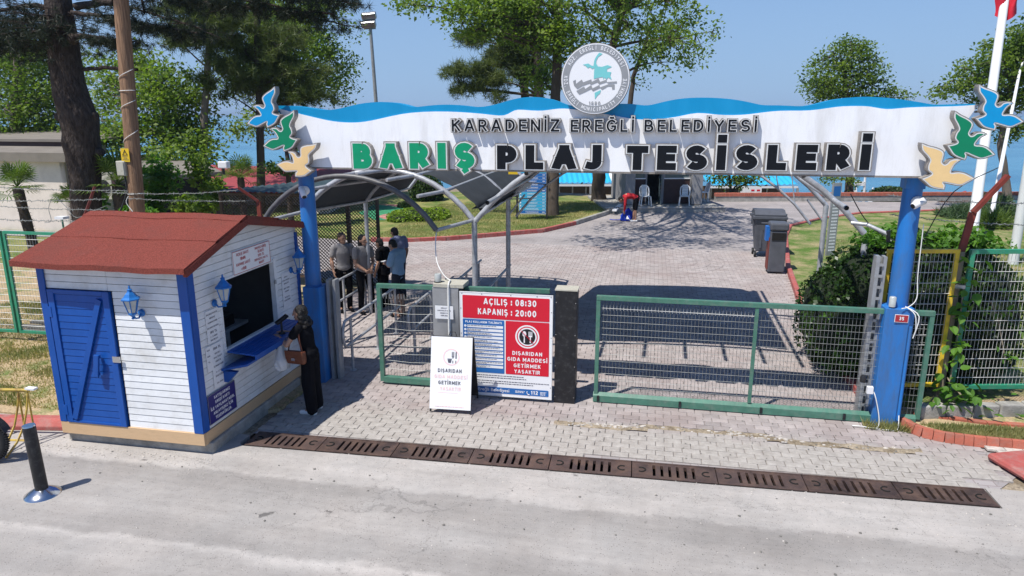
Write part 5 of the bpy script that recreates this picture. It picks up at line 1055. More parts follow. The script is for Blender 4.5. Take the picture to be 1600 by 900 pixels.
# lattice web of the rear arch
mb = MB()
for i in range(16):
    k = i/16; P = [Vector(F2[int(k*18)]), Vector(F3[min(int(k*18)+1, 18)])]; mb.tube(P, .012, 5)
mb.build('truss_web', 'tube_grey', cy)
# shade cloth hung over the arches, tied in points along its edge
def cloth(f_edge, k0, k1, nk, t0f, t1f, nt, drop, name, parent):
    vs = []
    for i in range(nk+1):
        k = k0+(k1-k0)*i/nk
        for j in range(nt+1):
            t = t0f(k)+(t1f(k)-t0f(k))*j/nt; p = f_edge(k, t); sag = -.05*math.sin(math.pi*((k*9+.37) % 1))-drop
            vs.append((p.x, p.y, p.z+.045+sag*.6))
    fs = [(i*(nt+1)+j, (i+1)*(nt+1)+j, (i+1)*(nt+1)+j+1, i*(nt+1)+j+1) for i in range(nk) for j in range(nt)]
    mb = MB(); mb.add(vs, fs, True); o = mb.build(name, 'shade_cloth', parent); md = o.modifiers.new('thick', 'SOLIDIFY'); md.thickness = .004; return o
cloth(on_arch, .012, .70, 44, lambda k: YA+.12+(.0 if k > .15 else (.15-k)*3.2), lambda k: (YB+.3 if k < .03 else min(16.6, YB+.3+(k-.03)*40))-(0 if k < .6 else (k-.6)*9*abs(math.sin(k*50))*.4), 12, .0, 'shade_cloth', cy)
# walkway canopy
wc = thing('walkway_canopy', (-4.7, 13, 0), 'smaller arched tube canopy over the visitor walkway behind the left post', 'canopy')
W0 = arch_pts(-6.42, 2.55, -3.36, 2.5, .82, 10.86); W1 = arch_pts(-6.10, 2.62, XL-.02, 2.55, .8, YA); W2 = arch_pts(-6.0, 2.5, XL+.05, 2.62, .8, YB); W3 = arch_pts(-6.0, 2.5, XL+.05, 2.6, .8, 17.2)
mk('tube_dark', (.13, .13, .135), .5, .3, .2, 9); MB().tube(W0, .045, 10).build('arch_tube', 'tube_dark', wc); MB().tube(W1, .048, 10).build('arch_tube', 'tube_grey', wc); MB().tube(W2, .045, 10).build('arch_tube', 'tube_grey', wc); MB().tube(W3, .04, 8).build('arch_tube', 'tube_grey', wc)
def on_w(k, t):
    A_, B_, ta, tb = (W0, W1, 10.86, YA) if t < YA else ((W1, W2, YA, YB) if t < YB else (W2, W3, YB, 17.2))
    n = 18; i = min(int(k*n), n-1); f = k*n-i; a = Vector(A_[i]).lerp(Vector(A_[i+1]), f); b = Vector(B_[i]).lerp(Vector(B_[i+1]), f); return a.lerp(b, (t-ta)/(tb-ta))
for k in (.0, .16, .33, .5, .67, .84, 1.0):
    P = [on_w(k, t) for t in (10.86 if k in (0, 1.0) else 11.1, YA, YB, 17.2)]; MB().tube(P, .032, 8).build('purlin', 'tube_grey', wc)
for (x, t, z) in ((-6.42, 10.86, 2.55), (-6.10, YA, 2.62), (-6.0, YB, 2.5)): MB().tube([(x, t, 0), (x, t, z)], .045, 10).build('post', 'tube_grey', wc)
def wk(k, t): return on_w(k, t)
cloth(wk, .0, .99, 30, lambda k: YA+.1+(0 if k < .4 else .85*(k-.4)), lambda k: 17.0, 12, .0, 'shade_cloth', wc)
# cloth bridging the gutter between both vaults
mb = MB(); t0, t1 = YA+.6, 16.6
for i in range(6):
    a, b = t0+(t1-t0)*i/6, t0+(t1-t0)*(i+1)/6; mb.add([(XL-.2, a, 2.66), (XL+.25, a, 2.72), (XL+.25, b, 2.76), (XL-.2, b, 2.7)], [(0, 1, 2, 3)])
o = mb.build('gutter_cloth', 'shade_cloth', cy)
m = MB(); a, b = Vector(F1[6]), None
t = thing('warning_tag', T(802, 268, 12.6), 'small yellow warning tag hanging under the dark shade cloth', 'tag'); p = t.location.copy(); MB().prism([(-.09, -.05), (.09, -.05), (.05, .05), (-.09, .06)], p, X_, V_, (0, -.004, 0)).build('tag_plate', 'cone_yellow', t)
t = thing('hanging_cable', (-3.3, 10.9, 1.8), 'thin pale cable drooping from the canopy corner to the grey cabinet', 'cable'); cab([(-3.36, 10.86, 2.46), (-3.33, 10.7, 2.3), (-3.25, 10.5, 2.05), (-3.1, 10.35, 1.88), (-2.98, 10.3, 1.81)], .009, 'cable_white', t); cab([(-2.98, 10.3, 1.812), (-2.95, 10.1, 1.812), (-2.95, 10.07, 1.6), (-2.95, 10.07, .2)], .013, 'cable_white', t)
t = thing('hanging_cable', (3.3, 11.3, 2.5), 'black cable looping from the right canopy tube over the hedge to the fence', 'cable'); cab([T(1329, 303, 11.1), T(1350, 340, 11.4), T(1375, 365, 11.6), T(1420, 385, 11.2)], .008, 'cable_black', t); cab([T(1560, 262, 10.9), T(1490, 300, 10.8), T(1445, 370, 10.7)], .007, 'cable_black', t)
p0, p1 = T(1340, 352, 11.3), T(1385, 385, 11.0)
t = thing('steel_bracket', T(1385, 362, 11.6), 'tube bracket reaching from the canopy over the hedge', 'bracket'); MB().tube([T(1330, 348, 11.6), T(1355, 351, 11.5), T(1388, 366, 11.2)], .03, 8).build('arm', 'tube_grey', t); MB().tube([T(1388, 360, 11.2), T(1388, 378, 11.2)], .03, 8).build('end_plate', 'black_metal', t)
# ---- hand rails of the queue
def handrail(s, t0, t1, label, loop=True, z=.95, zl=.5, x2=None):
    t = thing('queue_rail', (s, (t0+t1)/2, 0), label, 'hand rail', 'grey tube rails of the queue lanes'); x2 = s if x2 is None else x2
    r = .026; L_ = Vector((x2-s, t1-t0, 0)); dn = L_.normalized()
    P = [Vector((x2, t1, z)), Vector((s, t0, z))+dn*.12]+[Vector((s, t0, (z+zl)/2))-dn*.0+dn*(.16-.16*math.cos(R(a)))*.0+dn*(.12-.12*math.sin(R(a)))+Vector((0, 0, (z-zl)/2*math.cos(R(a)))) for a in range(20, 161, 20)]+[Vector((s, t0, zl))+dn*.12, Vector((x2, t1, zl))]
    MB().tube(P, r, 8).build('rail', 'tube_grey', t)
    for k in (.12, .55, .92):
        p = Vector((s, t0, 0))+L_*k; MB().tube([p, p+Vector((0, 0, z))], r, 8).build('post', 'tube_grey', t); MB().lathe(p, [(.06, 0), (.06, .008)], 10).build('foot_plate', 'tube_grey', t)
    return t
handrail(-6.3, 11.9, 15.0, 'leftmost queue rail, against which the man in grey shirt leans'); handrail(-6.02, 10.9, 12.4, 'short queue rail end just behind the left gateway post')
handrail(-4.92, 10.5, 13.2, 'middle queue rail starting behind the short green gate'); handrail(-4.12, 11.5, 13.9, 'queue rail seen through the green gate mesh, beside the cabinet'); handrail(-3.86, 12.9, 16.0, 'queue rail running back beside the nearer canopy post'); handrail(-3.07, 12.2, 15.6, 'rightmost queue rail along the row of canopy posts')
# ---- lattice screens
def lattice(a, b, z0, z1, mat, name, label, pitch=.085, w=.03, posts=True):
    a, b = Vector(a), Vector(b); L_ = (b-a); n = L_.length; u = L_.normalized(); h = z1-z0; nn = Vector((-u.y, u.x, 0)); t = thing(name, (a+b)/2, label, 'lattice screen')
    mb = MB(); st_ = pitch*math.sqrt(2)
    for sgn in (1, -1):
        c = -h
        while c < n+h:
            # line x = c + sgn*z for z in 0..h
            pts = []
            for zz in (0, h):
                pts.append((c+(zz if sgn > 0 else h-zz), zz))
            (xa, za), (xb, zb) = pts
            lo, hi = 0.0, 1.0; dx = xb-xa
            for bound, s_ in ((0, 1), (n, -1)):
                fa, fb = (xa-bound)*s_, (xb-bound)*s_
                if fa < 0 and fb < 0: lo = 2
                elif fa < 0: lo = max(lo, fa/(fa-fb))
                elif fb < 0: hi = min(hi, fa/(fa-fb))
            if lo < hi:
                p = a+u*(xa+dx*lo)+Vector((0, 0, z0+za+(zb-za)*lo))+nn*.004*sgn; q = a+u*(xa+dx*hi)+Vector((0, 0, z0+za+(zb-za)*hi))+nn*.004*sgn; mb.bar(p, q, w, .007, up=nn) if False else mb.bar(p, q, .007, w, up=nn)
            c += st_
    o = mb.build('slats', mat, t); o['kind'] = 'stuff'
    for p, q in ((a+Vector((0, 0, z0)), b+Vector((0, 0, z0))), (a+Vector((0, 0, z1)), b+Vector((0, 0, z1)))): m_ = MB(); m_.bar(p, q, .05); m_.build('frame_rail', mat, t)
    k_ = max(1, round(n/1.9))
    for i in range(k_+1): p = a.lerp(b, i/k_); m_ = MB(); m_.bar(p, p+Vector((0, 0, z1+.05)), .07); m_.build('post', mat, t)
    return t
lattice((-8.4, 16.35, 0), (-6.62, 16.5, 0), .1, 2.5, 'lattice_shaded', 'lattice_screen', 'dark diamond lattice screen behind the two guards in the walkway', .062, .041)  # black slat colour carries the shade this stretch of lattice stands in
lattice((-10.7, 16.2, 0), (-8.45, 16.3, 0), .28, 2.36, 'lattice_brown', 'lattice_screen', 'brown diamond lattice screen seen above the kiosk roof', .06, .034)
mb = MB(); n = 20
for i in range(n): x0 = -10.75+i*.145; y1_ = 16.4+i*.11; z1_ = 2.44+i*.012; mb.add([(x0, 16.1, 2.42), (x0+.07, 16.1, 2.45), (x0+.145, 16.1, 2.42), (x0+.145, y1_, z1_), (x0+.07, y1_, z1_+.03), (x0, y1_, z1_)], [(0, 1, 4, 5), (1, 2, 3, 4)])
t = thing('corrugated_roof', (-8.6, 17.5, 2.4), 'dark green corrugated sheet roof behind the brown lattice', 'roof'); mk('sheet_green', (.06, .09, .095), .5, .1, .15, 4); mb.build('roof_sheet', 'sheet_green', t); MB().box(-8.1, -8.0, 17.9, 18.0, 0, 2.6).build('post', 'lattice_brown', t)
# ================================================================ FENCES
def fence_panel(a, b, z0, z1, fmat, name, label, dx=.055, dz=.2, wmat='wire_pale', r=.0032, fw=.05, group=None):
    a, b = Vector(a), Vector(b); u = (b-a).normalized(); n = (b-a).length; t = thing(name, (a+b)/2, label, 'fence panel', group)
    up = Vector((0, 0, 1))
    for p, q in ((a+up*z1, b+up*z1), (a+up*z0, b+up*z0)): m_ = MB(); m_.bar(p, q, fw); m_.build('frame_rail', fmat, t)
    for p in (a+u*fw/2, b-u*fw/2): m_ = MB(); m_.bar(p+up*(z0+fw/2), p+up*(z1-fw/2), fw); m_.build('frame_stile', fmat, t)
    m_ = MB(); k = int(n/dx)
    for i in range(1, k): p = a+u*(n*i/k); m_.tube([p+up*z0, p+up*z1], r, 4, cap=False, sm=False)
    k = int((z1-z0)/dz)
    nn = Vector((-u.y, u.x, 0))*r*2
    for j in range(1, k): z = z0+(z1-z0)*j/k; m_.tube([a+up*z-nn, b+up*z-nn], r*1.5, 4, cap=False, sm=False)
    o = m_.build('wire_mesh', wmat, t); o['kind'] = 'stuff'; return t
fence_panel((3.36, 10.66, 0), (4.36, 10.86, 0), .42, 2.44, 'fence_yellow', 'mesh_fence', 'yellow framed mesh fence panel over the ivy beside the blue post', .055, .145, fw=.055)
fence_panel((4.50, 10.85, 0), (6.6, 11.3, 0), .40, 2.44, 'fence_green', 'mesh_fence', 'green framed mesh fence panel at the right edge of the photo', .055, .145, fw=.06)
fence_panel((6.66, 11.31, 0), (8.8, 11.75, 0), .40, 2.44, 'fence_green', 'mesh_fence', 'second green framed mesh panel, outside the right photo edge', .055, .145, fw=.06)
for z in (.95, 1.9): MB().box(4.33, 4.53, 10.83, 10.87, z, z+.05).build('fence_clip', 'sheet_steel', None)['label'] = 'x'
for o in [o for o in bpy.data.objects if o.get('label') == 'x']: o.parent = gp; o.location = o.location-gp.location; del o['label']
t = thing('fence_post', (4.43, 10.95, 0), 'brown fence post with bent rusty red top between yellow and green panels', 'post')
MB().tube([(4.43, 10.95, 0), (4.42, 10.95, 2.42)], .05, 10).build('post_stem', 'bark_vine', t)
mb = MB(); q = [Vector((4.42, 10.95, 2.42)), Vector((4.50, 10.97, 2.98)), Vector((4.88, 11.0, 3.5))]
for a, b in zip(q, q[1:]): mb.bar(a, b, .09, .05)
mb.build('bent_top', 'rust_red', t)
# left fence
fence_panel((-14.2, 11.02, 0), (-11.95, 11.04, 0), .22, 2.17, 'fence_green', 'mesh_fence', 'green framed white mesh fence panel cut by the left photo edge', .06, .115)
fence_panel((-11.9, 11.04, 0), (-10.0, 11.07, 0), .22, 2.17, 'fence_green', 'mesh_fence', 'green framed white mesh fence panel behind the blue kiosk door', .06, .115)
fence_panel((-9.95, 11.07, 0), (-7.9, 11.1, 0), .22, 2.17, 'fence_green', 'mesh_fence', 'green framed mesh fence panel hidden behind the kiosk', .06, .115)
def bent_post(base, elbow, tip, label, w=.07):
    t = thing('fence_post', base, label, 'post'); m_ = MB(); m_.bar(base, elbow, w, w*.6); m_.bar(elbow, tip, w, w*.6); m_.build('bent_post', 'rust_red', t)
bent_post((-10.25, 11.15, 0), (-10.15, 11.15, 2.55), T(148, 292, 11.3), 'bent rusty red post head in front of the big pine trunk'); e = T(408, 345, 11.15)
bent_post((e.x, 11.15, 0), T(404, 315, 11.15), T(372, 293, 11.0), 'bent rusty red post with barbed wire above the kiosk roof ridge')
def barbed(a, b, sag, label, n=40):
    a, b = Vector(a), Vector(b); t = thing('barbed_wire', (a+b)/2, label, 'barbed wire'); P = [a.lerp(b, i/n)+Vector((0, 0, -sag*4*(i/n)*(1-i/n)+random.uniform(-.008, .008))) for i in range(n+1)]
    m_ = MB(); m_.tube(P, .005, 4)
    for p in P[1:-1]:
        for _ in range(2): v = Vector((random.uniform(-1, 1), random.uniform(-1, 1), random.uniform(-1, 1))).normalized()*.03; m_.tube([p-v, p+v], .003, 3)
    m_.build('wire', 'wire_grey', t)
for (ya, yb, lab) in ((292, 298, 'top'), (313, 311, 'second'), (321, 328, 'third'), (342, 345, 'lowest')): barbed(T(-20, ya, 11.1), T(165 if ya != 292 else 200, yb, 11.15), .02, lab+' strand of barbed wire over the left fence')
barbed(T(165, 300, 11.1), T(372, 297, 11.0), .05, 'barbed wire strand from the pine to the bent red post'); barbed(T(200, 310, 11.1), T(400, 313, 11.1), .03, 'lower barbed wire strand above the kiosk roof')
barbed(T(1385, 305, 10.9), T(1620, 318, 11.2), .03, 'upper barbed wire strand behind the right blue post'); barbed(T(1390, 335, 10.9), T(1620, 352, 11.2), .03, 'lower barbed wire strand behind the right blue post')
t = thing('coiled_wire', T(80, 320, 11.1), 'loose coil of wire hanging on the left fence', 'wire'); cab([T(82, 308, 11.1), T(76, 325, 11.1), T(80, 345, 11.1), T(70, 348, 11.1)], .005, 'wire_grey', t); cab([T(88, 308, 11.1), T(105, 325, 11.1), T(120, 340, 11.1), T(150, 328, 11.1), T(165, 322, 11.1)], .005, 'wire_grey', t)
# ================================================================ POLES
t = thing('timber_pole', (-10.62, 13, 0), 'round brown timber utility pole with yellow warning plate', 'utility pole')
pb, pt_ = T(217, 360, 13), T(186, -40, 13); bs = pb+(pb-pt_)*(pb.z/(pt_.z-pb.z))
MB().tube([bs, bs.lerp(pt_, .33), bs.lerp(pt_, .66), pt_], [.158, .15, .143, .135], 20).build('pole_stem', 'wood_pole', t)
def on_pole(py, f=0): 
    k = T(200, py, 13).z; g = (k-bs.z)/(pt_.z-bs.z); return bs.lerp(pt_, g)
p = on_pole(240); wv = Vector((.98, .17, 0)).normalized(); o = Vector((p.x-.145, p.y-.165, T(200, 252, 13).z))
tt = flat_sign('warning_plate', 'yellow high voltage warning plate on the timber pole', 'sign', o, Vector((1, -.0, 0)), V_, .19, .27, .004, 'cone_yellow')
m = MB(); uu = Vector((1, 0, 0))
for P in ([(.03, .13), (.05, .13), (.105, .235), (.095, .25)], [(.095, .25), (.085, .235), (.14, .13), (.16, .13)], [(.03, .13), (.16, .13), (.152, .143), (.038, .143)], [(.1, .21), (.082, .175), (.098, .178), (.09, .15), (.11, .187), (.096, .184)]): m.prism(P, o+Vector((0, -.0046, 0)), uu, V_, (0, -.001, 0))
m.build('bolt_mark', 'print_black', tt); lines(tt, o, uu, V_, .006, [('DİKKAT', .095, .1, .018, .13, .2), ('ÖLÜM', .095, .066, .02, .08, .2), ('TEHLİKESİ', .095, .034, .018, .14, .2)], 'print_ink')
mt = thing('meter_box', (-10.95, 12.9, 2.6), 'grey electricity box fixed to the left of the timber pole', 'electric box'); q = T(195, 262, 12.9); MB().box(q.x-.12, q.x+.08, 12.8, 13.0, q.z-.16, q.z+.14).build('box_body', 'cab_top', mt, bevel=.012); MB().box(q.x-.1, q.x+.06, 12.785, 12.799, q.z-.14, q.z+.12).build('box_door', 'cab_top', mt)
cab([(q.x, 12.86, q.z-.15), T(198, 300, 12.85), T(188, 330, 12.85)], .018, 'cable_black', mt)
wt_ = thing('wrapped_wire', on_pole(200), 'pale wire wound around the timber pole', 'wire')
for py, dz_, t0_ in ((118, .25, 0), (142, .02, 0), (165, .22, 0), (215, .3, 0), (302, .02, 0)):
    p = on_pole(py); P = [p+Vector((.157*math.cos(a), .157*math.sin(a), dz_*(a-math.pi*1.5)/math.pi)) for a in [math.pi+math.pi*i/12 for i in range(13)]]; MB().tube(P, .007, 5).build('wire_turn', 'cable_white', wt_)
cab([on_pole(305)+Vector((-.05, -.17, 0)), on_pole(315)+Vector((-.1, -.18, 0)), on_pole(330)+Vector((.05, -.18, 0)), on_pole(345)+Vector((.2, -.2, 0))], .008, 'cable_white', wt_)
MB().box(on_pole(330).x-.17, on_pole(330).x-.12, 12.8, 12.85, on_pole(335).z-.1, on_pole(328).z).build('cleat', 'white_paint', wt_)
def pole(base, top, r0, r1, name, label, cat, mat='white_paint', n=16, seg=()):
    t = thing(name, base, label, cat); MB().tube([base, Vector(base).lerp(Vector(top), .5), top], [r0, (r0+r1)/2, r1], n).build('pole_stem', mat, t); MB().lathe(base, [(r0*2.2, 0), (r0*2.2, .02), (r0*1.3, .05)], 12).build('base_plate', mat, t); return t
a = T(1513, 395, 24); a.z = max(a.z, 0); fp = pole(G(1516, 385), D(1574, -30, G(1516, 385).length*.97), .17, .135, 'flagpole', 'thick white flagpole behind the green bird with a red flag at its top', 'flagpole')
mb = MB(); q = D(1568, 12, G(1516, 385).length*.96)
for j in range(8):
    pass
vs = []; nj, ni = 10, 12
for j in range(nj+1):
    for i in range(ni+1):
        u_ = i/ni; v_ = j/nj; vs.append((q.x-.30+.72*u_+.04*math.sin(9*v_+5*u_), q.y-.1+.12*math.sin(u_*11+v_*3), q.z+1.2-1.75*v_*(1-.35*abs(u_-.45))))
mb.add(vs, [(j*(ni+1)+i, j*(ni+1)+i+1, (j+1)*(ni+1)+i+1, (j+1)*(ni+1)+i) for j in range(nj) for i in range(ni)], True); ff = mb.build('flag', 'flag_red', fp)
pole(G(1582, 415), D(1632, 100, 20), .13, .11, 'flagpole', 'white flagpole cut by the right photo edge', 'flagpole')
b_ = G(1546, 352); lp = pole(b_, D(1594, 108, b_.length*.95), .09, .055, 'street_lamp', 'slim white street lamp with curved head beyond the flagpoles', 'street lamp'); q = D(1594, 108, b_.length*.95)
MB().tube([q, q+Vector((.05, 0, .25)), q+Vector((.3, .1, .4)), q+Vector((.6, .2, .38))], .04, 8).build('lamp_arm', 'white_paint', lp); MB().box(q.x+.5, q.x+1.0, q.y+.05, q.y+.4, q.z+.3, q.z+.45).build('lamp_head', 'grey_steel', lp, bevel=.04)
b_ = G(1352, 322, -3.2) if False else D(1352, 318, 44); b_.z = -3.2; q = D(1352, 275, 44); lp = pole(b_, q, .09, .07, 'street_lamp', 'white lamp pole on the beach seen under the sign', 'street lamp'); MB().box(q.x-.55, q.x, q.y-.1, q.y+.1, q.z-.6, q.z-.35).build('lamp_head', 'white_paint', lp); MB().box(q.x-.9, q.x-.4, q.y-.1, q.y+.1, q.z-1.1, q.z-.9).build('lamp_head', 'white_paint', lp)
b_ = D(584, 330, 40); b_.z = 0; q = D(577, 38, 40); lp = pole((q.x+.35, q.y, -.0), (q.x+.05, q.y, q.z), .13, .08, 'floodlight_mast', 'tall grey floodlight mast against the sky above the sign', 'floodlight mast', 'grey_steel')
for dz_, dx_ in ((0, 0), (.42, .04)): mb = MB(); M4 = Matrix.Translation((q.x+dx_, q.y-.1, q.z+dz_)) @ Matrix.Rotation(R(35), 4, 'X') @ Matrix.Rotation(R(8), 4, 'Z'); mb.box(-.4, .4, -.14, .14, -.17, .17, M4); hd = mb.build('floodlight', 'sheet_steel', lp, bevel=.05)
MB().box(q.x-.3, q.x+.35, q.y-.05, q.y+.05, q.z-.25, q.z+.6).build('bracket', 'grey_steel', lp)
# ================================================================ BINS
wb = thing('wheeled_bin', (3.55, 22.0, 0), 'large grey wheeled waste container in the yard', 'waste container'); wb.location = (3.67, 22.9, 0)
bx0, bx1, by0, by1 = 3.22, 4.12, 22.5, 23.25
mb = MB(); mb.add([(bx0+.12, by0+.1, .18), (bx1-.12, by0+.1, .18), (bx1-.12, by1-.1, .18), (bx0+.12, by1-.1, .18), (bx0, by0, 1.22), (bx1, by0, 1.22), (bx1, by1, 1.22), (bx0, by1, 1.22)], [(3, 2, 1, 0), (4, 5, 6, 7), (0, 1, 5, 4), (1, 2, 6, 5), (2, 3, 7, 6), (3, 0, 4, 7)]); mb.build('bin_body', 'bin_grey', wb, bevel=.03)
MB().box(bx0-.05, bx1+.05, by0-.06, by1+.06, 1.2, 1.29).build('rim', 'bin_grey', wb, bevel=.015)
mb = MB(); mb.prism([(0, 0), (.86, 0), (.86, .05), (.6, .17), (.25, .17), (0, .05)], (bx0, by0, 1.295), (0, 1, 0), (0, 0, 1), (bx1-bx0, 0, 0)); mb.build('lid', 'bin_grey', wb, bevel=.01)
for x in (bx0+.22, bx0+.47, bx0+.72): MB().box(x-.03, x+.03, by0+.035, by0+.06, .3, 1.15).build('rib', 'bin_grey', wb)
for x in (bx0-.04, bx1-.0): MB().box(x-.03, x+.06, by0+.15, by0+.3, 1.02, 1.35).build('trunnion', 'bin_grey', wb)
MB().tube([(bx0+.2, by0-.07, 1.1), (bx0+.2, by0-.12, 1.1), (bx1-.2, by0-.12, 1.1), (bx1-.2, by0-.07, 1.1)], .018, 6).build('handle', 'bin_grey', wb)
for x in (bx0+.1, bx1-.1):
    for y in (by0+.12, by1-.12): w_ = MB().tube([(x-.03, y, .1), (x+.03, y, .1)], .1, 14).build('wheel', 'rubber', wb); MB().tube([(x-.034, y, .1), (x+.034, y, .1)], .05, 10).build('hub', 'sheet_steel', w_)
YO = .75
lb = thing('litter_box', (3.45, 19.5, 0), 'dark grey litter box with rust side in front of the wheeled container', 'litter bin')
mb = MB(); mb.box(3.340, 3.780, 20.20, 20.70, .04, 1.2); mb.build('box_body', 'bin_grey', lb, bevel=.03); MB().box(3.320, 3.810, 20.17, 20.75, 1.2, 1.42).build('hood', 'bin_grey', lb, bevel=.05); MB().box(3.325, 3.339, 20.27, 20.65, .1, 1.0).build('side_panel', 'rust_red', lb); MB().box(3.240, 3.340, 20.35, 20.60, .9, 1.3).build('blue_sack', 'rail_blue', lb)
MB().box(3.380, 3.740, 20.18, 20.20, .95, 1.15).build('slot', 'drain_dark', lb)
# ================================================================ SECURITY BOOTH
RB = Matrix.Rotation(R(14), 4, 'Z'); b0 = G(1040, 331)
def rbox(mb, x0, x1, y0, y1, z0, z1): return mb.box(x0, x1, y0, y1, z0, z1, Matrix.Translation((b0.x, b0.y, 0)) @ RB)
bt_ = thing('security_booth', (b0.x, b0.y, 0), 'grey security booth with dark doorway and paved platform at the yard end', 'booth')
rbox(MB(), -2.75, 2.75, 0, 5.2, -.05, .17).build('platform', 'concrete', bt_, bevel=.02)
for i in range(12):
    x = -2.75+i*.4585; rbox(MB(), x+.01, x+.448, -.03, .25, .172, .2).build('platform_slab', 'stone_pale', bt_)
for (x0, x1) in ((-1.65, -1.2), (1.5, 2.0)): rbox(MB(), x0, x1, 1.1, 1.6, .2, 3.1).build('pillar', 'booth_grey', bt_)
rbox(MB(), -1.75, 2.1, 1.0, 5, 3.1, 3.35).build('roof', 'booth_grey', bt_, bevel=.02)
rbox(MB(), -1.6, 2.0, 4.6, 4.8, .2, 3.1).build('wall', 'booth_grey', bt_); rbox(MB(), -1.62, -1.5, 1.6, 4.6, .2, 3.1).build('wall', 'booth_grey', bt_); rbox(MB(), 1.88, 2.0, 1.6, 4.6, .2, 3.1).build('wall', 'booth_grey', bt_)
rbox(MB(), -1.2, -.62, 1.5, 1.6, .2, 1.35).build('lower_panel', 'booth_brown', bt_); rbox(MB(), .25, 1.5, 1.5, 1.6, .2, 1.35).build('lower_panel', 'booth_brown', bt_)
for (x0, x1) in ((-1.2, -.62), (.25, 1.5)):
    w_ = rbox(MB(), x0, x1, 1.52, 1.56, 1.4, 2.5).build('window', 'glass_dark', bt_)
    for a_, b_ in ((x0, x0+.05), (x1-.05, x1)): rbox(MB(), a_, b_, 1.48, 1.6, 1.35, 2.5).build('frame', 'booth_grey', w_)
    rbox(MB(), x0, x1, 1.47, 1.6, 1.35, 1.4).build('sill', 'white_paint', w_)
rbox(MB(), -.62, -.56, 1.45, 1.6, .2, 2.3).build('door_frame', 'booth_grey', bt_); rbox(MB(), .17, .25, 1.45, 1.6, .2, 2.3).build('door_frame', 'booth_grey', bt_); rbox(MB(), .02, .07, 1.1, 1.5, .2, 2.2).build('open_door', 'glass_dark', bt_)
rbox(MB(), -.6, .2, 1.45, 1.6, 1.95, 2.5).build('transom', 'booth_grey', bt_)
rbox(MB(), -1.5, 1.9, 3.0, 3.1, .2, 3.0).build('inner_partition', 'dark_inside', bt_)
sgn = rbox(MB(), .3, 1.45, 1.44, 1.47, 1.72, 2.35).build('name_board', 'glass_dark', bt_)
uu = Vector((math.cos(R(14)), math.sin(R(14)), 0)); o = Matrix.Translation((b0.x, b0.y, 0)) @ RB @ Vector((.87, 1.44, 1.93))
mb = MB(); put_text(mb, 'ÖZEL GÜVENLİK', o, uu, V_, .16, 1.05, w=.2, sp=.2, align='c', off=.01); mb.build('lettering', 'print_ink', sgn)
# ---- white plastic chairs
def plastic_chair(label):
    t = thing('plastic_chair', (0, 0, 0), label, 'chair', 'white plastic chairs outside the booth'); 
    MB().box(-.22, .22, -.22, .2, .42, .45).build('seat', 'plastic_white', t, bevel=.012)
    for x, y, dx in ((-.2, -.2, -.04), (.2, -.2, .04), (-.19, .18, -.04), (.19, .18, .04)): m = MB(); m.bar((x+dx, y*1.15, 0), (x, y, .43), .045, .035); m.build('leg', 'plastic_white', t)
    m = MB(); m.tube([(-.2, .2, .43), (-.22, .24, .6), (-.2, .3, .8), (-.1, .33, .9), (.1, .33, .9), (.2, .3, .8), (.22, .24, .6), (.2, .2, .43)], .03, 6); m.build('back_frame', 'plastic_white', t)
    for x in (-.12, -.08, -.04, 0, .04, .08, .12):
        m = MB(); m.bar((x, .21, .44), (x, .33, .88), .031, .012, up=(0, 1, 0)); m.build('back_slat', 'plastic_white', t)
    for z_ in (.56, .7): m = MB(); m.bar((-.12, .215+(z_-.44)*.27, z_), (.12, .215+(z_-.44)*.27, z_), .02, .03); m.build('back_rail', 'plastic_white', t)
    return t
ch1 = plastic_chair('white plastic chair left of the booth doorway behind the man in red')
def place_copy(src, loc, rot, label):
    c = copy_tree(src); c.location = loc; c.rotation_euler = (0, 0, rot); c['label'] = label; return c
loc = lambda x, y: Matrix.Translation((b0.x, b0.y, 0)) @ RB @ Vector((x, y, .2))
ch1.location = loc(-.78, .75); ch1.rotation_euler = (0, 0, R(14))
place_copy(ch1, loc(1.05, .7), R(-4), 'white plastic chair right of the booth doorway below the lettered window')
place_copy(ch1, loc(2.4, 2.3), R(-70), 'white plastic chair half hidden at the right side of the booth')
place_copy(ch1, Vector((-7.15, 17.2, 0)), R(150), 'white plastic chair in the shade beside the dark lattice')
ch1['label'] = 'white plastic chair left of the booth doorway behind the man in red'
# ---- blue direction board
a, b = D(811, 343, 29.3), D(853, 343, 29.2); a.z = 0; b.z = 0; uu = (b-a).normalized(); w_ = (b-a).length
t = thing('direction_board', (a+b)/2, 'tall blue direction board with many arrowed rows on the lawn', 'sign board')
for p, nm in ((a-uu*.08, 'post'), (b+uu*.03, 'post')): m = MB(); m.bar(p, p+Vector((0, 0, 2.75)), .07); m.build(nm, 'black_metal', t)
rows = ['print_blue', 'print_blue', 'print_orange', 'print_green', 'print_cyan']+['print_blue']*6+['print_cyan']*6+['print_blue']
rh = 2.3/len(rows); nn = uu.cross(V_)
MB().prism([(0, .28), (w_, .28), (w_, 2.62), (0, 2.62)], a, uu, V_, nn*.04).build('backing', 'print_white', t)
for i, mt_ in enumerate(rows):
    z = 2.6-(i+1)*rh; m = MB(); m.prism([(.01, z+.012), (w_-.01, z+.012), (w_-.01, z+rh-.006), (.01, z+rh-.006)], a+nn*.041, uu, V_, nn*.006); m.build('row_plate', mt_, t)
m = MB(); rr = random.Random(9)
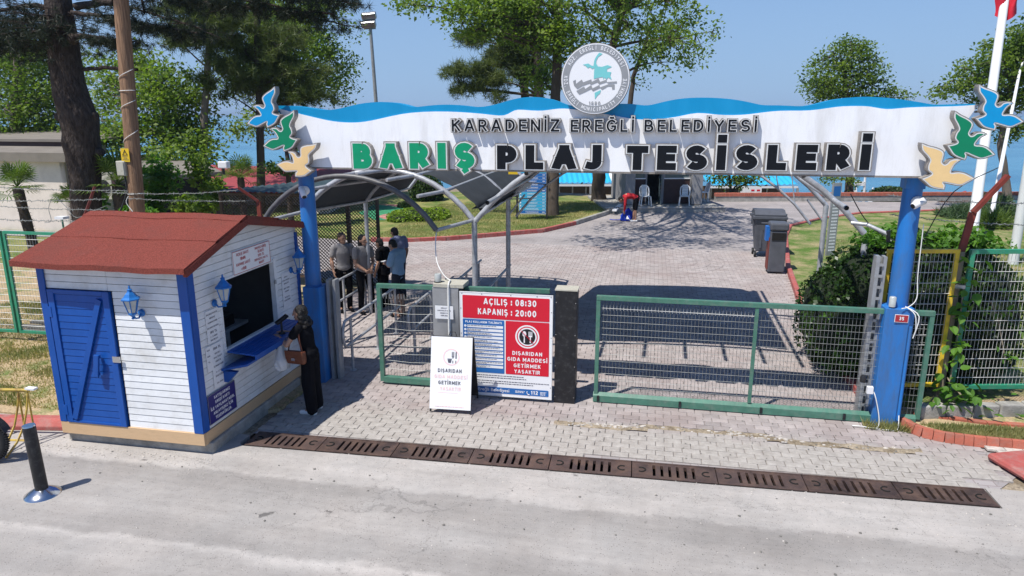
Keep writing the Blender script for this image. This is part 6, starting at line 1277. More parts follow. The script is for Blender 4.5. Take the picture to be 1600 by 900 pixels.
for i in range(len(rows)):
    z = 2.6-(i+1)*rh; k = rr.uniform(.3, .5); scribble(m, w_*.5-k*.6, w_*.5+k*.5, z+rh*.45, .02, rr, a, .049, uu, V_); scribble(m, w_*.3, w_*.3+k, z+rh*.2, .009, rr, a, .049, uu, V_)
    m.prism([(w_-.16, z+rh*.42), (w_-.05, z+rh*.42), (w_-.05, z+rh*.6), (w_-.16, z+rh*.6)], a+nn*.049, uu, V_, nn*.001); m.prism([(.04, z+rh*.3), (.09, z+rh*.3), (.09, z+rh*.75), (.04, z+rh*.75)], a+nn*.049, uu, V_, nn*.001)
m.build('lettering', 'print_white', t)
# narrow sign behind the right canopy post
a = G(1283, 408); a = D(1289, 395, 21.5); a.z = 0; t = thing('tall_sign', a, 'tall narrow grey sign behind the right rear canopy post', 'sign'); uu = Vector((.9, .43, 0)).normalized(); m = MB(); m.prism([(0, 0), (.3, 0), (.3, 2.3), (0, 2.3)], a, uu, V_, uu.cross(V_)*.06); m.build('sign_panel', 'grey_steel', t); m = MB(); rr = random.Random(2)
m.prism([(.03, 1.9), (.27, 1.9), (.27, 2.2), (.03, 2.2)], a, uu, V_, uu.cross(V_)*.063); m.build('header', 'print_blue', t); m = MB()
for k in range(16): scribble(m, .05, .26, .2+k*.1, .05, rr, a, .062, uu, V_)
m.build('lettering', 'print_white', t)
# ================================================================ BEACH BUILDINGS
def blue_roof(pxl, pxr, py_eave, d, label, back=6, white_right=0, slope=1.0):
    a, b = D(pxl, py_eave, d), D(pxr, py_eave, d); z = (a.z+b.z)/2; a.z = b.z = z; u = (b-a).normalized(); L_ = (b-a).length; bk = Vector((-u.y, u.x, 0)); t = thing('beach_shelter', (a.x, a.y, -3.4), label, 'beach shelter')
    n = int(L_/.35); 
    mb = MB(); mw = MB()
    for i in range(n):
        p = a+u*(L_*i/n); q = a+u*(L_*(i+1)/n); mid = (p+q)/2+Vector((0, 0, .07)); tgt = mw if (white_right and i > n*(1-white_right)) else mb; s_ = bk*back+Vector((0, 0, slope))
        tgt.add([p, mid, q, q+s_, mid+s_, p+s_], [(0, 1, 4, 5), (1, 2, 3, 4)])
    mb.build('roof', 'roof_blue', t)
    if mw.v: mw.build('roof', 'roof_pale', t)
    m = MB(); m.bar(a+Vector((0, 0, -.15)), b+Vector((0, 0, -.15)), .1, .12); m.build('eave_beam', 'white_paint', t)
    k = max(2, round(L_/2.9))
    for i in range(k+1):
        p = a.lerp(b, i/k); p = Vector((p.x, p.y, 0)); m = MB(); m.bar(p+Vector((0, 0, -3.4)), p+Vector((0, 0, z-.2)), .14); m.build('post', 'grey_steel', t); p2 = p+bk*back; m = MB(); m.bar(p2+Vector((0, 0, -3.4)), p2+Vector((0, 0, z+slope-.2)), .14); m.build('post', 'grey_steel', t)
    m = MB(); m.bar(a+bk*.5*back+Vector((0, 0, -.85)), b+bk*.5*back+Vector((0, 0, -.85)), .08, 1.0); m.build('screen_wall', 'lattice_brown', t)
    for i in range(k*3): p = a.lerp(b, i/(k*3))+bk*(.5*back-.08); m = MB(); m.bar(p+Vector((0, 0, -1.4)), p+Vector((0, 0, -.3)), .09); m.build('mullion', 'stone_pale', t)
    m = MB(); m.bar(a+bk*.45*back+Vector((0, 0, -1.45)), b+bk*.45*back+Vector((0, 0, -1.45)), .08, .1); m.build('rail', 'stone_pale', t)
    return t
blue_roof(856, 990, 286, 47, 'long blue corrugated beach shelter roof left of the booth', white_right=.3, slope=1.6); blue_roof(1108, 1247, 289, 47, 'blue corrugated beach shelter roof right of the booth', slope=1.6)
def umbrella(px, d, label, h=2.6):
    p = D(px, 310, d); p.z = -3.2; t = thing('closed_parasol', p, label, 'parasol', 'closed white parasols on the beach'); top = D(px, 293 if d > 50 else 291, d).z
    MB().lathe(p, [(.03, 0), (.03, .6)], 8).build('pole_stem', 'white_paint', t); MB().lathe(p, [(.42, top+3.2-2.3), (.33, top+3.2-1.6), (.2, top+3.2-.8), (.05, top+3.2)], 8).build('canopy', 'white_paint', t)
for px, lab in ((857, 'closed white parasol just right of the direction board'), (878, 'closed white parasol left of the middle tree trunk'), (908, 'closed white parasol nearest the middle tree trunk'), (1312, 'closed white parasol under the right end of the sign'), (1336, 'small closed white parasol left of the beach lamp'), (1362, 'closed white parasol beside the beach lamp')): umbrella(px, 58, lab)
t = thing('blue_railing', D(900, 308, 52), 'blue tube railing on the beach left of the booth', 'railing'); a, b = D(780, 305, 52), D(935, 305, 52); m = MB(); m.tube([a, b], .05, 6); m.build('rail', 'rail_blue', t); m = MB()
for i in range(9): p = a.lerp(b, i/8); m = MB(); m.tube([p, (p.x, p.y, -3.3)], .05, 6); m.build('post', 'rail_blue', t)
p = D(1283, 306, 50); t = flat_sign('beach_board', 'white notice board with red marks on the beach right of the booth', 'sign', D(1156, 311, 44), Vector((.98, .19, 0)), V_, 1.3, .75, .05, 'print_white')
o = D(1156, 311, 44); m = MB()
for x0, z0 in ((.65, .5), (1.0, .5), (.65, .25), (1.0, .25)): m.prism([(x0, z0), (x0+.2, z0), (x0+.2, z0+.1), (x0, z0+.1)], o, Vector((.98, .19, 0)), V_, Vector((.19, -.98, 0))*.06)
m.build('marks', 'print_red', t); m = MB(); m.bar(o+Vector((.2, .1, 0)), (o.x+.2, o.y+.1, -3.3), .06); m.bar(o+Vector((1.1, .3, 0)), (o.x+1.1, o.y+.3, -3.3), .06); m.build('legs', 'grey_steel', t)
for k_, (px, py, lab) in enumerate(((1264, 300, 'small white hut roof on the beach left of a parasol'),)):
    pass
t = thing('red_roof_kiosk', D(1490, 305, 46), 'low red hipped roof beyond the brick wall on the right', 'building'); a, b, c_, d_ = D(1462, 314, 42), D(1535, 314, 42), D(1530, 309, 50), D(1480, 307, 50); e_ = D(1508, 298, 46); m = MB(); m.add([a, b, c_, d_, e_], [(0, 1, 4), (1, 2, 4), (2, 3, 4), (3, 0, 4)]); m.build('roof', 'roof_red_far', t); m = MB(); zz = a.z; m.box(min(a.x, d_.x)+.5, b.x-.5, a.y+.6, a.y+4, -3.4, zz-.02); m.build('wall', 'wall_cream', t)
# ================================================================ LEFT BUILDINGS
bg_ = thing('bungalow', (-20, 22, 0), 'cream bungalow with flat grey felt roof behind the palm', 'building')
c0 = G(116, 362); wl = G(-160, 352); u = (c0-wl).normalized(); bk = Vector((-u.y, u.x, 0)); zt = 2.62
m = MB(); m.prism([(0, 0), ((c0-wl).length, 0), ((c0-wl).length, zt), (0, zt)], wl, u, V_, bk*.2); m.build('front_wall', 'wall_cream', bg_)
m = MB(); m.prism([(0, 0), (5.5, 0), (5.5, zt), (0, zt)], c0+Vector((0, 0, 0)), bk, V_, -u*.2); m.build('side_wall', 'wall_cream', bg_)
L_ = (c0-wl).length
def slab(p0, L0, L1, b0_, b1_, z0, z1, mat, nm, zs=0):
    m = MB(); P = [p0+u*L0+bk*b0_, p0+u*L1+bk*b0_, p0+u*L1+bk*b1_, p0+u*L0+bk*b1_]; m.add([p+Vector((0, 0, z0+(zs if i > 1 else 0))) for i, p in enumerate(P)]+[p+Vector((0, 0, z1+(zs if i > 1 else 0))) for i, p in enumerate(P)], [(3, 2, 1, 0), (4, 5, 6, 7), (0, 1, 5, 4), (1, 2, 6, 5), (2, 3, 7, 6), (3, 0, 4, 7)]); return m.build(nm, mat, bg_)
slab(wl, -1, L_+.5, -.32, 1.6, 2.62, 2.95, 'roof_felt', 'lower_roof', .2); slab(wl, -1, L_+.3, 1.2, 1.35, 3.1, 3.3, 'booth_brown', 'fascia'); slab(wl, -1, L_+.5, 1.1, 7.5, 3.28, 3.38, 'roof_felt', 'upper_roof', .35)
# ceiling lamp stem and spotlight
cb = thing('timber_cabin', G(270, 338), 'dark timber cabin with grey felt roof and red posts behind the bushes', 'building')
a, b = D(192, 276, 22), D(345, 268, 22); zr = 2.3
P = [D(180, 281, 21), D(347, 268, 23), D(312, 251, 27), D(196, 251, 27)]
m = MB(); m.add([p for p in P]+[p-Vector((0, 0, .14)) for p in P], [(0, 1, 2, 3), (7, 6, 5, 4), (0, 4, 5, 1), (1, 5, 6, 2), (2, 6, 7, 3), (3, 7, 4, 0)]); m.build('roof', 'roof_felt', cb)
for px, d_ in ((338, 23.2), (234, 21.8), (180, 21.4), (318, 26.5)): p = D(px, 280, d_); m = MB(); m.bar((p.x, p.y, 0), p, .14); m.build('post', 'booth_brown', cb)
p = D(322, 300, 23.6); q = D(275, 300, 23.2); m = MB(); m.add([(q.x, q.y, 0), (p.x, p.y, 0), (p.x, p.y, .95), (q.x, q.y, .95)], [(0, 1, 2, 3)]); m.build('parapet', 'booth_brown', cb)
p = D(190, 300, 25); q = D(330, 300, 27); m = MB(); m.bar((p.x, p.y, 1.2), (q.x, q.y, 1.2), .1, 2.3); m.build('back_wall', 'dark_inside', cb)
ac = thing('air_conditioner', T(162, 290, 20), 'round outdoor air conditioner fan on the bungalow side wall', 'air conditioner'); p = ac.location.copy(); MB().box(p.x-.25, p.x+.3, p.y, p.y+.3, p.z-.45, p.z+.4).build('casing', 'cab_top', ac, bevel=.02); MB().lathe(p+Vector((0, -.005, -.05)), [(.24, 0), (.24, .015)], 20, axis=(0, -1, 0)).build('fan_grille', 'black_metal', ac)
def red_building(P, wallpts, label, zb=0):
    t = thing('red_roof_building', (P[0].x, P[0].y, zb), label, 'building'); n = len(P); m = MB(); m.add(P+[p-Vector((0, 0, .15)) for p in P], [tuple(range(n)), tuple(range(n, 2*n))[::-1]]+[(i, n+i, n+(i+1) % n, (i+1) % n) for i in range(n)]); m.build('roof', 'roof_red_far', t)
    a, b = wallpts; m = MB(); u_ = (b-a).normalized(); m.prism([(0, zb), ((b-a).length, zb), ((b-a).length, a.z-.1), (0, a.z-.1)], (a.x, a.y, 0), u_*1, V_, Vector((-u_.y, u_.x, 0))*5); m.build('wall', 'wall_cream', t); return t
red_building([D(300, 300, 33), D(478, 296, 33), D(478, 262, 42), D(318, 257, 42)], (D(330, 296, 34), D(470, 294, 34)), 'long red roofed beach building behind the palm', -1)
red_building([D(470, 285, 30), D(517, 282, 30.5), D(560, 263, 36), D(478, 263, 36)], (D(478, 283, 31), D(512, 282, 31)), 'smaller red roofed building behind the sand coloured left bird', -1)
sl_t = thing('spotlight', D(348, 258, 22.8), 'small white spotlight on the corner of the cabin roof', 'spotlight'); p = sl_t.location; MB().box(p.x-.12, p.x+.2, p.y-.1, p.y+.12, p.z-.1, p.z+.12).build('housing', 'white_paint', sl_t, bevel=.03); MB().box(p.x-.02, p.x+.04, p.y-.03, p.y+.03, p.z-.3, p.z-.1).build('stem', 'black_metal', sl_t)
# ================================================================ STREET FURNITURE
b = G(67, 772); t = thing('bollard', b, 'black steel bollard on a shiny domed foot by the road', 'bollard'); lean = Vector((-.03, .0, .86))
MB().lathe(b, [(.195, 0), (.19, .012), (.13, .05), (.085, .075), (.075, .08)], 36).build('foot_dome', 'chrome', t)
MB().tube([b+Vector((0, 0, .05)), b+lean], .068, 24).build('shaft', 'black_metal', t); MB().tube([b+lean*.998, b+lean*1.015], [.07, .066], 24).build('cap', 'chrome', t)
rk = thing('bike_rack', (-8.6, 7.35, 0), 'yellow steel bicycle rack with curved hoops beside the kiosk', 'bicycle rack')
ra, rb = Vector((-8.02, 7.42, 0)), Vector((-10.2, 7.12, 0)); ru = (rb-ra).normalized(); rn = Vector((-ru.y, ru.x, 0))*-1
if rn.y > 0: rn = -rn
for k_ in (0.0,):
    MB().tube([ra+Vector((0, 0, .74))-ru*.0, rb+Vector((0, 0, .74))], .024, 8).build('top_rail', 'rack_yellow', rk); MB().tube([ra, rb], .022, 8).build('rear_rail', 'rack_yellow', rk)
MB().tube([ra+rn*.55+ru*.15+Vector((0, 0, .02)), rb+rn*.55+Vector((0, 0, .02))], .022, 8).build('front_rail', 'rack_yellow', rk)
for off in (.03, .16, .75, .88, 1.5, 1.63):
    p = ra+ru*off; MB().tube([p+Vector((0, 0, .02)), p+Vector((0, 0, .73))], .012, 6).build('upright', 'rack_yellow', rk)
    m = MB(); Q = [p+Vector((0, 0, .7)), p+rn*.06+Vector((0, 0, .5)), p+rn*.16+Vector((0, 0, .3)), p+rn*.32+Vector((0, 0, .14)), p+rn*.54+Vector((0, 0, .03))]
    for a_, b_ in zip(Q, Q[1:]): m.bar(a_, b_, .028, .012, up=ru)
    m.build('hoop', 'rack_yellow', rk)
t = thing('paper_cup', ra+Vector((0, 0, .76)), 'small pale scrap of card on the rack rail end', 'litter'); MB().box(ra.x-.02, ra.x+.12, ra.y-.05, ra.y+.02, .765, .79).build('card', 'paper', t)
# motorbike mostly out of the frame: wheel, fork, mudguard and frame
mc = thing('motorbike', (-9.3, 6.6, 0), 'motorbike front wheel with black tyre at the left photo edge', 'motorbike')
def wheel(c, ax, Rr, w_, par):
    c, ax = Vector(c), Vector(ax).normalized(); x = ax.cross(V_).normalized(); m = MB(); P = [c+(x*math.cos(a)+V_*math.sin(a))*Rr for a in [2*math.pi*i/40 for i in range(41)]]
    o = MB().tube(P, w_, 12, cap=False).build('wheel', 'rubber', par); MB().tube([c+(q-c)*.86 for q in P], .018, 8, cap=False).build('rim', 'chrome', o)
    m = MB()
    for i in range(10): a = 2*math.pi*i/10; m.tube([c+(x*math.cos(a)+V_*math.sin(a))*.04, c+(x*math.cos(a+.12)+V_*math.sin(a+.12))*Rr*.86], .008, 5)
    m.build('spokes', 'black_metal', o); MB().tube([c-ax*.05, c+ax*.05], .07, 14).build('hub', 'sheet_steel', o); MB().tube([c+ax*.055, c+ax*.06], .12, 20).build('brake_disc', 'chrome', o)
    m = MB()
    for i in range(60):
        a = 2*math.pi*i/60; pp = c+(x*math.cos(a)+V_*math.sin(a))*(Rr+w_*.92); m.bar(pp-ax*.035, pp+ax*.035, .012, .02, up=(x*math.cos(a)+V_*math.sin(a)))
    m.build('tread', 'rubber', o); return o
wc1 = G(-22, 724); wc1 = Vector((wc1.x, wc1.y, .32)); dv_ = Vector((-1, -.25, 0)).normalized(); ax = Vector((-dv_.y, dv_.x, 0)); wheel(wc1, ax, .275, .048, mc); wc2 = wc1+dv_*1.25; wheel(wc2, ax, .26, .055, mc)
for s_ in (-.09, .09): MB().tube([wc1+ax*s_, wc1+ax*s_+dv_*.32+Vector((0, 0, .68))], .022, 8).build('fork', 'chrome', mc)
MB().tube([wc1+dv_*.32-ax*.33+Vector((0, 0, .75)), wc1+dv_*.32+Vector((0, 0, .72)), wc1+dv_*.32+ax*.33+Vector((0, 0, .75))], .015, 8).build('handlebar', 'black_metal', mc)
m = MB(); P = [wc1+(dv_*math.cos(a)+V_*math.sin(a))*.36 for a in [R(40+i*10) for i in range(13)]]; 
for a_, b_ in zip(P, P[1:]): m.bar(a_, b_, .13, .01, up=(0, 0, 1))
m.build('mudguard', 'black_plastic', mc)
MB().tube([wc1+dv_*.38+Vector((0, 0, .5)), wc1+dv_*.6+Vector((0, 0, .52)), wc1+dv_*.8+Vector((0, 0, .5))], [.09, .15, .1], 14).build('tank', 'black_plastic', mc); MB().tube([wc1+dv_*.78+Vector((0, 0, .5)), wc1+dv_*1.45+Vector((0, 0, .53))], [.09, .07], 12).build('seat', 'black_plastic', mc); MB().box(wc1.x-.95, wc1.x-.5, wc1.y-.3, wc1.y-.05, .15, .5).build('engine', 'sheet_steel', mc, bevel=.04)
# small lawn lamp behind the left fence
p = T(97, 342, 12.2); t = thing('garden_lamp', (p.x, 12.2, 0), 'slim green garden lamp with white cap behind the left fence', 'garden lamp'); MB().tube([(p.x, 12.2, 0), p], .018, 6).build('stem', 'fence_green', t); MB().box(p.x-.1, p.x+.1, 12.12, 12.28, p.z, p.z+.05).build('cap', 'white_paint', t)
# stacked timber and stones behind the left fence
wp_ = thing('timber_stack', (-11.4, 12, 0), 'low heap of weathered boards behind the left fence', 'timber stack')
for i in range(7): y = 11.5+.16*i; m = MB(); m.bar((-12.6+.1*i, y, .06+.05*(i % 3)), (-10.4+.07*i, y+random.uniform(-.06, .06), .08+.05*(i % 3)), .12, .05); m.build('board', 'weathered', wp_)
# ================================================================ VEGETATION
def rand_rot(n, rng, up=0.0):
    nrm = rng.normal(size=(n, 3)); nrm[:, 2] = np.abs(nrm[:, 2])+up; nrm /= np.linalg.norm(nrm, axis=1)[:, None]
    a = rng.normal(size=(n, 3)); a -= nrm*(a*nrm).sum(1)[:, None]; a /= np.linalg.norm(a, axis=1)[:, None]; return a, np.cross(nrm, a), nrm
def leaf_quads(P, size, rng, up=.4, asp=.62, sv=.35):
    n = len(P); a, b, nr = rand_rot(n, rng, up); s = size*(1+sv*rng.uniform(-1, 1, n))[:, None]
    f = nr*s*.12
    V = np.stack([P-a*s*.5, P+b*s*asp*.5+f, P+a*s*.5, P-b*s*asp*.5+f], 1); return V.reshape(-1, 3)
def needle_tris(P, length, width, rng, per=26, up=.5, sv=.3):
    n = len(P); d = rng.normal(size=(n, per, 3)); d[..., 2] += up; d /= np.linalg.norm(d, axis=2)[..., None]
    L = length*(1+sv*rng.uniform(-1, 1, (n, per, 1))); c = P[:, None, :]+d*L*.1; sd = np.cross(d, rng.normal(size=(n, per, 3))); sd /= np.linalg.norm(sd, axis=2)[..., None]
    V = np.stack([c-sd*width*.5, c+sd*width*.5, c+d*L], 2); return V.reshape(-1, 3)
def ell_points(c, r, n, rng, shell=.5):
    v = rng.normal(size=(n, 3)); v /= np.linalg.norm(v, axis=1)[:, None]; return np.array(c)+v*np.array(r)*(rng.uniform(0, 1, n)**shell)[:, None]
def blob_world(px, py, rx, ry, d, dd=None):
    c = D(px, py, d); k = (c-Vector((0, 0, CAM_H))).length/1100; return (c.x, c.y, c.z), (rx*k, (dd if dd else (rx+ry)*.5*k), ry*k)
def curve_tube(mb, a, b, r0, r1, bend=.15, n=4, sides=5):
    a, b = Vector(a), Vector(b); L_ = (b-a).length; off = Vector((random.uniform(-1, 1), random.uniform(-1, 1), random.uniform(-.1, 1)))*L_*bend
    P = [a.lerp(b, i/n)+off*math.sin(math.pi*i/n) for i in range(n+1)]; mb.tube(P, [r0+(r1-r0)*i/n for i in range(n+1)], sides, cap=False); return P
def tree(name, label, cat, trunk, r0, r1, blobs, clumps, per, size, leaf, bark, kind='leaf', group=None, csig=.3, limbs=8, base_z=0, extra=(), seed=1, up=.4, shell=.55, sides=10, twig=.3, nl=None):
    rng = np.random.default_rng(seed); st = random.getstate(); random.seed(seed)
    tr = [Vector(p) for p in trunk]
    if tr[0].z > base_z: tr = [Vector((tr[0].x, tr[0].y, base_z))]+tr
    else: tr[0].z = base_z
    t = thing(name, tr[0], label, cat, group)
    mb = MB(); P = []; 
    for i in range(len(tr)-1):
        for k in range(4): P.append(tr[i].lerp(tr[i+1], k/4)+Vector((random.uniform(-1, 1), random.uniform(-1, 1), 0))*r0*.12)
    P.append(tr[-1]); m = len(P)-1; rs = [(r0+(r1-r0)*i/m)*(1.25 if i == 0 else 1)*random.uniform(.95, 1.05) for i in range(m+1)]
    mb.tube(P, rs, sides); mb.build('trunk', bark, t)
    vols = [b[1][0]*b[1][1]*b[1][2] for b in blobs]; sv = sum(v**.75 for v in vols); C = []
    for (c, r), v in zip(blobs, vols): C.append(ell_points(c, r, max(2, int(clumps*v**.75/sv)), rng, shell))
    C = np.concatenate(C)
    lm = MB(); nodes = [p for p in P[len(P)//3:]]; idx = rng.permutation(len(C)); ln = []
    if limbs: 
        for i in idx[:limbs]:
            tgt = Vector(C[i]); cand = [p for p in nodes if p.z < tgt.z+.3] or nodes; s_ = min(cand, key=lambda p: (p-tgt).length+.6*abs(tgt.z-p.z-1.0)); dd_ = (tgt-s_).length
            ln += curve_tube(lm, s_, tgt, max(.02, min(r1*1.0, .02+.016*dd_)), .018, .12, 5, 6)
        near = ln+nodes
        NA = np.array([list(p) for p in near])
        for i in idx[limbs:limbs+int(len(C)*twig)]:
            tgt = C[i]; j = int(np.argmin(((NA-tgt)**2).sum(1))); curve_tube(lm, NA[j], tgt, .022, .007, .1, 3, 4)
        lm.build('limbs', bark, t)['kind'] = 'stuff'
    w = rng.uniform(.5, 1.5, len(C)); npts = np.maximum(1, (w*per).astype(int)); Q = np.repeat(C, npts, 0)+rng.normal(size=(npts.sum(), 3))*csig*np.array([1, 1, .6])
    if kind == 'leaf': V = leaf_quads(Q, size, rng, up); o = npmesh('crown', V, None, 4, leaf, t)
    else: V = needle_tris(Q, size, nl or size*.09, rng, 16, up); o = npmesh('crown', V, None, 3, leaf, t)
    o['kind'] = 'stuff'; random.setstate(st); return t
BW = blob_world
tree('plane_tree', 'broad plane tree with pale trunk at the far left behind the bungalow', 'tree', [D(30, 330, 33), D(28, 180, 33), D(27, 90, 33)], .35, .15, [BW(30, 150, 75, 60, 33), BW(70, 100, 55, 50, 34), BW(5, 205, 45, 38, 32), BW(85, 195, 40, 45, 33), BW(20, 90, 60, 40, 35), BW(130, 215, 25, 40, 36)], 462, 33, .165, 'leaf_plane', 'bark_grey', seed=3, csig=.38)
tree('plane_tree', 'bushy light green plane tree between the big pine and the thin pine', 'tree', [D(268, 330, 30), D(262, 220, 30), D(250, 120, 30)], .22, .1, [BW(240, 150, 60, 50, 30), BW(195, 215, 45, 40, 29), BW(285, 205, 55, 45, 30), BW(172, 140, 30, 50, 31), BW(300, 150, 40, 40, 31), BW(255, 255, 60, 28, 28), BW(215, 100, 35, 28, 31), BW(320, 232, 28, 30, 29)], 473, 31, .165, 'leaf_light', 'bark_grey', seed=4, csig=.33)
tree('pine_tree', 'thin tall pine with sparse crown left of the blue left bird', 'pine tree', [D(317, 320, 30), D(320, 180, 30), D(329, 30, 30), D(333, -40, 30)], .19, .1, [BW(300, 55, 45, 28, 30), BW(350, 40, 38, 30, 30), BW(345, 100, 25, 18, 30), BW(295, 12, 55, 15, 30), BW(320, 128, 25, 8, 30)], 240, 7, .3, 'leaf_pine', 'bark_grey', 'needle', seed=5, csig=.16, limbs=22, twig=.6)
tree('pine_tree', 'dark pine right of the thin pine, trunk beside the left birds', 'pine tree', [D(408, 330, 31), D(407, 220, 31), D(402, 60, 31), D(400, -60, 31)], .2, .12, [BW(430, 75, 50, 35, 31), BW(478, 118, 42, 22, 31), BW(400, 115, 45, 28, 31), BW(455, 152, 48, 14, 31), BW(370, 78, 20, 20, 31), BW(500, 150, 30, 10, 31), BW(372, 140, 22, 18, 31)], 230, 8, .28, 'leaf_pine', 'bark_brown', 'needle', seed=6, csig=.2, limbs=26, twig=.5)
tree('plane_tree', 'tall leafy plane tree behind the dark pine, left of the floodlight mast', 'tree', [D(478, 330, 36), D(460, 240, 36), D(450, 120, 36), D(455, 0, 36)], .25, .12, [BW(500, 70, 55, 50, 36), BW(450, 30, 70, 45, 36), BW(520, 130, 38, 32, 36), BW(395, 20, 50, 40, 37), BW(378, 120, 28, 45, 37), BW(425, 185, 40, 22, 36), BW(378, 200, 25, 20, 35), BW(500, 10, 50, 25, 36), BW(455, 120, 60, 40, 33), BW(440, 60, 50, 40, 33), BW(410, 100, 30, 40, 32.5), BW(540, 100, 15, 25, 36)], 572, 33, .165, 'leaf_light', 'bark_grey', seed=7, csig=.38)
tree('plane_tree', 'small tree with drooping dark leaves between the left gateway birds and the red roofs', 'tree', [D(452, 300, 27), D(450, 255, 27), D(447, 225, 27)], .12, .07, [BW(452, 262, 28, 8, 27), BW(425, 262, 18, 5, 27), BW(470, 222, 20, 10, 27), BW(500, 238, 15, 12, 28)], 90, 14, .16, 'leaf_dark', 'bark_brown', seed=8, csig=.16)
# centre group
tree('plane_tree', 'large plane tree whose trunk stands under the sign left of the booth', 'tree', [G(936, 316), D(935, 265, 35), D(938, 180, 35), D(952, 90, 34), D(972, 20, 33)], .36, .16, [BW(900, 45, 55, 38, 31), BW(960, 45, 50, 30, 29), BW(1010, 45, 45, 35, 29), BW(1058, 62, 42, 28, 30), BW(1085, 28, 32, 25, 30), BW(930, 5, 90, 25, 30), BW(1020, 0, 70, 20, 28), BW(1000, 98, 30, 16, 31), BW(1040, 108, 22, 7, 31), BW(1105, 72, 17, 6, 30), BW(925, 85, 30, 20, 30), ((-4.5, 20.3, 10.5), (2, 1.8, .8)), ((-2, 20.8, 11), (2.4, 1.8, .8)), ((-3.8, 23.5, 10.5), (2.5, 1.8, .9)), ((-.6, 23.8, 11), (2.5, 1.8, .9)), ((1.3, 26, 11), (2, 1.5, .9)), ((-1.5, 26.5, 10.6), (2.4, 1.5, .9))], 500, 20, .165, 'leaf_light', 'bark_brown', seed=9, csig=.28, limbs=26, twig=.6, shell=.6)
tree('plane_tree', 'leafy plane tree reaching over the emblem from the left', 'tree', [G(862, 338), D(866, 240, 31), D(868, 150, 31), D(872, 60, 31), D(872, -40, 31)], .27, .17, [BW(760, 30, 55, 32, 30), BW(820, 40, 55, 40, 31), BW(720, 14, 45, 16, 29), BW(650, 6, 42, 9, 29), BW(870, 60, 40, 40, 30), BW(800, 0, 90, 20, 30), BW(700, 32, 12, 8, 29), BW(850, 120, 40, 22, 32)], 363, 26, .165, 'leaf_light', 'bark_brown', seed=10, csig=.28, limbs=18, twig=.5)
tree('pine_tree', 'twin trunked pine left of the emblem with foliage fan towards the mast', 'pine tree', [D(846, 330, 37), D(842, 150, 37), D(838, 20, 37), D(836, -60, 37)], .26, .18, [BW(712, 112, 26, 12, 36), BW(745, 108, 30, 14, 36), BW(725, 138, 32, 9, 36), BW(772, 128, 30, 16, 36), BW(795, 90, 35, 30, 37), BW(770, 150, 25, 5, 36), BW(830, 110, 35, 25, 38), BW(800, 60, 30, 20, 37), BW(740, 60, 25, 16, 37)], 300, 8, .3, 'leaf_pine', 'bark_brown', 'needle', seed=11, csig=.19, limbs=20, twig=.5)
for px, x2, lab, g in ((818, 806, 'leftmost dark trunk of the centre trees above the sign', .24), (989, 1012, 'slanting bare trunk right of the emblem', .15)):
    if px == 818: tree('pine_tree', lab, 'pine tree', [D(826, 330, 39), D(px+2, 150, 39), D(px-6, 60, 39), D(x2, -40, 39)], g, .16, [BW(800, 30, 40, 25, 39), BW(780, 90, 25, 15, 39), BW(840, 60, 30, 20, 39)], 130, 8, .32, 'leaf_pine', 'bark_brown', 'needle', seed=12, csig=.2, limbs=8)
    else: tree('plane_tree', lab, 'tree', [G(985, 316) if False else D(962, 317, 36.5), D(984, 165, 36), D(990, 120, 36), D(1002, 85, 35.5), D(1022, 30, 35)], g, .07, [BW(1015, 75, 35, 35, 35), BW(1045, 50, 35, 30, 35), BW(1075, 95, 30, 12, 35), BW(1000, 130, 14, 10, 36), BW(1115, 50, 12, 18, 35)], 99, 18, .165, 'leaf_plane', 'bark_brown', seed=13, csig=.25, limbs=16, twig=.8)
tree('plane_tree', 'round bushy tree rising behind the right half of the sign', 'tree', [D(1325, 318, 38.5), D(1328, 270, 38.5), D(1322, 170, 38.5), D(1320, 110, 38.5)], .24, .12, [BW(1320, 95, 38, 26, 38.5), BW(1305, 125, 46, 26, 38.5), BW(1278, 130, 22, 16, 38), BW(1362, 118, 24, 26, 38.5), BW(1400, 148, 26, 8, 38.5), BW(1330, 66, 18, 12, 38.5), BW(1275, 102, 16, 10, 38.5), BW(1345, 80, 20, 18, 38.5), BW(1298, 280, 25, 6, 38), BW(1335, 282, 12, 8, 38), BW(1330, 150, 60, 14, 39)], 430, 17, .165, 'leaf_plane', 'bark_brown', seed=14, csig=.24, limbs=18, twig=.5)
tree('plane_tree', 'spreading tree with bare lower fork at the right edge behind the flagpoles', 'tree', [D(1573, 330, 33), D(1572, 285, 33), D(1563, 225, 33), D(1572, 170, 33), D(1585, 110, 33)], .2, .09, [BW(1535, 112, 42, 22, 33), BW(1580, 85, 40, 32, 33), BW(1500, 135, 36, 9, 33), BW(1595, 150, 28, 24, 33), BW(1555, 152, 36, 12, 33), BW(1610, 60, 30, 25, 33), BW(1480, 148, 22, 6, 33), BW(1625, 110, 40, 40, 33), BW(1585, 205, 30, 12, 33)], 440, 26, .165, 'leaf_plane', 'bark_grey', seed=15, csig=.25, limbs=22, twig=.5)
tree('plane_tree', 'small loose tree in front of the blue roof right of the booth', 'tree', [D(1142, 318, 38), D(1142, 298, 38), D(1140, 275, 38)], .1, .05, [BW(1145, 282, 32, 11, 38), BW(1178, 278, 26, 9, 38), BW(1120, 275, 16, 9, 38), BW(1150, 262, 30, 10, 38)], 120, 12, .16, 'leaf_light', 'bark_brown', seed=16, csig=.2, limbs=10)
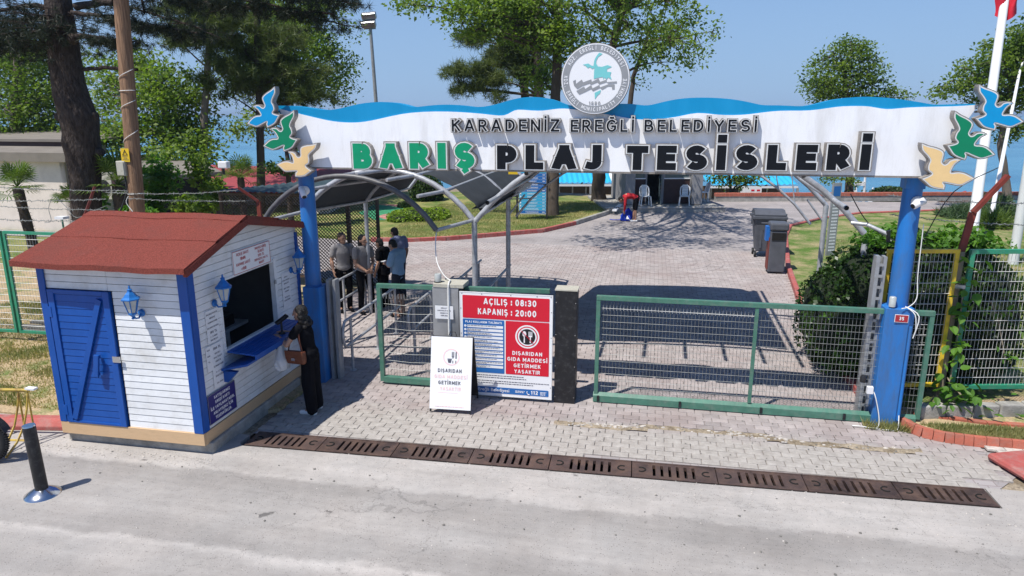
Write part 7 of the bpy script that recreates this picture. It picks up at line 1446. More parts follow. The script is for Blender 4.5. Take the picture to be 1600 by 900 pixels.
# the big near pine: thick knotty trunk and cedar-like dark branches
rng = np.random.default_rng(21); st = random.getstate(); random.seed(21)
tp = [T(x, y, 15) for x, y in ((84, -60), (91, 0), (98, 60), (105, 113), (113, 150), (121, 181), (126, 215), (130, 242), (134, 285), (137, 321), (141, 380))][::-1]
wd = [47, 47, 49, 53, 58, 62, 56, 50, 45, 40, 38]; b0_ = Vector((tp[0].x-.02, 15, 0)); t = thing('pine_tree', b0_, 'huge knotty dark pine trunk rising behind the kiosk roof at left', 'pine tree')
P = [b0_]+tp; rr_ = [.38]+[w*.5*15.4/1100 for w in wd]; n = 22; vs = []; Pq = []; rq = []
for i in range(len(P)-1):
    for k in range(5): Pq.append(P[i].lerp(P[i+1], k/5)); rq.append(rr_[i]+(rr_[i+1]-rr_[i])*k/5)
Pq.append(P[-1]); rq.append(rr_[-1])
from mathutils import noise as mnoise
for i, (p, r) in enumerate(zip(Pq, rq)):
    for k in range(n):
        a = 2*math.pi*k/n; q = Vector((math.cos(a), math.sin(a), 0)); e = 1+.16*mnoise.noise(Vector((q.x*1.2, q.y*1.2, p.z*1.1)))+.08*mnoise.noise(Vector((q.x*4, q.y*4, p.z*4))); vs.append(p+q*r*e)
m_ = len(Pq); mb = MB(); mb.add(vs, [(i*n+k, i*n+(k+1) % n, (i+1)*n+(k+1) % n, (i+1)*n+k) for i in range(m_-1) for k in range(n)], True); mb.build('trunk', 'bark_dark', t)
mb = MB()
for (px, py, s_) in ((148, 181, 1), (157, 238, 1), (96, 90, -.2), (103, 132, .0), (88, 40, 0), (126, 262, .3), (92, 182, -1), (112, 60, .3)):
    p = T(px, py, 14.75 if abs(s_) < .9 else 15.05); mb.lathe(p, [(.13, -.1), (.12, 0), (.085, .06), (.05, .07)], 10, axis=(s_, -1 if abs(s_) < .9 else -.1, .1))
mb.build('knots', 'bark_dark', t)['kind'] = 'stuff'
lb_ = MB(); CL = []
def branch(pts, r0, r1, d=15, tuft=0, spread=.12, droop=.1, start=0):
    Q = [T(x, y, dd_) if len(q_) == 3 else T(x, y, d) for q_ in pts for x, y, dd_ in [(q_+(d,))[:3]]]
    S_ = []
    for i in range(len(Q)-1):
        for k in range(6): S_.append(Q[i].lerp(Q[i+1], k/6)+Vector((0, 0, random.uniform(-.015, .015))))
    S_.append(Q[-1]); lb_.tube(S_, [r0+(r1-r0)*i/(len(S_)-1) for i in range(len(S_))], 7, cap=False)
    for _ in range(tuft):
        k = random.uniform(start, 1)*(len(S_)-1); p = S_[int(k)]; q = p+Vector((random.gauss(0, spread*2.2), random.gauss(0, spread*4), -abs(random.gauss(0, droop))+.02)); CL.append(q)
        if random.random() < .35: lb_.tube([p, p.lerp(q, .5)+Vector((0, 0, .03)), q], [.012, .008, .004], 3, cap=False)
branch([(118, 10), (160, 4), (178, 3)], .09, .07); branch([(130, 108), (160, 106), (215, 109)], .05, .035); branch([(100, 15), (50, 8), (-20, 20)], .08, .03, 15, 130, .2, .3)
branch([(95, 25), (40, 30), (-30, 35)], .06, .02, 14.8, 210, .22, .32); branch([(95, 42), (30, 52), (-30, 60)], .05, .02, 14.6, 240, .22, .28); branch([(100, 65), (40, 72), (-20, 78)], .05, .02, 15, 80, .22, .15)
branch([(118, 55), (180, 62), (205, 66)], .05, .015, 15, 90, .1, .12, .3); branch([(112, 20), (170, 26), (230, 40), (310, 52)], .05, .015, 14.6, 190, .07, .12, .35); branch([(118, -5), (240, -8), (330, 6), (420, 14), (520, 22)], .07, .015, 14.2, 210, .09, .1, .3)
branch([(240, -10), (380, -14), (480, -4), (560, 6)], .05, .012, 14, 200, .09, .1, .1); branch([(178, 3), (230, 20), (300, 40), (345, 60)], .03, .008, 15, 60, .1, .1); branch([(218, -20), (222, 0), (226, 22)], .03, .02, 14.4, 40, .1, .1)
branch([(330, -12), (430, 10), (500, 30), (560, 44)], .03, .01, 14.4, 60, .09, .14, .2)
lb_.tube([Vector((-13.5, 15, 7.2)), Vector((-11.5, 13.6, 8.2)), Vector((-9.4, 12.4, 8.6)), Vector((-7.4, 11.8, 8.7))], [.12, .09, .06, .03], 7)  # unseen overhead branch and tufts, added to shade the walkway
for _ in range(900): CL.append(Vector((random.uniform(-11, -6.6), random.uniform(10.8, 13.4), 8.5+random.gauss(0, .25))))
lb_.build('limbs', 'bark_dark', t)['kind'] = 'stuff'; V = needle_tris(np.array([list(c) for c in CL]), .14, .011, rng, 38, -.1); npmesh('crown', V, None, 3, 'leaf_cedar', t)['kind'] = 'stuff'
random.setstate(st)
# palms
def palm(base, h, lab, fr, nf=26, seed=1, r=.13, lean=(0, 0)):
    random.seed(seed); t = thing('palm_tree', base, lab, 'palm tree'); top = Vector(base)+Vector((lean[0], lean[1], h)); m = MB()
    P = [Vector(base).lerp(top, i/8) for i in range(9)]; m.tube(P, [r*(1.0+.08*math.sin(i*2.1)) for i in range(9)], 10)
    for i in range(220):
        k = random.random(); p = Vector(base).lerp(top, k); a = random.random()*6.28; d_ = Vector((math.cos(a), math.sin(a), .5)); q = p+d_*r*.95; m.add([q+Vector((-d_.y, d_.x, 0))*.03, q-Vector((-d_.y, d_.x, 0))*.03, q+d_*.07], [(0, 1, 2)])
    m.build('trunk', 'bark_brown', t)
    for f in range(nf):
        a = 2*math.pi*f/nf*2.4+random.uniform(-.2, .2); el = R(random.uniform(-25, 78)); d_ = Vector((math.cos(a)*math.cos(el), math.sin(a)*math.cos(el), math.sin(el))); L0 = fr*random.uniform(.4, .55); c = top+d_*L0-Vector((0, 0, .12*L0)); m = MB(); m.tube([top, top+d_*L0*.5, c], .012, 4)
        sd = d_.cross(Vector((0, 0, 1))); sd = sd.normalized() if sd.length > .1 else Vector((1, 0, 0)); upv = sd.cross(d_)
        for j in range(15):
            b = R(-100+200*j/14); ld = (d_*math.cos(b)+sd*math.sin(b)+upv*.12).normalized(); Ln = fr*.58*(1-.25*abs(b)/1.7); q = c+ld*Ln*.65; e = c+ld*Ln+Vector((0, 0, -.18*Ln)); wv_ = ld.cross(upv).normalized()*.022
            m.add([c, q-wv_, e, q+wv_], [(0, 1, 2, 3)])
        m.build('frond', 'leaf_palm', t)
    return t
p = T(46, 357, 19); tb = T(38, 292, 19); palm(Vector((p.x+.05, 19, 0)), tb.z, 'fan palm with shaggy dark trunk in front of the cream bungalow', 1.0, 24, 31, .15, (-.25, 0))
p = D(378, 300, 27); palm(Vector((p.x, p.y, 0)), D(378, 276, 27).z, 'small bright fan palm in front of the long red roof', 1.0, 24, 32, .13)
p = D(183, 290, 17.5); palm(Vector((p.x, p.y, 0)), p.z+.02, 'fan palm half hidden between the big pine and the timber pole', 1.0, 20, 33, .13)
p = T(112, 305, 16.3); palm(Vector((p.x, p.y, 0)), p.z-.2, 'little fan palm crown left of the pine trunk base', .62, 14, 34, .08)
# shrubs: leafy surfaces with a woody core
def shrub(name, label, cat, ells, n, size, leaf, core='leaf_dark', seed=1, shell=.18, stems=8, up=.3, base=0, jit=.06, corek=.8, needle=False, cutz=None):
    rng = np.random.default_rng(seed); c0_ = ells[0][0]; t = thing(name, (c0_[0], c0_[1], base), label, cat); vols = [e[1][0]*e[1][2]+e[1][0]*e[1][1] for e in ells]; s_ = sum(vols); Q = []
    for (c, r), v in zip(ells, vols): Q.append(ell_points(c, r, int(n*v/s_), rng, shell))
    Q = np.concatenate(Q); keep = np.ones(len(Q), bool)
    for (c, r) in ells: keep &= (((Q-np.array(c))/np.array(r))**2).sum(1) > corek**2*.85
    Q = Q[keep]; Q = Q[Q[:, 2] > base+.01]
    fr = np.array([[mnoise.noise(Vector(q)*2.1) for q in Q]])[0]; ctr = np.mean([e[0] for e in ells], 0); Q = Q+(Q-ctr)*(fr*jit*2)[:, None]
    V = needle_tris(Q, size, size*.12, rng, 10, .3) if needle else leaf_quads(Q, size, rng, up); npmesh('foliage', V, None, 3 if needle else 4, leaf, t)['kind'] = 'stuff'
    mb = MB()
    for c, r in ells:
        n1, n2 = 14, 9; vs = []
        for j in range(n2+1):
            for i in range(n1): a, b = 2*math.pi*i/n1, math.pi*j/n2; q = Vector((math.sin(b)*math.cos(a), math.sin(b)*math.sin(a), math.cos(b))); e = corek*(1+.12*mnoise.noise(q*2+Vector(c))); vs.append((c[0]+q.x*r[0]*e, c[1]+q.y*r[1]*e, max(base, c[2]+q.z*r[2]*e)))
        mb.add(vs, [(j*n1+i, (j+1)*n1+i, (j+1)*n1+(i+1) % n1, j*n1+(i+1) % n1) for j in range(n2) for i in range(n1)], True)
    if corek > .05: mb.build('inner_growth', 'bark_leafy', t)
    mb = MB()
    for i in range(stems): c, r = ells[i % len(ells)]; curve_tube(mb, (c[0]+random.uniform(-.3, .3)*r[0], c[1]+random.uniform(-.3, .3)*r[1], base), (c[0]+random.uniform(-.6, .6)*r[0], c[1]+random.uniform(-.6, .6)*r[1], c[2]), .03, .01, .1, 4, 5)
    mb.build('stems', 'bark_brown', t)['kind'] = 'stuff'; return t
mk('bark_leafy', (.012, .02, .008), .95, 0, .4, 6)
shrub('clipped_hedge', 'low clipped bright green hedge on the lawn behind the walkway', 'hedge', [BW(652, 338, 48, 13, 29.5, 1.1), BW(628, 342, 22, 10, 29, .8), BW(680, 336, 24, 12, 29.8, .9)], 9000, .09, 'leaf_hedge', seed=41, corek=.86, jit=.02)
shrub('round_shrub', 'dark round shrub behind the clipped hedge', 'shrub', [BW(667, 300, 26, 32, 36), BW(655, 290, 18, 20, 36)], 5000, .13, 'leaf_dark', seed=42, jit=.05)
shrub('round_shrub', 'small dark bush left of the clipped hedge', 'shrub', [BW(634, 323, 13, 9, 33)], 900, .12, 'leaf_dark', seed=43)
shrub('juniper', 'spreading grey green juniper beside the thick flagpole', 'shrub', [BW(1515, 345, 40, 18, 30), BW(1550, 335, 28, 22, 31), BW(1490, 352, 22, 10, 29.5)], 2600, .3, 'leaf_juniper', seed=44, needle=True, jit=.1)
shrub('yucca', 'pale spiky yucca right of the juniper', 'shrub', [BW(1552, 356, 14, 12, 27)], 260, .5, 'leaf_palm', seed=45, needle=True, corek=.3)
shrub('round_shrub', 'dark shrub beyond the brick wall left of the right blue post', 'shrub', [BW(1392, 306, 30, 13, 42), BW(1415, 302, 14, 10, 42)], 2200, .18, 'leaf_dark', seed=46, base=-3)
for i, (els, n_, lf, lab) in enumerate((([BW(250, 285, 26, 38, 19), BW(232, 325, 22, 24, 18.5)], 2600, 'leaf_vine', 'climbing bush right of the timber pole'), ([BW(215, 335, 26, 14, 16)], 800, 'leaf_vine', 'bright bush at the foot of the timber pole'), ([BW(305, 322, 32, 20, 18), BW(340, 300, 18, 26, 19), BW(312, 268, 16, 28, 19)], 2100, 'leaf_light', 'loose bush in front of the timber cabin'), ([BW(155, 318, 12, 16, 18)], 260, 'leaf_vine', 'small bush between pine trunk and timber pole'))):
    shrub('bush', lab, 'bush', els, n_, .13, lf, seed=50+i, shell=.6, corek=.0001, jit=.12, stems=10)
# ivy hedge swallowing the fence right of the entrance
iv = [((3.4, 12.15, 1.0), (.68, .72, 1.0)), ((3.2, 12.9, .85), (.5, .85, .85)), ((3.5, 12.0, 1.5), (.5, .6, .75)), ((5.35, 12.2, 1.1), (.6, .8, 1.1)), ((4.9, 12.5, 1.9), (.7, .8, .55)), ((4.2, 12.3, 2.0), (.8, .7, .5)), ((3.75, 13.2, .95), (.78, 1.1, 1.12)), ((4.45, 12.9, 1.25), (.85, 1.1, 1.05)), ((5.0, 12.7, 1.1), (.7, 1.0, 1.0)), ((3.95, 12.2, 1.1), (.6, .75, 1.0)), ((4.6, 12.0, 1.2), (.75, .75, .98)), ((3.42, 12.8, .72), (.48, .8, .72)), ((4.2, 12.9, 1.85), (.8, .8, .5)), ((3.7, 12.6, 1.45), (.55, .7, .65)), ((5.1, 12.1, .8), (.55, .7, .8)), ((4.1, 11.6, .6), (.5, .5, .6))]
shrub('ivy_hedge', 'big dark ivy covered hedge behind the right blue post', 'hedge', iv, 42000, .085, 'leaf_ivy', seed=60, shell=.12, corek=.86, jit=.05, stems=0, up=.0)
rng = np.random.default_rng(61); Q = np.concatenate([ell_points((3.6+i*.34, 12.2, 2.38+.1*math.sin(i*2)), (.35, .6, .16), 260, rng, .5) for i in range(6)])
t = thing('creeper', (4.9, 11.9, 1.9), 'bright young shoots growing over the top of the ivy hedge', 'plant'); npmesh('leaves', leaf_quads(Q, .1, rng, .6), None, 4, 'leaf_vine', t)['kind'] = 'stuff'
t = thing('creeper', (3.6, 11.1, .2), 'ivy tendrils with pale leaves hanging behind the long gate at the hedge foot', 'plant'); Q = np.concatenate([ell_points((3.0+.35*rng.random(), 11.3+.6*rng.random(), z), (.18, .12, .18), 26, rng, .6) for z in np.linspace(.2, 1.25, 9)]); npmesh('leaves', leaf_quads(Q, .075, rng, .1), None, 4, 'leaf_vine', t)['kind'] = 'stuff'
# vine with big leaves on the post between the panels: single leaves
def leaf_mesh():
    pts = [(0, 0), (.16, .04), (.3, .22), (.33, .45), (.2, .75), (0, 1.0), (-.2, .75), (-.33, .45), (-.3, .22), (-.16, .04)]; me = bpy.data.meshes.new('leaf'); vs = [(x, y, .06*abs(x)*4-.25*y*y*.5) for x, y in pts]+[(0, .3, -.02), (0, .65, -.1)]
    me.from_pydata(vs, [], [(0, 1, 2, 10), (10, 2, 3, 11), (11, 3, 4, 5), (5, 6, 7, 11), (11, 7, 8, 10), (10, 8, 9, 0)]); me.materials.append(MT['leaf_vine']); return me
LM = leaf_mesh()
def big_vine(path, n, size, label, seed, spread=.1):
    random.seed(seed); P = [Vector(p) for p in path]; t = thing('climbing_vine', P[0], label, 'climbing plant'); MB().tube(P, .012, 5).build('stem', 'bark_vine', t)
    for i in range(n):
        k = random.random()*(len(P)-1.001); p = P[int(k)].lerp(P[int(k)+1], k-int(k)); a0 = random.uniform(0, 6.28)
        tw = MB(); 
        for j in range(3 if i % 2 else 1):
            o = bpy.data.objects.new('leaf', LM); COL.objects.link(o); o.parent = t; o.location = p+Vector((random.gauss(0, spread), -.06-abs(random.gauss(0, spread*.7)), random.gauss(0, .04)))-t.location
            o.rotation_euler = (R(random.uniform(-60, 20)), R(random.uniform(-30, 30)), random.uniform(0, 6.28)); s_ = size*random.uniform(.7, 1.25); o.scale = (s_, s_, s_)
big_vine([T(1478, 640, 10.7), T(1490, 560, 10.75), T(1497, 520, 10.8), T(1505, 455, 10.85), T(1522, 400, 10.85)], 34, .15, 'large leaved vine climbing the post between yellow and green fence panels', 70)
big_vine([T(1440, 645, 10.7), T(1460, 620, 10.65), T(1500, 610, 10.7), T(1480, 590, 10.75), T(1520, 640, 10.6)], 40, .14, 'large leaved vine sprawling over the stone footing by the yellow panel', 71, .16)
big_vine([T(1570, 560, 11.1), T(1560, 500, 11.1), T(1548, 470, 11.1)], 8, .1, 'thin vine shoot behind the green fence panel', 72, .08)
big_vine([T(1560, 655, 10.9), T(1600, 640, 10.9), T(1620, 600, 10.95)], 22, .12, 'vine growing at the foot of the green fence panel', 73, .16)
# grasses
def grass(name, label, pts, h, mat, seed, cat=None):
    rng = np.random.default_rng(seed); P = np.array(pts); n = len(P); a = rng.uniform(0, 6.28, n); hh = h*rng.uniform(.4, 1.3, n); ln = rng.normal(size=(n, 2))*.35*hh[:, None]; w = .006+.004*rng.random(n)
    s_ = np.stack([np.cos(a)*w, np.sin(a)*w, np.zeros(n)], 1); top = P+np.stack([ln[:, 0], ln[:, 1], hh], 1); V = np.stack([P-s_, P+s_, top], 1).reshape(-1, 3); o = npmesh(name, V, None, 3, mat); tag(o, label, cat, kind='stuff')
def scatter_poly(poly, n, z, seed, thr=None, fs=1.2, clump=0):
    rng = np.random.default_rng(seed); xs = [p[0] for p in poly]; ys = [p[1] for p in poly]; out = []
    while len(out) < n:
        x, y = rng.uniform(min(xs), max(xs)), rng.uniform(min(ys), max(ys))
        if not inside(x, y, poly): continue
        if thr is not None and mnoise.noise(Vector((x*fs, y*fs, seed))) < thr: continue
        out.append((x, y, z))
    return out
grass('straw', 'dry straw coloured grass on the ground left of the kiosk', scatter_poly([(-14, 8.3), (-8.2, 8.3), (-7.75, 8.5), (-7.75, 12), (-14, 14)], 26000, .03, 80), .05, 'straw', 81, 'grass')
grass('grass', 'green grass tufts in the dry ground left of the kiosk', scatter_poly([(-14, 8.3), (-8.2, 8.3), (-7.75, 8.5), (-7.75, 14), (-15, 16)], 16000, .03, 82, .12, 1.1), .09, 'grass_blade', 83, 'grass')
grass('grass', 'short grass in the brick edged planting strip by the blue post', scatter_poly([(3.9, 10.15), (4.3, 9.85), (5.3, 9.75), (6.6, 9.65), (6.6, 10.1), (5.0, 10.25)], 9000, .06, 84), .06, 'grass_blade', 85, 'grass')
grass('grass', 'lawn grass blades behind the right fence panels', scatter_poly([(6.5, 10.7), (16, 13), (16, 26), (6, 26), (4, 14), (7.2, 12.6)], 42000, .05, 86), .07, 'grass_blade', 87, 'grass')
grass('weeds', 'weeds along the foot of the right blue post', scatter_poly([(3.15, 9.98), (3.75, 9.95), (3.75, 10.12), (3.15, 10.12)], 500, .0, 88), .12, 'grass_blade', 89, 'weeds')
grass('grass', 'lawn grass blades behind the walkway', scatter_poly([(-9.5, 23.1), (-5.8, 24.7), (-3.9, 26.2), (-1.4, 34.3), (-2, 36), (-10, 33)], 40000, .06, 90), .06, 'grass_blade', 91, 'grass')

random.seed(99); m = MB()
def bit(x, y, r, z=.002):
    n = 5; a0 = random.random()*6; P = [(x+r*math.cos(a0+k*1.256)*random.uniform(.6, 1.3), y+r*math.sin(a0+k*1.256)*random.uniform(.6, 1.3)) for k in range(n)]
    m.add([(p[0], p[1], z) for p in P]+[(p[0]*.7+x*.3, p[1]*.7+y*.3, z+r*.5) for p in P], [(k, (k+1) % n, n+(k+1) % n, n+k) for k in range(n)]+[tuple(range(n, 2*n))])
for _ in range(260): x = random.uniform(-8, -5.3); bit(x, 7.42-abs(random.gauss(0, .14)), random.uniform(.004, .014))
for _ in range(500): x = random.uniform(-6, 6); bit(x, 7.92+(x+5)*.024-.08-abs(random.gauss(0, .22)), random.uniform(.003, .012))
for _ in range(420): bit(random.uniform(-8, 7), random.uniform(4.6, 7.6), random.uniform(.003, .011))
tag(m.build('grit', 'stone_pale', None), 'loose grit and small stones on the road by the kiosk and drain', 'grit', kind='stuff')
m = MB()
for _ in range(240): x = random.uniform(-5.2, 5.0); bit(x, random.choice((random.gauss(9.42, .12), random.uniform(8.4, 10))), random.uniform(.006, .016), .003)
for _ in range(160): bit(random.uniform(-9, 4), random.choice((random.uniform(10.5, 14), 7.0+random.gauss(0, .4))), random.uniform(.006, .018), .004)
tag(m.build('fallen_leaves', 'weathered', None), 'dry leaf scraps and dirt crumbs lying on the paving', 'leaves', kind='stuff')
# ================================================================ PEOPLE
mk('skin', (.42, .24, .165), .5, 0, .06, 20); mk('skin_tan', (.36, .2, .13), .5, 0, .06, 20); mk('hair_black', (.007, .006, .006), .5, 0, .3, 60, bump=.8, bscale=90); mk('hair_brown', (.05, .028, .018), .45, 0, .3, 60, bump=.8, bscale=90)
mk('cloth_black', (.008, .008, .010), .9, 0, .2, 12, bump=.5, bscale=14, spec=.08); mk('cloth_grey', (.24, .225, .22), .85, 0, .08, 12, bump=.5, bscale=16); mk('cloth_blue', (.25, .4, .55), .85, 0, .06, 12, bump=.6, bscale=14); mk('cloth_lilac', (.2, .23, .36), .85, 0, .08, 12, bump=.5, bscale=14)
mk('cloth_red', (.42, .012, .02), .8, 0, .1, 12, bump=.5, bscale=14); mk('cloth_navy', (.02, .025, .04), .85, 0, .15, 12, bump=.5, bscale=14); mk('shoe_white', (.75, .75, .74), .5, 0, .05, 20); mk('leather_brown', (.15, .045, .02), .35, 0, .2, 14, bump=.2); mk('bag_blue', (.01, .04, .42), .5, 0, .15, 8, bump=.6, bscale=9)
def cone_sph(mb, a, b, ra, rb, n=12):
    a, b = Vector(a), Vector(b); d = b-a; L_ = d.length
    if L_ < 1e-5: return ell(mb, a, (ra, ra, ra))
    prof = [(ra*math.sin(R(t_)), -ra*math.cos(R(t_))) for t_ in (4, 30, 60)]+[(ra, 0), (rb, L_)]+[(rb*math.cos(R(t_)), L_+rb*math.sin(R(t_))) for t_ in (30, 60, 86)]
    mb.lathe(a, prof, n, axis=d.normalized())
def ell(mb, c, r, M3=None, n=16):
    M3 = M3 or Matrix.Identity(3); vs = []; m = 10
    for j in range(m+1):
        b = math.pi*(.02+.96*j/m)
        for i in range(n): a = 2*math.pi*i/n; vs.append(Vector(c)+M3 @ Vector((r[0]*math.sin(b)*math.cos(a), r[1]*math.sin(b)*math.sin(a), -r[2]*math.cos(b))))
    fs = [(j*n+i, j*n+(i+1) % n, (j+1)*n+(i+1) % n, (j+1)*n+i) for j in range(m) for i in range(n)]; mb.add(vs, fs+[tuple(range(n))[::-1], tuple(range(m*n, m*n+n))], True)
def remeshed(mb, name, mat, parent, vox, xf, it=3):
    me = bpy.data.meshes.new('tmp'); me.from_pydata([tuple(xf @ Vector(v)) for v in mb.v], [], mb.f); o = bpy.data.objects.new('tmp', me); COL.objects.link(o)
    r = o.modifiers.new('r', 'REMESH'); r.mode = 'VOXEL'; r.voxel_size = vox; s_ = o.modifiers.new('s', 'SMOOTH'); s_.iterations = it; s_.factor = .5
    dg = bpy.context.evaluated_depsgraph_get(); m2 = bpy.data.meshes.new_from_object(o.evaluated_get(dg)); bpy.data.objects.remove(o); bpy.data.meshes.remove(me); m2.materials.clear(); m2.materials.append(MT[mat]); smooth(m2); m2.name = name
    return link_mesh(name, m2, parent)
def hand(mb, wr, d, nrm, side, curl=.5, s=1.0):
    """wr wrist, d pointing direction, nrm back-of-hand normal, side +1 when the thumb lies on d x nrm"""
    d = Vector(d).normalized(); nrm = Vector(nrm); nrm = (nrm-d*nrm.dot(d)).normalized(); x = d.cross(nrm)*side; wr = Vector(wr)
    for q in (-.022, 0, .022): cone_sph(mb, wr+x*q*.7*s, wr+d*.082*s+x*q*1.25*s, .015*s, .0125*s, 8)
    for k, (q, L_) in enumerate(((.031, .072), (.011, .08), (-.010, .074), (-.030, .058))):
        p = wr+d*(.085 if k < 3 else .076)*s+x*q*s; r = .0088*s; dd_ = d; c = curl*(1+.12*k)
        for j, f in enumerate((.45, .32, .23)):
            ang = c*(.55+.35*j); dd_ = (dd_*math.cos(ang)-nrm*math.sin(ang)*1.0).normalized(); dd_ = (dd_+x*q*1.2).normalized(); q2 = p+dd_*L_*f*s; cone_sph(mb, p, q2, r, r*.9, 8); p = q2; r *= .9
    p = wr+d*.02*s+x*.026*s; q2 = p+(d*.55+x*.75-nrm*.25).normalized()*.04*s; cone_sph(mb, p, q2, .0125*s, .0105*s, 8); cone_sph(mb, q2, q2+(d*.85+x*.35-nrm*.3).normalized()*.034*s, .0105*s, .0085*s, 8)
def torso_pts(j, slim):
    out = []; ch = [j['pel'], j['wai'], j['che'], j['nec']-(j['nec']-j['che'])*.35]; wd = [(.152, .108), (.135*slim, .1), (.158*slim, .112), (.135*slim, .085)]
    for i in range(3):
        for k in (0, .17, .33, .5, .67, .83): out.append((ch[i].lerp(ch[i+1], k), wd[i][0]+(wd[i+1][0]-wd[i][0])*k, wd[i][1]+(wd[i+1][1]-wd[i][1])*k))
    out.append((ch[3],)+wd[3]); return out
BASE = dict(pel=(0, 0, .95), wai=(0, 0, 1.09), che=(0, .01, 1.29), nec=(0, -.005, 1.46), hed=(0, .025, 1.61), lsh=(-.175, 0, 1.42), rsh=(.175, 0, 1.42), lel=(-.23, -.03, 1.14), rel=(.23, -.03, 1.14), lwr=(-.24, .06, .9), rwr=(.24, .06, .9), lhi=(-.09, 0, .92), rhi=(.09, 0, .92), lkn=(-.1, .03, .5), rkn=(.1, .03, .5), lan=(-.1, -.02, .09), ran=(.1, -.02, .09), lto=(-.12, .13, .035), rto=(.12, .13, .035))
def person(label, loc, yaw, ht, J, top, bottom, hair, skin='skin', vox=.0075, sleeve=.6, legs='full', shoes='cloth_black', wide=1.0, hairstyle='short', slim=1.0, look=(0, 1, 0), lh=None, rh=None, collar=None, name='person', glasses=False):
    j = {k: Vector(v) for k, v in {**BASE, **J}.items()}; s = ht/1.74; t = thing(name, loc, label, 'person'); xf = Matrix.Translation(loc) @ Matrix.Rotation(yaw, 4, 'Z') @ Matrix.Scale(s, 4)
    up = (j['che']-j['pel']).normalized(); sd = (j['rsh']-j['lsh']).normalized(); fw = up.cross(sd); fw = -fw if fw.y < 0 else fw; M3 = Matrix((sd, fw, sd.cross(fw))).transposed(); lk = Vector(look).normalized(); hx = lk.cross(Vector((0, 0, 1))); hx = hx.normalized() if hx.length > .1 else sd; hz = hx.cross(lk); MH = Matrix((hx, lk, hz)).transposed()
    b = MB(); hd = j['hed']
    ell(b, hd+hz*.015, (.076, .094, .1), MH); ell(b, hd-hz*.045+lk*.018, (.058, .07, .07), MH); cone_sph(b, j['nec']-up*.02, hd-hz*.06-lk*.01, .056*slim, .05*slim)
    cone_sph(b, hd+lk*.088+hz*.02, hd+lk*.108-hz*.018, .009, .014, 8); cone_sph(b, hd+lk*.085-hz*.055-hx*.016, hd+lk*.085-hz*.055+hx*.016, .011, .011, 8); ell(b, hd+lk*.07-hz*.088, (.025, .022, .02), MH)
    for sg in (-1, 1): ell(b, hd+hx*sg*.077-lk*.008-hz*.005, (.012, .022, .032), MH); cone_sph(b, hd+hx*sg*.016+lk*.084+hz*.034, hd+hx*sg*.05+lk*.072+hz*.036, .011, .009, 8)
    ell(b, j['che'], (.15*slim, .1, .17), M3); ell(b, j['wai'], (.125*slim, .09, .13), M3); ell(b, j['pel'], (.15, .105, .12), M3)
    TL = torso_pts(j, slim)
    for p, rx, ry in TL: ell(b, p, (rx*.9, ry*.9, .07), M3)
    cone_sph(b, j['lsh'], j['rsh'], .06*slim, .06*slim)
    for q in 'lr':
        cone_sph(b, j[q+'sh'], j[q+'el'], .052*slim, .04*slim); cone_sph(b, j[q+'el'], j[q+'el'].lerp(j[q+'wr'], .3), .04*slim, .042*slim); cone_sph(b, j[q+'el'].lerp(j[q+'wr'], .3), j[q+'wr'], .042*slim, .026*slim)
        cone_sph(b, j[q+'hi'], j[q+'kn'], .085*slim, .056*slim); cone_sph(b, j[q+'kn'], j[q+'kn'].lerp(j[q+'an'], .33), .054*slim, .056*slim); cone_sph(b, j[q+'kn'].lerp(j[q+'an'], .33), j[q+'an'], .056*slim, .036*slim)
        cone_sph(b, j[q+'an']+Vector((0, -.03, -.045)), j[q+'to'], .035, .027); cone_sph(b, j[q+'an'], j[q+'an'].lerp(j[q+'to'], .6), .036, .03)
        spec = lh if q == 'l' else rh; d0 = (j[q+'wr']-j[q+'el']).normalized(); sgn = -1 if q == 'l' else 1
        if spec: hand(b, j[q+'wr'], spec[0], spec[1], spec[2], spec[3])
        else: hand(b, j[q+'wr'], d0, Vector((sgn, 0, 0)), sgn*-1 if False else (1 if q == 'l' else -1), .4)
    body = remeshed(b, 'body', skin, t, vox, xf, 2)
    g = MB(); e = .018
    for p, rx, ry in TL: ell(g, p, (rx+e*.5, ry+e*.5, .13), M3)
    ell(g, j['pel']+up*.03, (.15+e, .11+e, .11), M3); cone_sph(g, j['lsh'], j['rsh'], .06*slim+.008, .06*slim+.008); cone_sph(g, j['nec']-up*.05, j['nec']-up*.02, .075*slim, .066*slim)
    for q in 'lr': p = j[q+'sh'].lerp(j[q+'el'], sleeve); cone_sph(g, j[q+'sh'], p, .058*slim+e*.8, .054*slim+e*1.2 if sleeve < .9 else .05)
    if sleeve > .95:
        for q in 'lr': cone_sph(g, j[q+'el'], j[q+'el'].lerp(j[q+'wr'], .9), .052, .042)
    remeshed(g, 'shirt', top, t, vox*1.15, xf, 9)
    if collar: g = MB(); cone_sph(g, j['nec']-up*.035, j['nec']-up*.005, .075*slim, .07*slim); remeshed(g, 'collar', collar, t, vox*1.2, xf, 1)
    g = MB(); ell(g, j['pel']-up*.0, (.165, .118, .125), M3); ell(g, j['pel']+up*.08, (.145, .105, .06), M3)
    for q in 'lr':
        cone_sph(g, j[q+'hi'], j[q+'kn'], .098, .07*wide+.004) if legs != 'shorts' else cone_sph(g, j[q+'hi'], j[q+'hi'].lerp(j[q+'kn'], .88), .1, .086)
        if legs == 'full': cone_sph(g, j[q+'kn'], j[q+'an']+Vector((0, 0, .0)), .07*wide, .058*wide*1.05)
    remeshed(g, 'trousers' if legs == 'full' else 'shorts', bottom, t, vox*1.15, xf, 3)
    for q in 'lr': g = MB(); cone_sph(g, j[q+'an']+Vector((0, -.035, -.05)), j[q+'to']+Vector((0, .015, 0)), .043, .036); ell(g, (j[q+'an']+j[q+'to'])/2-Vector((0, 0, .02)), (.046, .12, .035)); remeshed(g, 'shoe', shoes, t, vox, xf, 1) if shoes != 'sandal' else None
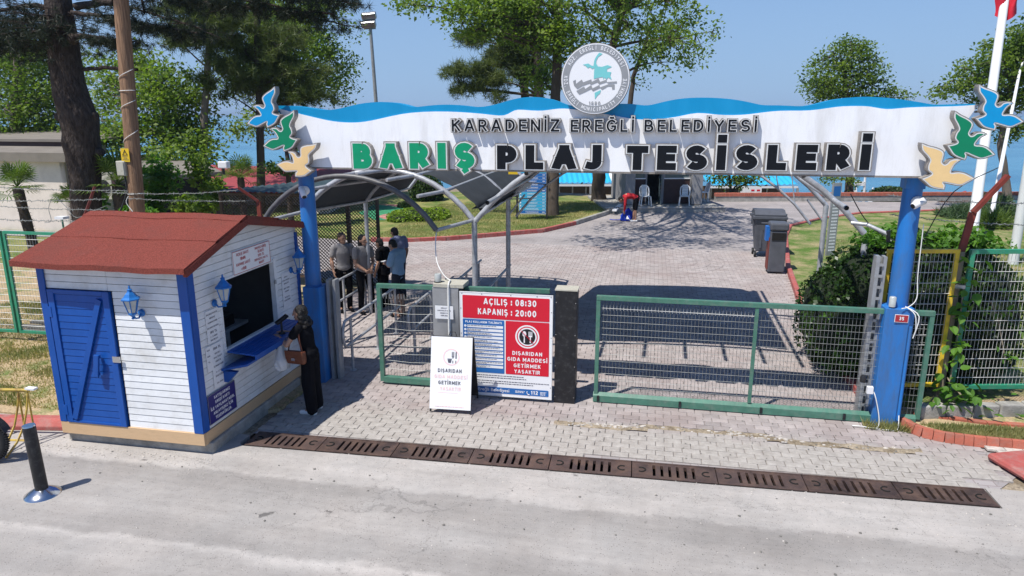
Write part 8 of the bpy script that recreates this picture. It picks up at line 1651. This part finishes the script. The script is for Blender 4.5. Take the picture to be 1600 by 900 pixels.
    if shoes == 'sandal':
        for q in 'lr': g = MB(); ell(g, (j[q+'an']+j[q+'to'])/2-Vector((0, 0, .055)), (.05, .14, .014)); cone_sph(g, j[q+'to']+Vector((-.035, -.04, .01)), j[q+'to']+Vector((.035, -.04, .01)), .036, .036); remeshed(g, 'sandal', 'cloth_black', t, vox, xf, 1)
    g = MB()
    if hairstyle == 'short': ell(g, hd+hz*.045-lk*.022, (.083, .092, .085), MH); ell(g, hd-lk*.035-hz*.005, (.08, .072, .09), MH)
    elif hairstyle == 'bob': ell(g, hd+hz*.035-lk*.025, (.088, .095, .095), MH); ell(g, hd-lk*.035-hz*.06, (.092, .07, .13), MH)
    else:
        ell(g, hd+hz*.04-lk*.03, (.09, .098, .095), MH); rr = random.Random(4)
        for i in range(130): a = rr.uniform(0, 1); p = hd-lk*(.035+.075*a*rr.random())-hz*(a*.26-.06)+hx*rr.uniform(-.12, .12); ell(g, p, (.026+.02*rr.random(),)*3, None, 8)
    remeshed(g, 'hair', hair, t, vox, xf, 1)
    g = MB()
    for sg in (-1, 1): ell(g, xf @ (hd+hx*sg*.032+lk*.084+hz*.018), (.0085,)*3, None, 8)
    g.build('eyes', 'print_black', t)['kind'] = 'stuff'
    if glasses:
        g = MB()
        for sg in (-1, 1): P = [xf @ (hd+hx*(sg*.032+.022*math.cos(a))+lk*.102+hz*(.016+.018*math.sin(a))) for a in [2*math.pi*i/10 for i in range(11)]]; g.tube(P, .003, 5); g.tube([xf @ (hd+hx*sg*.056+lk*.1+hz*.018), xf @ (hd+hx*sg*.08-lk*.0+hz*.01)], .003, 5)
        g.build('glasses', 'print_black', t)
    return t, xf, j
# woman at the counter
wl_ = G(487, 645); wl_.z = 0
w, wx, wj = person('woman in black clothes with curly black hair leaning on the blue kiosk counter', Vector((-4.80, 9.04, 0)), R(86), 1.66, dict(che=(0, .03, 1.28), wai=(0, .0, 1.08), nec=(0, .05, 1.46), hed=(0, .1, 1.6), lsh=(-.165, .05, 1.41), rsh=(.165, .05, 1.41), lel=(-.25, .2, 1.16), rel=(.19, .27, 1.2), lwr=(-.13, .42, 1.25), rwr=(.08, .46, 1.255), pel=(0, -.03, .95), lhi=(-.085, -.03, .92), rhi=(.085, -.03, .92), lkn=(-.09, -.02, .5), rkn=(.11, .0, .5), lan=(-.1, -.06, .085), ran=(.14, -.02, .085), lto=(-.12, .1, .035), rto=(.15, .14, .035)),
 'cloth_black', 'cloth_black', 'hair_black', 'skin', .0062, .42, 'full', 'shoe_white', 1.45, 'curly', .9, (-.25, 1, -.12), lh=((.55, .8, .05), (0, 0, 1), 1, .25), rh=((-.6, .75, .0), (0, 0, 1), -1, .3))
hb = thing('handbag', wx @ Vector((-.22, .06, .88)), 'brown leather shoulder bag hanging at the woman in black', 'handbag')
m = MB(); m.prism([(-.15, 0), (.13, 0), (.15, .05), (.15, .2), (-.15, .2), (-.16, .08)], (0, 0, 0), (0, 1, 0), (0, 0, 1), (-.09, 0, 0)); m.v = [tuple(wx @ (Vector(v)+Vector((-.17, .08, .87)))) for v in m.v]; m.build('bag_body', 'leather_brown', hb, bevel=.02)
m = MB(); m.prism([(-.15, .08), (.14, .08), (.155, .215), (-.155, .215)], (0, 0, 0), (0, 1, 0), (0, 0, 1), (-.02, 0, 0)); m.v = [tuple(wx @ (Vector(v)+Vector((-.262, .08, .87)))) for v in m.v]; m.build('flap', 'leather_brown', hb, bevel=.008)
m = MB(); m.box(-.012, .012, -.03, .03, -.02, .02); m.v = [tuple(wx @ (Vector(v)+Vector((-.288, .08, .96)))) for v in m.v]; m.build('clasp', 'chrome', hb)
MB().tube([wx @ Vector(p) for p in ((-.225, -.04, 1.06), (-.215, .0, 1.2), (-.17, .04, 1.4), (-.13, .07, 1.47), (-.14, .12, 1.4), (-.2, .17, 1.2), (-.225, .2, 1.06))], .011, 6).build('strap', 'leather_brown', hb)
cbg = thing('carrier_bag', wx @ Vector((-.15, .33, .75)), 'crumpled white plastic carrier bag hanging from the woman\'s arm', 'carrier bag'); st = random.getstate(); random.seed(3)
c = wx @ Vector((-.16, .36, .86)); m = MB(); n = 16; prof = [(.03, .30), (.045, .24), (.09, .15), (.13, .05), (.14, -.04), (.115, -.11), (.05, -.14)]
vs = []
for r, z in prof:
    for i in range(n): a = 2*math.pi*i/n; e = 1+.22*mnoise.noise(Vector((math.cos(a)*3, math.sin(a)*3, z*14))); vs.append(c+Vector((r*e*math.cos(a)*.75, r*e*math.sin(a), z)))
m.add(vs, [(j_*n+i, j_*n+(i+1) % n, (j_+1)*n+(i+1) % n, (j_+1)*n+i) for j_ in range(len(prof)-1) for i in range(n)]+[tuple(range(6*n, 7*n))], False); m.build('film', 'bag_film', cbg)
MB().tube([c+Vector((0, -.02, .29)), c+Vector((0, 0, .37)), c+Vector((0, .03, .29))], .006, 5).build('handle', 'bag_film', cbg); random.setstate(st)
# group in the walkway
hands_down = dict(lel=(-.22, .02, 1.14), lwr=(-.16, .2, .95), rel=(.22, .02, 1.14), rwr=(.16, .2, .95))
person('young man in grey polo shirt and black trousers, leftmost in the walkway', Vector((-6.62, 14.35, 0)), R(-143), 1.8, dict(rwr=(.24, .14, .93), lwr=(-.25, .16, .93), lel=(-.25, .0, 1.16), rel=(.24, -.02, 1.14)), 'cloth_grey', 'cloth_black', 'hair_brown', 'skin_tan', .009, .55, collar='cloth_black', look=(-.55, 1, -.1))
person('woman in grey polo shirt with dark bobbed hair, hands folded, second in the walkway', Vector((-6.12, 14.3, 0)), R(-128), 1.78, dict(lel=(-.22, .04, 1.13), lwr=(-.06, .22, .98), rel=(.22, .04, 1.13), rwr=(.05, .23, .97), lkn=(-.13, .05, .5), lan=(-.17, .02, .09), lto=(-.18, .17, .035)), 'cloth_grey', 'cloth_black', 'hair_black', 'skin', .009, .5, collar='cloth_black', look=(-.35, 1, -.1), hairstyle='bob', slim=.92, lh=((.9, .4, -.2), (0, 1, 0), 1, .4), rh=((-.9, .3, -.2), (0, 1, .2), -1, .4))
p3, x3, j3 = person('man in light blue t-shirt, dark shorts and glasses reading, front of the walkway group', Vector((-5.28, 14.2, 0)), R(72), 1.74, dict(nec=(0, .04, 1.45), hed=(0, .12, 1.575), che=(0, .02, 1.29), lel=(-.22, .06, 1.16), lwr=(-.08, .27, 1.16), rel=(.22, .06, 1.16), rwr=(.08, .28, 1.16)), 'cloth_blue', 'cloth_navy', 'hair_black', 'skin', .009, .82, 'shorts', 'sandal', 1, 'short', 1.08, (0, 1, -.75), lh=((.3, .8, .1), (-.8, .2, .5), 1, .7), rh=((-.3, .8, .1), (.8, .2, .5), -1, .7), glasses=True)
t = thing('booklet', x3 @ Vector((0, .36, 1.2)), 'small white paper held by the man in the light blue t-shirt', 'booklet'); m = MB(); m.box(-.07, .07, .3, .42, 1.19, 1.2); m.v = [tuple(x3 @ Vector(v)) for v in m.v]; m.build('pages', 'paper', t)
t = thing('shoulder_bag', x3 @ Vector((-.2, .2, 1.0)), 'black bag hanging in front of the man in light blue', 'bag'); m = MB(); m.box(-.23, -.08, .14, .3, .93, 1.13); m.v = [tuple(x3 @ Vector(v)) for v in m.v]; m.build('bag_body', 'cloth_black', t, bevel=.03)
q = T(620, 350, 15.6); person('man in grey blue shirt looking down, rearmost right of the walkway group', Vector((q.x+.02, 15.6, 0)), R(62), 1.78, dict(nec=(0, .05, 1.44), hed=(0, .12, 1.56)), 'cloth_lilac', 'cloth_navy', 'hair_black', 'skin_tan', .011, .6, look=(0, 1, -.6), lh=None)
q = T(600, 375, 14.9); person('person in black mostly hidden behind the man in light blue', Vector((q.x-.05, 14.9, 0)), R(75), 1.62, dict(hed=(0, .08, 1.58)), 'cloth_black', 'cloth_black', 'hair_black', 'skin', .011, .6, look=(0, 1, -.5))
# man in red stooping over a blue bag
fr_ = G(991, 346); fr_.z = 0
person('man in red jacket and black shorts stooping to pick up a blue bag', fr_, R(98), 1.78, dict(pel=(0, -.06, .93), wai=(0, .08, 1.02), che=(0, .28, 1.03), nec=(0, .44, .98), hed=(0, .57, .88), lsh=(-.17, .4, .98), rsh=(.17, .4, .98), lel=(-.2, .42, .68), rel=(.19, .36, .68), lwr=(-.12, .42, .42), rwr=(.1, .4, .44), lhi=(-.09, -.04, .9), rhi=(.09, -.04, .9), lkn=(-.1, -.02, .49), rkn=(.1, .0, .49), lan=(-.1, -.04, .09), ran=(.1, .04, .09)), 'cloth_red', 'cloth_black', 'hair_black', 'skin_tan', .012, 1.0, 'shorts', 'shoe_white', look=(0, .45, -1))
bp0 = G(981, 344); t = thing('cloth_bag', bp0, 'blue fabric bag on the paving at the stooping man\'s hands', 'bag'); m = MB(); n = 14; prof = [(.30, .0), (.31, .08), (.26, .2), (.16, .34), (.06, .46), (.03, .52)]; vs = []
for r, z in prof:
    for i in range(n): a = 2*math.pi*i/n; e = 1+.3*mnoise.noise(Vector((math.cos(a)*2, math.sin(a)*2, z*6+3))); vs.append(bp0+Vector((r*e*math.cos(a)*1.15, r*e*math.sin(a)*.7, z)))
m.add(vs, [(j_*n+i, j_*n+(i+1) % n, (j_+1)*n+(i+1) % n, (j_+1)*n+i) for j_ in range(len(prof)-1) for i in range(n)]+[tuple(range(5*n, 6*n))], True); m.build('bag_body', 'bag_blue', t); MB().tube([bp0+Vector((-.3, -.1, .02)), bp0+Vector((-.6, -.15, .02)), bp0+Vector((-.75, -.1, .03))], .02, 6).build('strap', 'bag_blue', t)
m = MB(); m.add([bp0+Vector((-.1, -.24, .08)), bp0+Vector((.06, -.24, .08)), bp0+Vector((-.02, -.2, .22))], [(0, 1, 2)]); m.build('emblem', 'print_white', t)
# ================================================================ AIR
m = bpy.data.materials.new('haze'); m.use_nodes = True; nt = m.node_tree; nt.nodes.remove(nt.nodes['Principled BSDF']); vn = nt.nodes.new('ShaderNodeVolumePrincipled'); vn.inputs['Color'].default_value = (.6, .78, 1, 1); vn.inputs['Density'].default_value = .00032; vn.inputs['Anisotropy'].default_value = .2
nt.links.new(vn.outputs[0], nt.nodes['Material Output'].inputs['Volume']); MT['haze'] = m
hz_ = MB().box(-16500, 16500, -200, 20500, -8, 18).build('haze', 'haze', None); hz_['kind'] = 'stuff'; hz_['label'] = 'thin pale sea haze over the whole place'
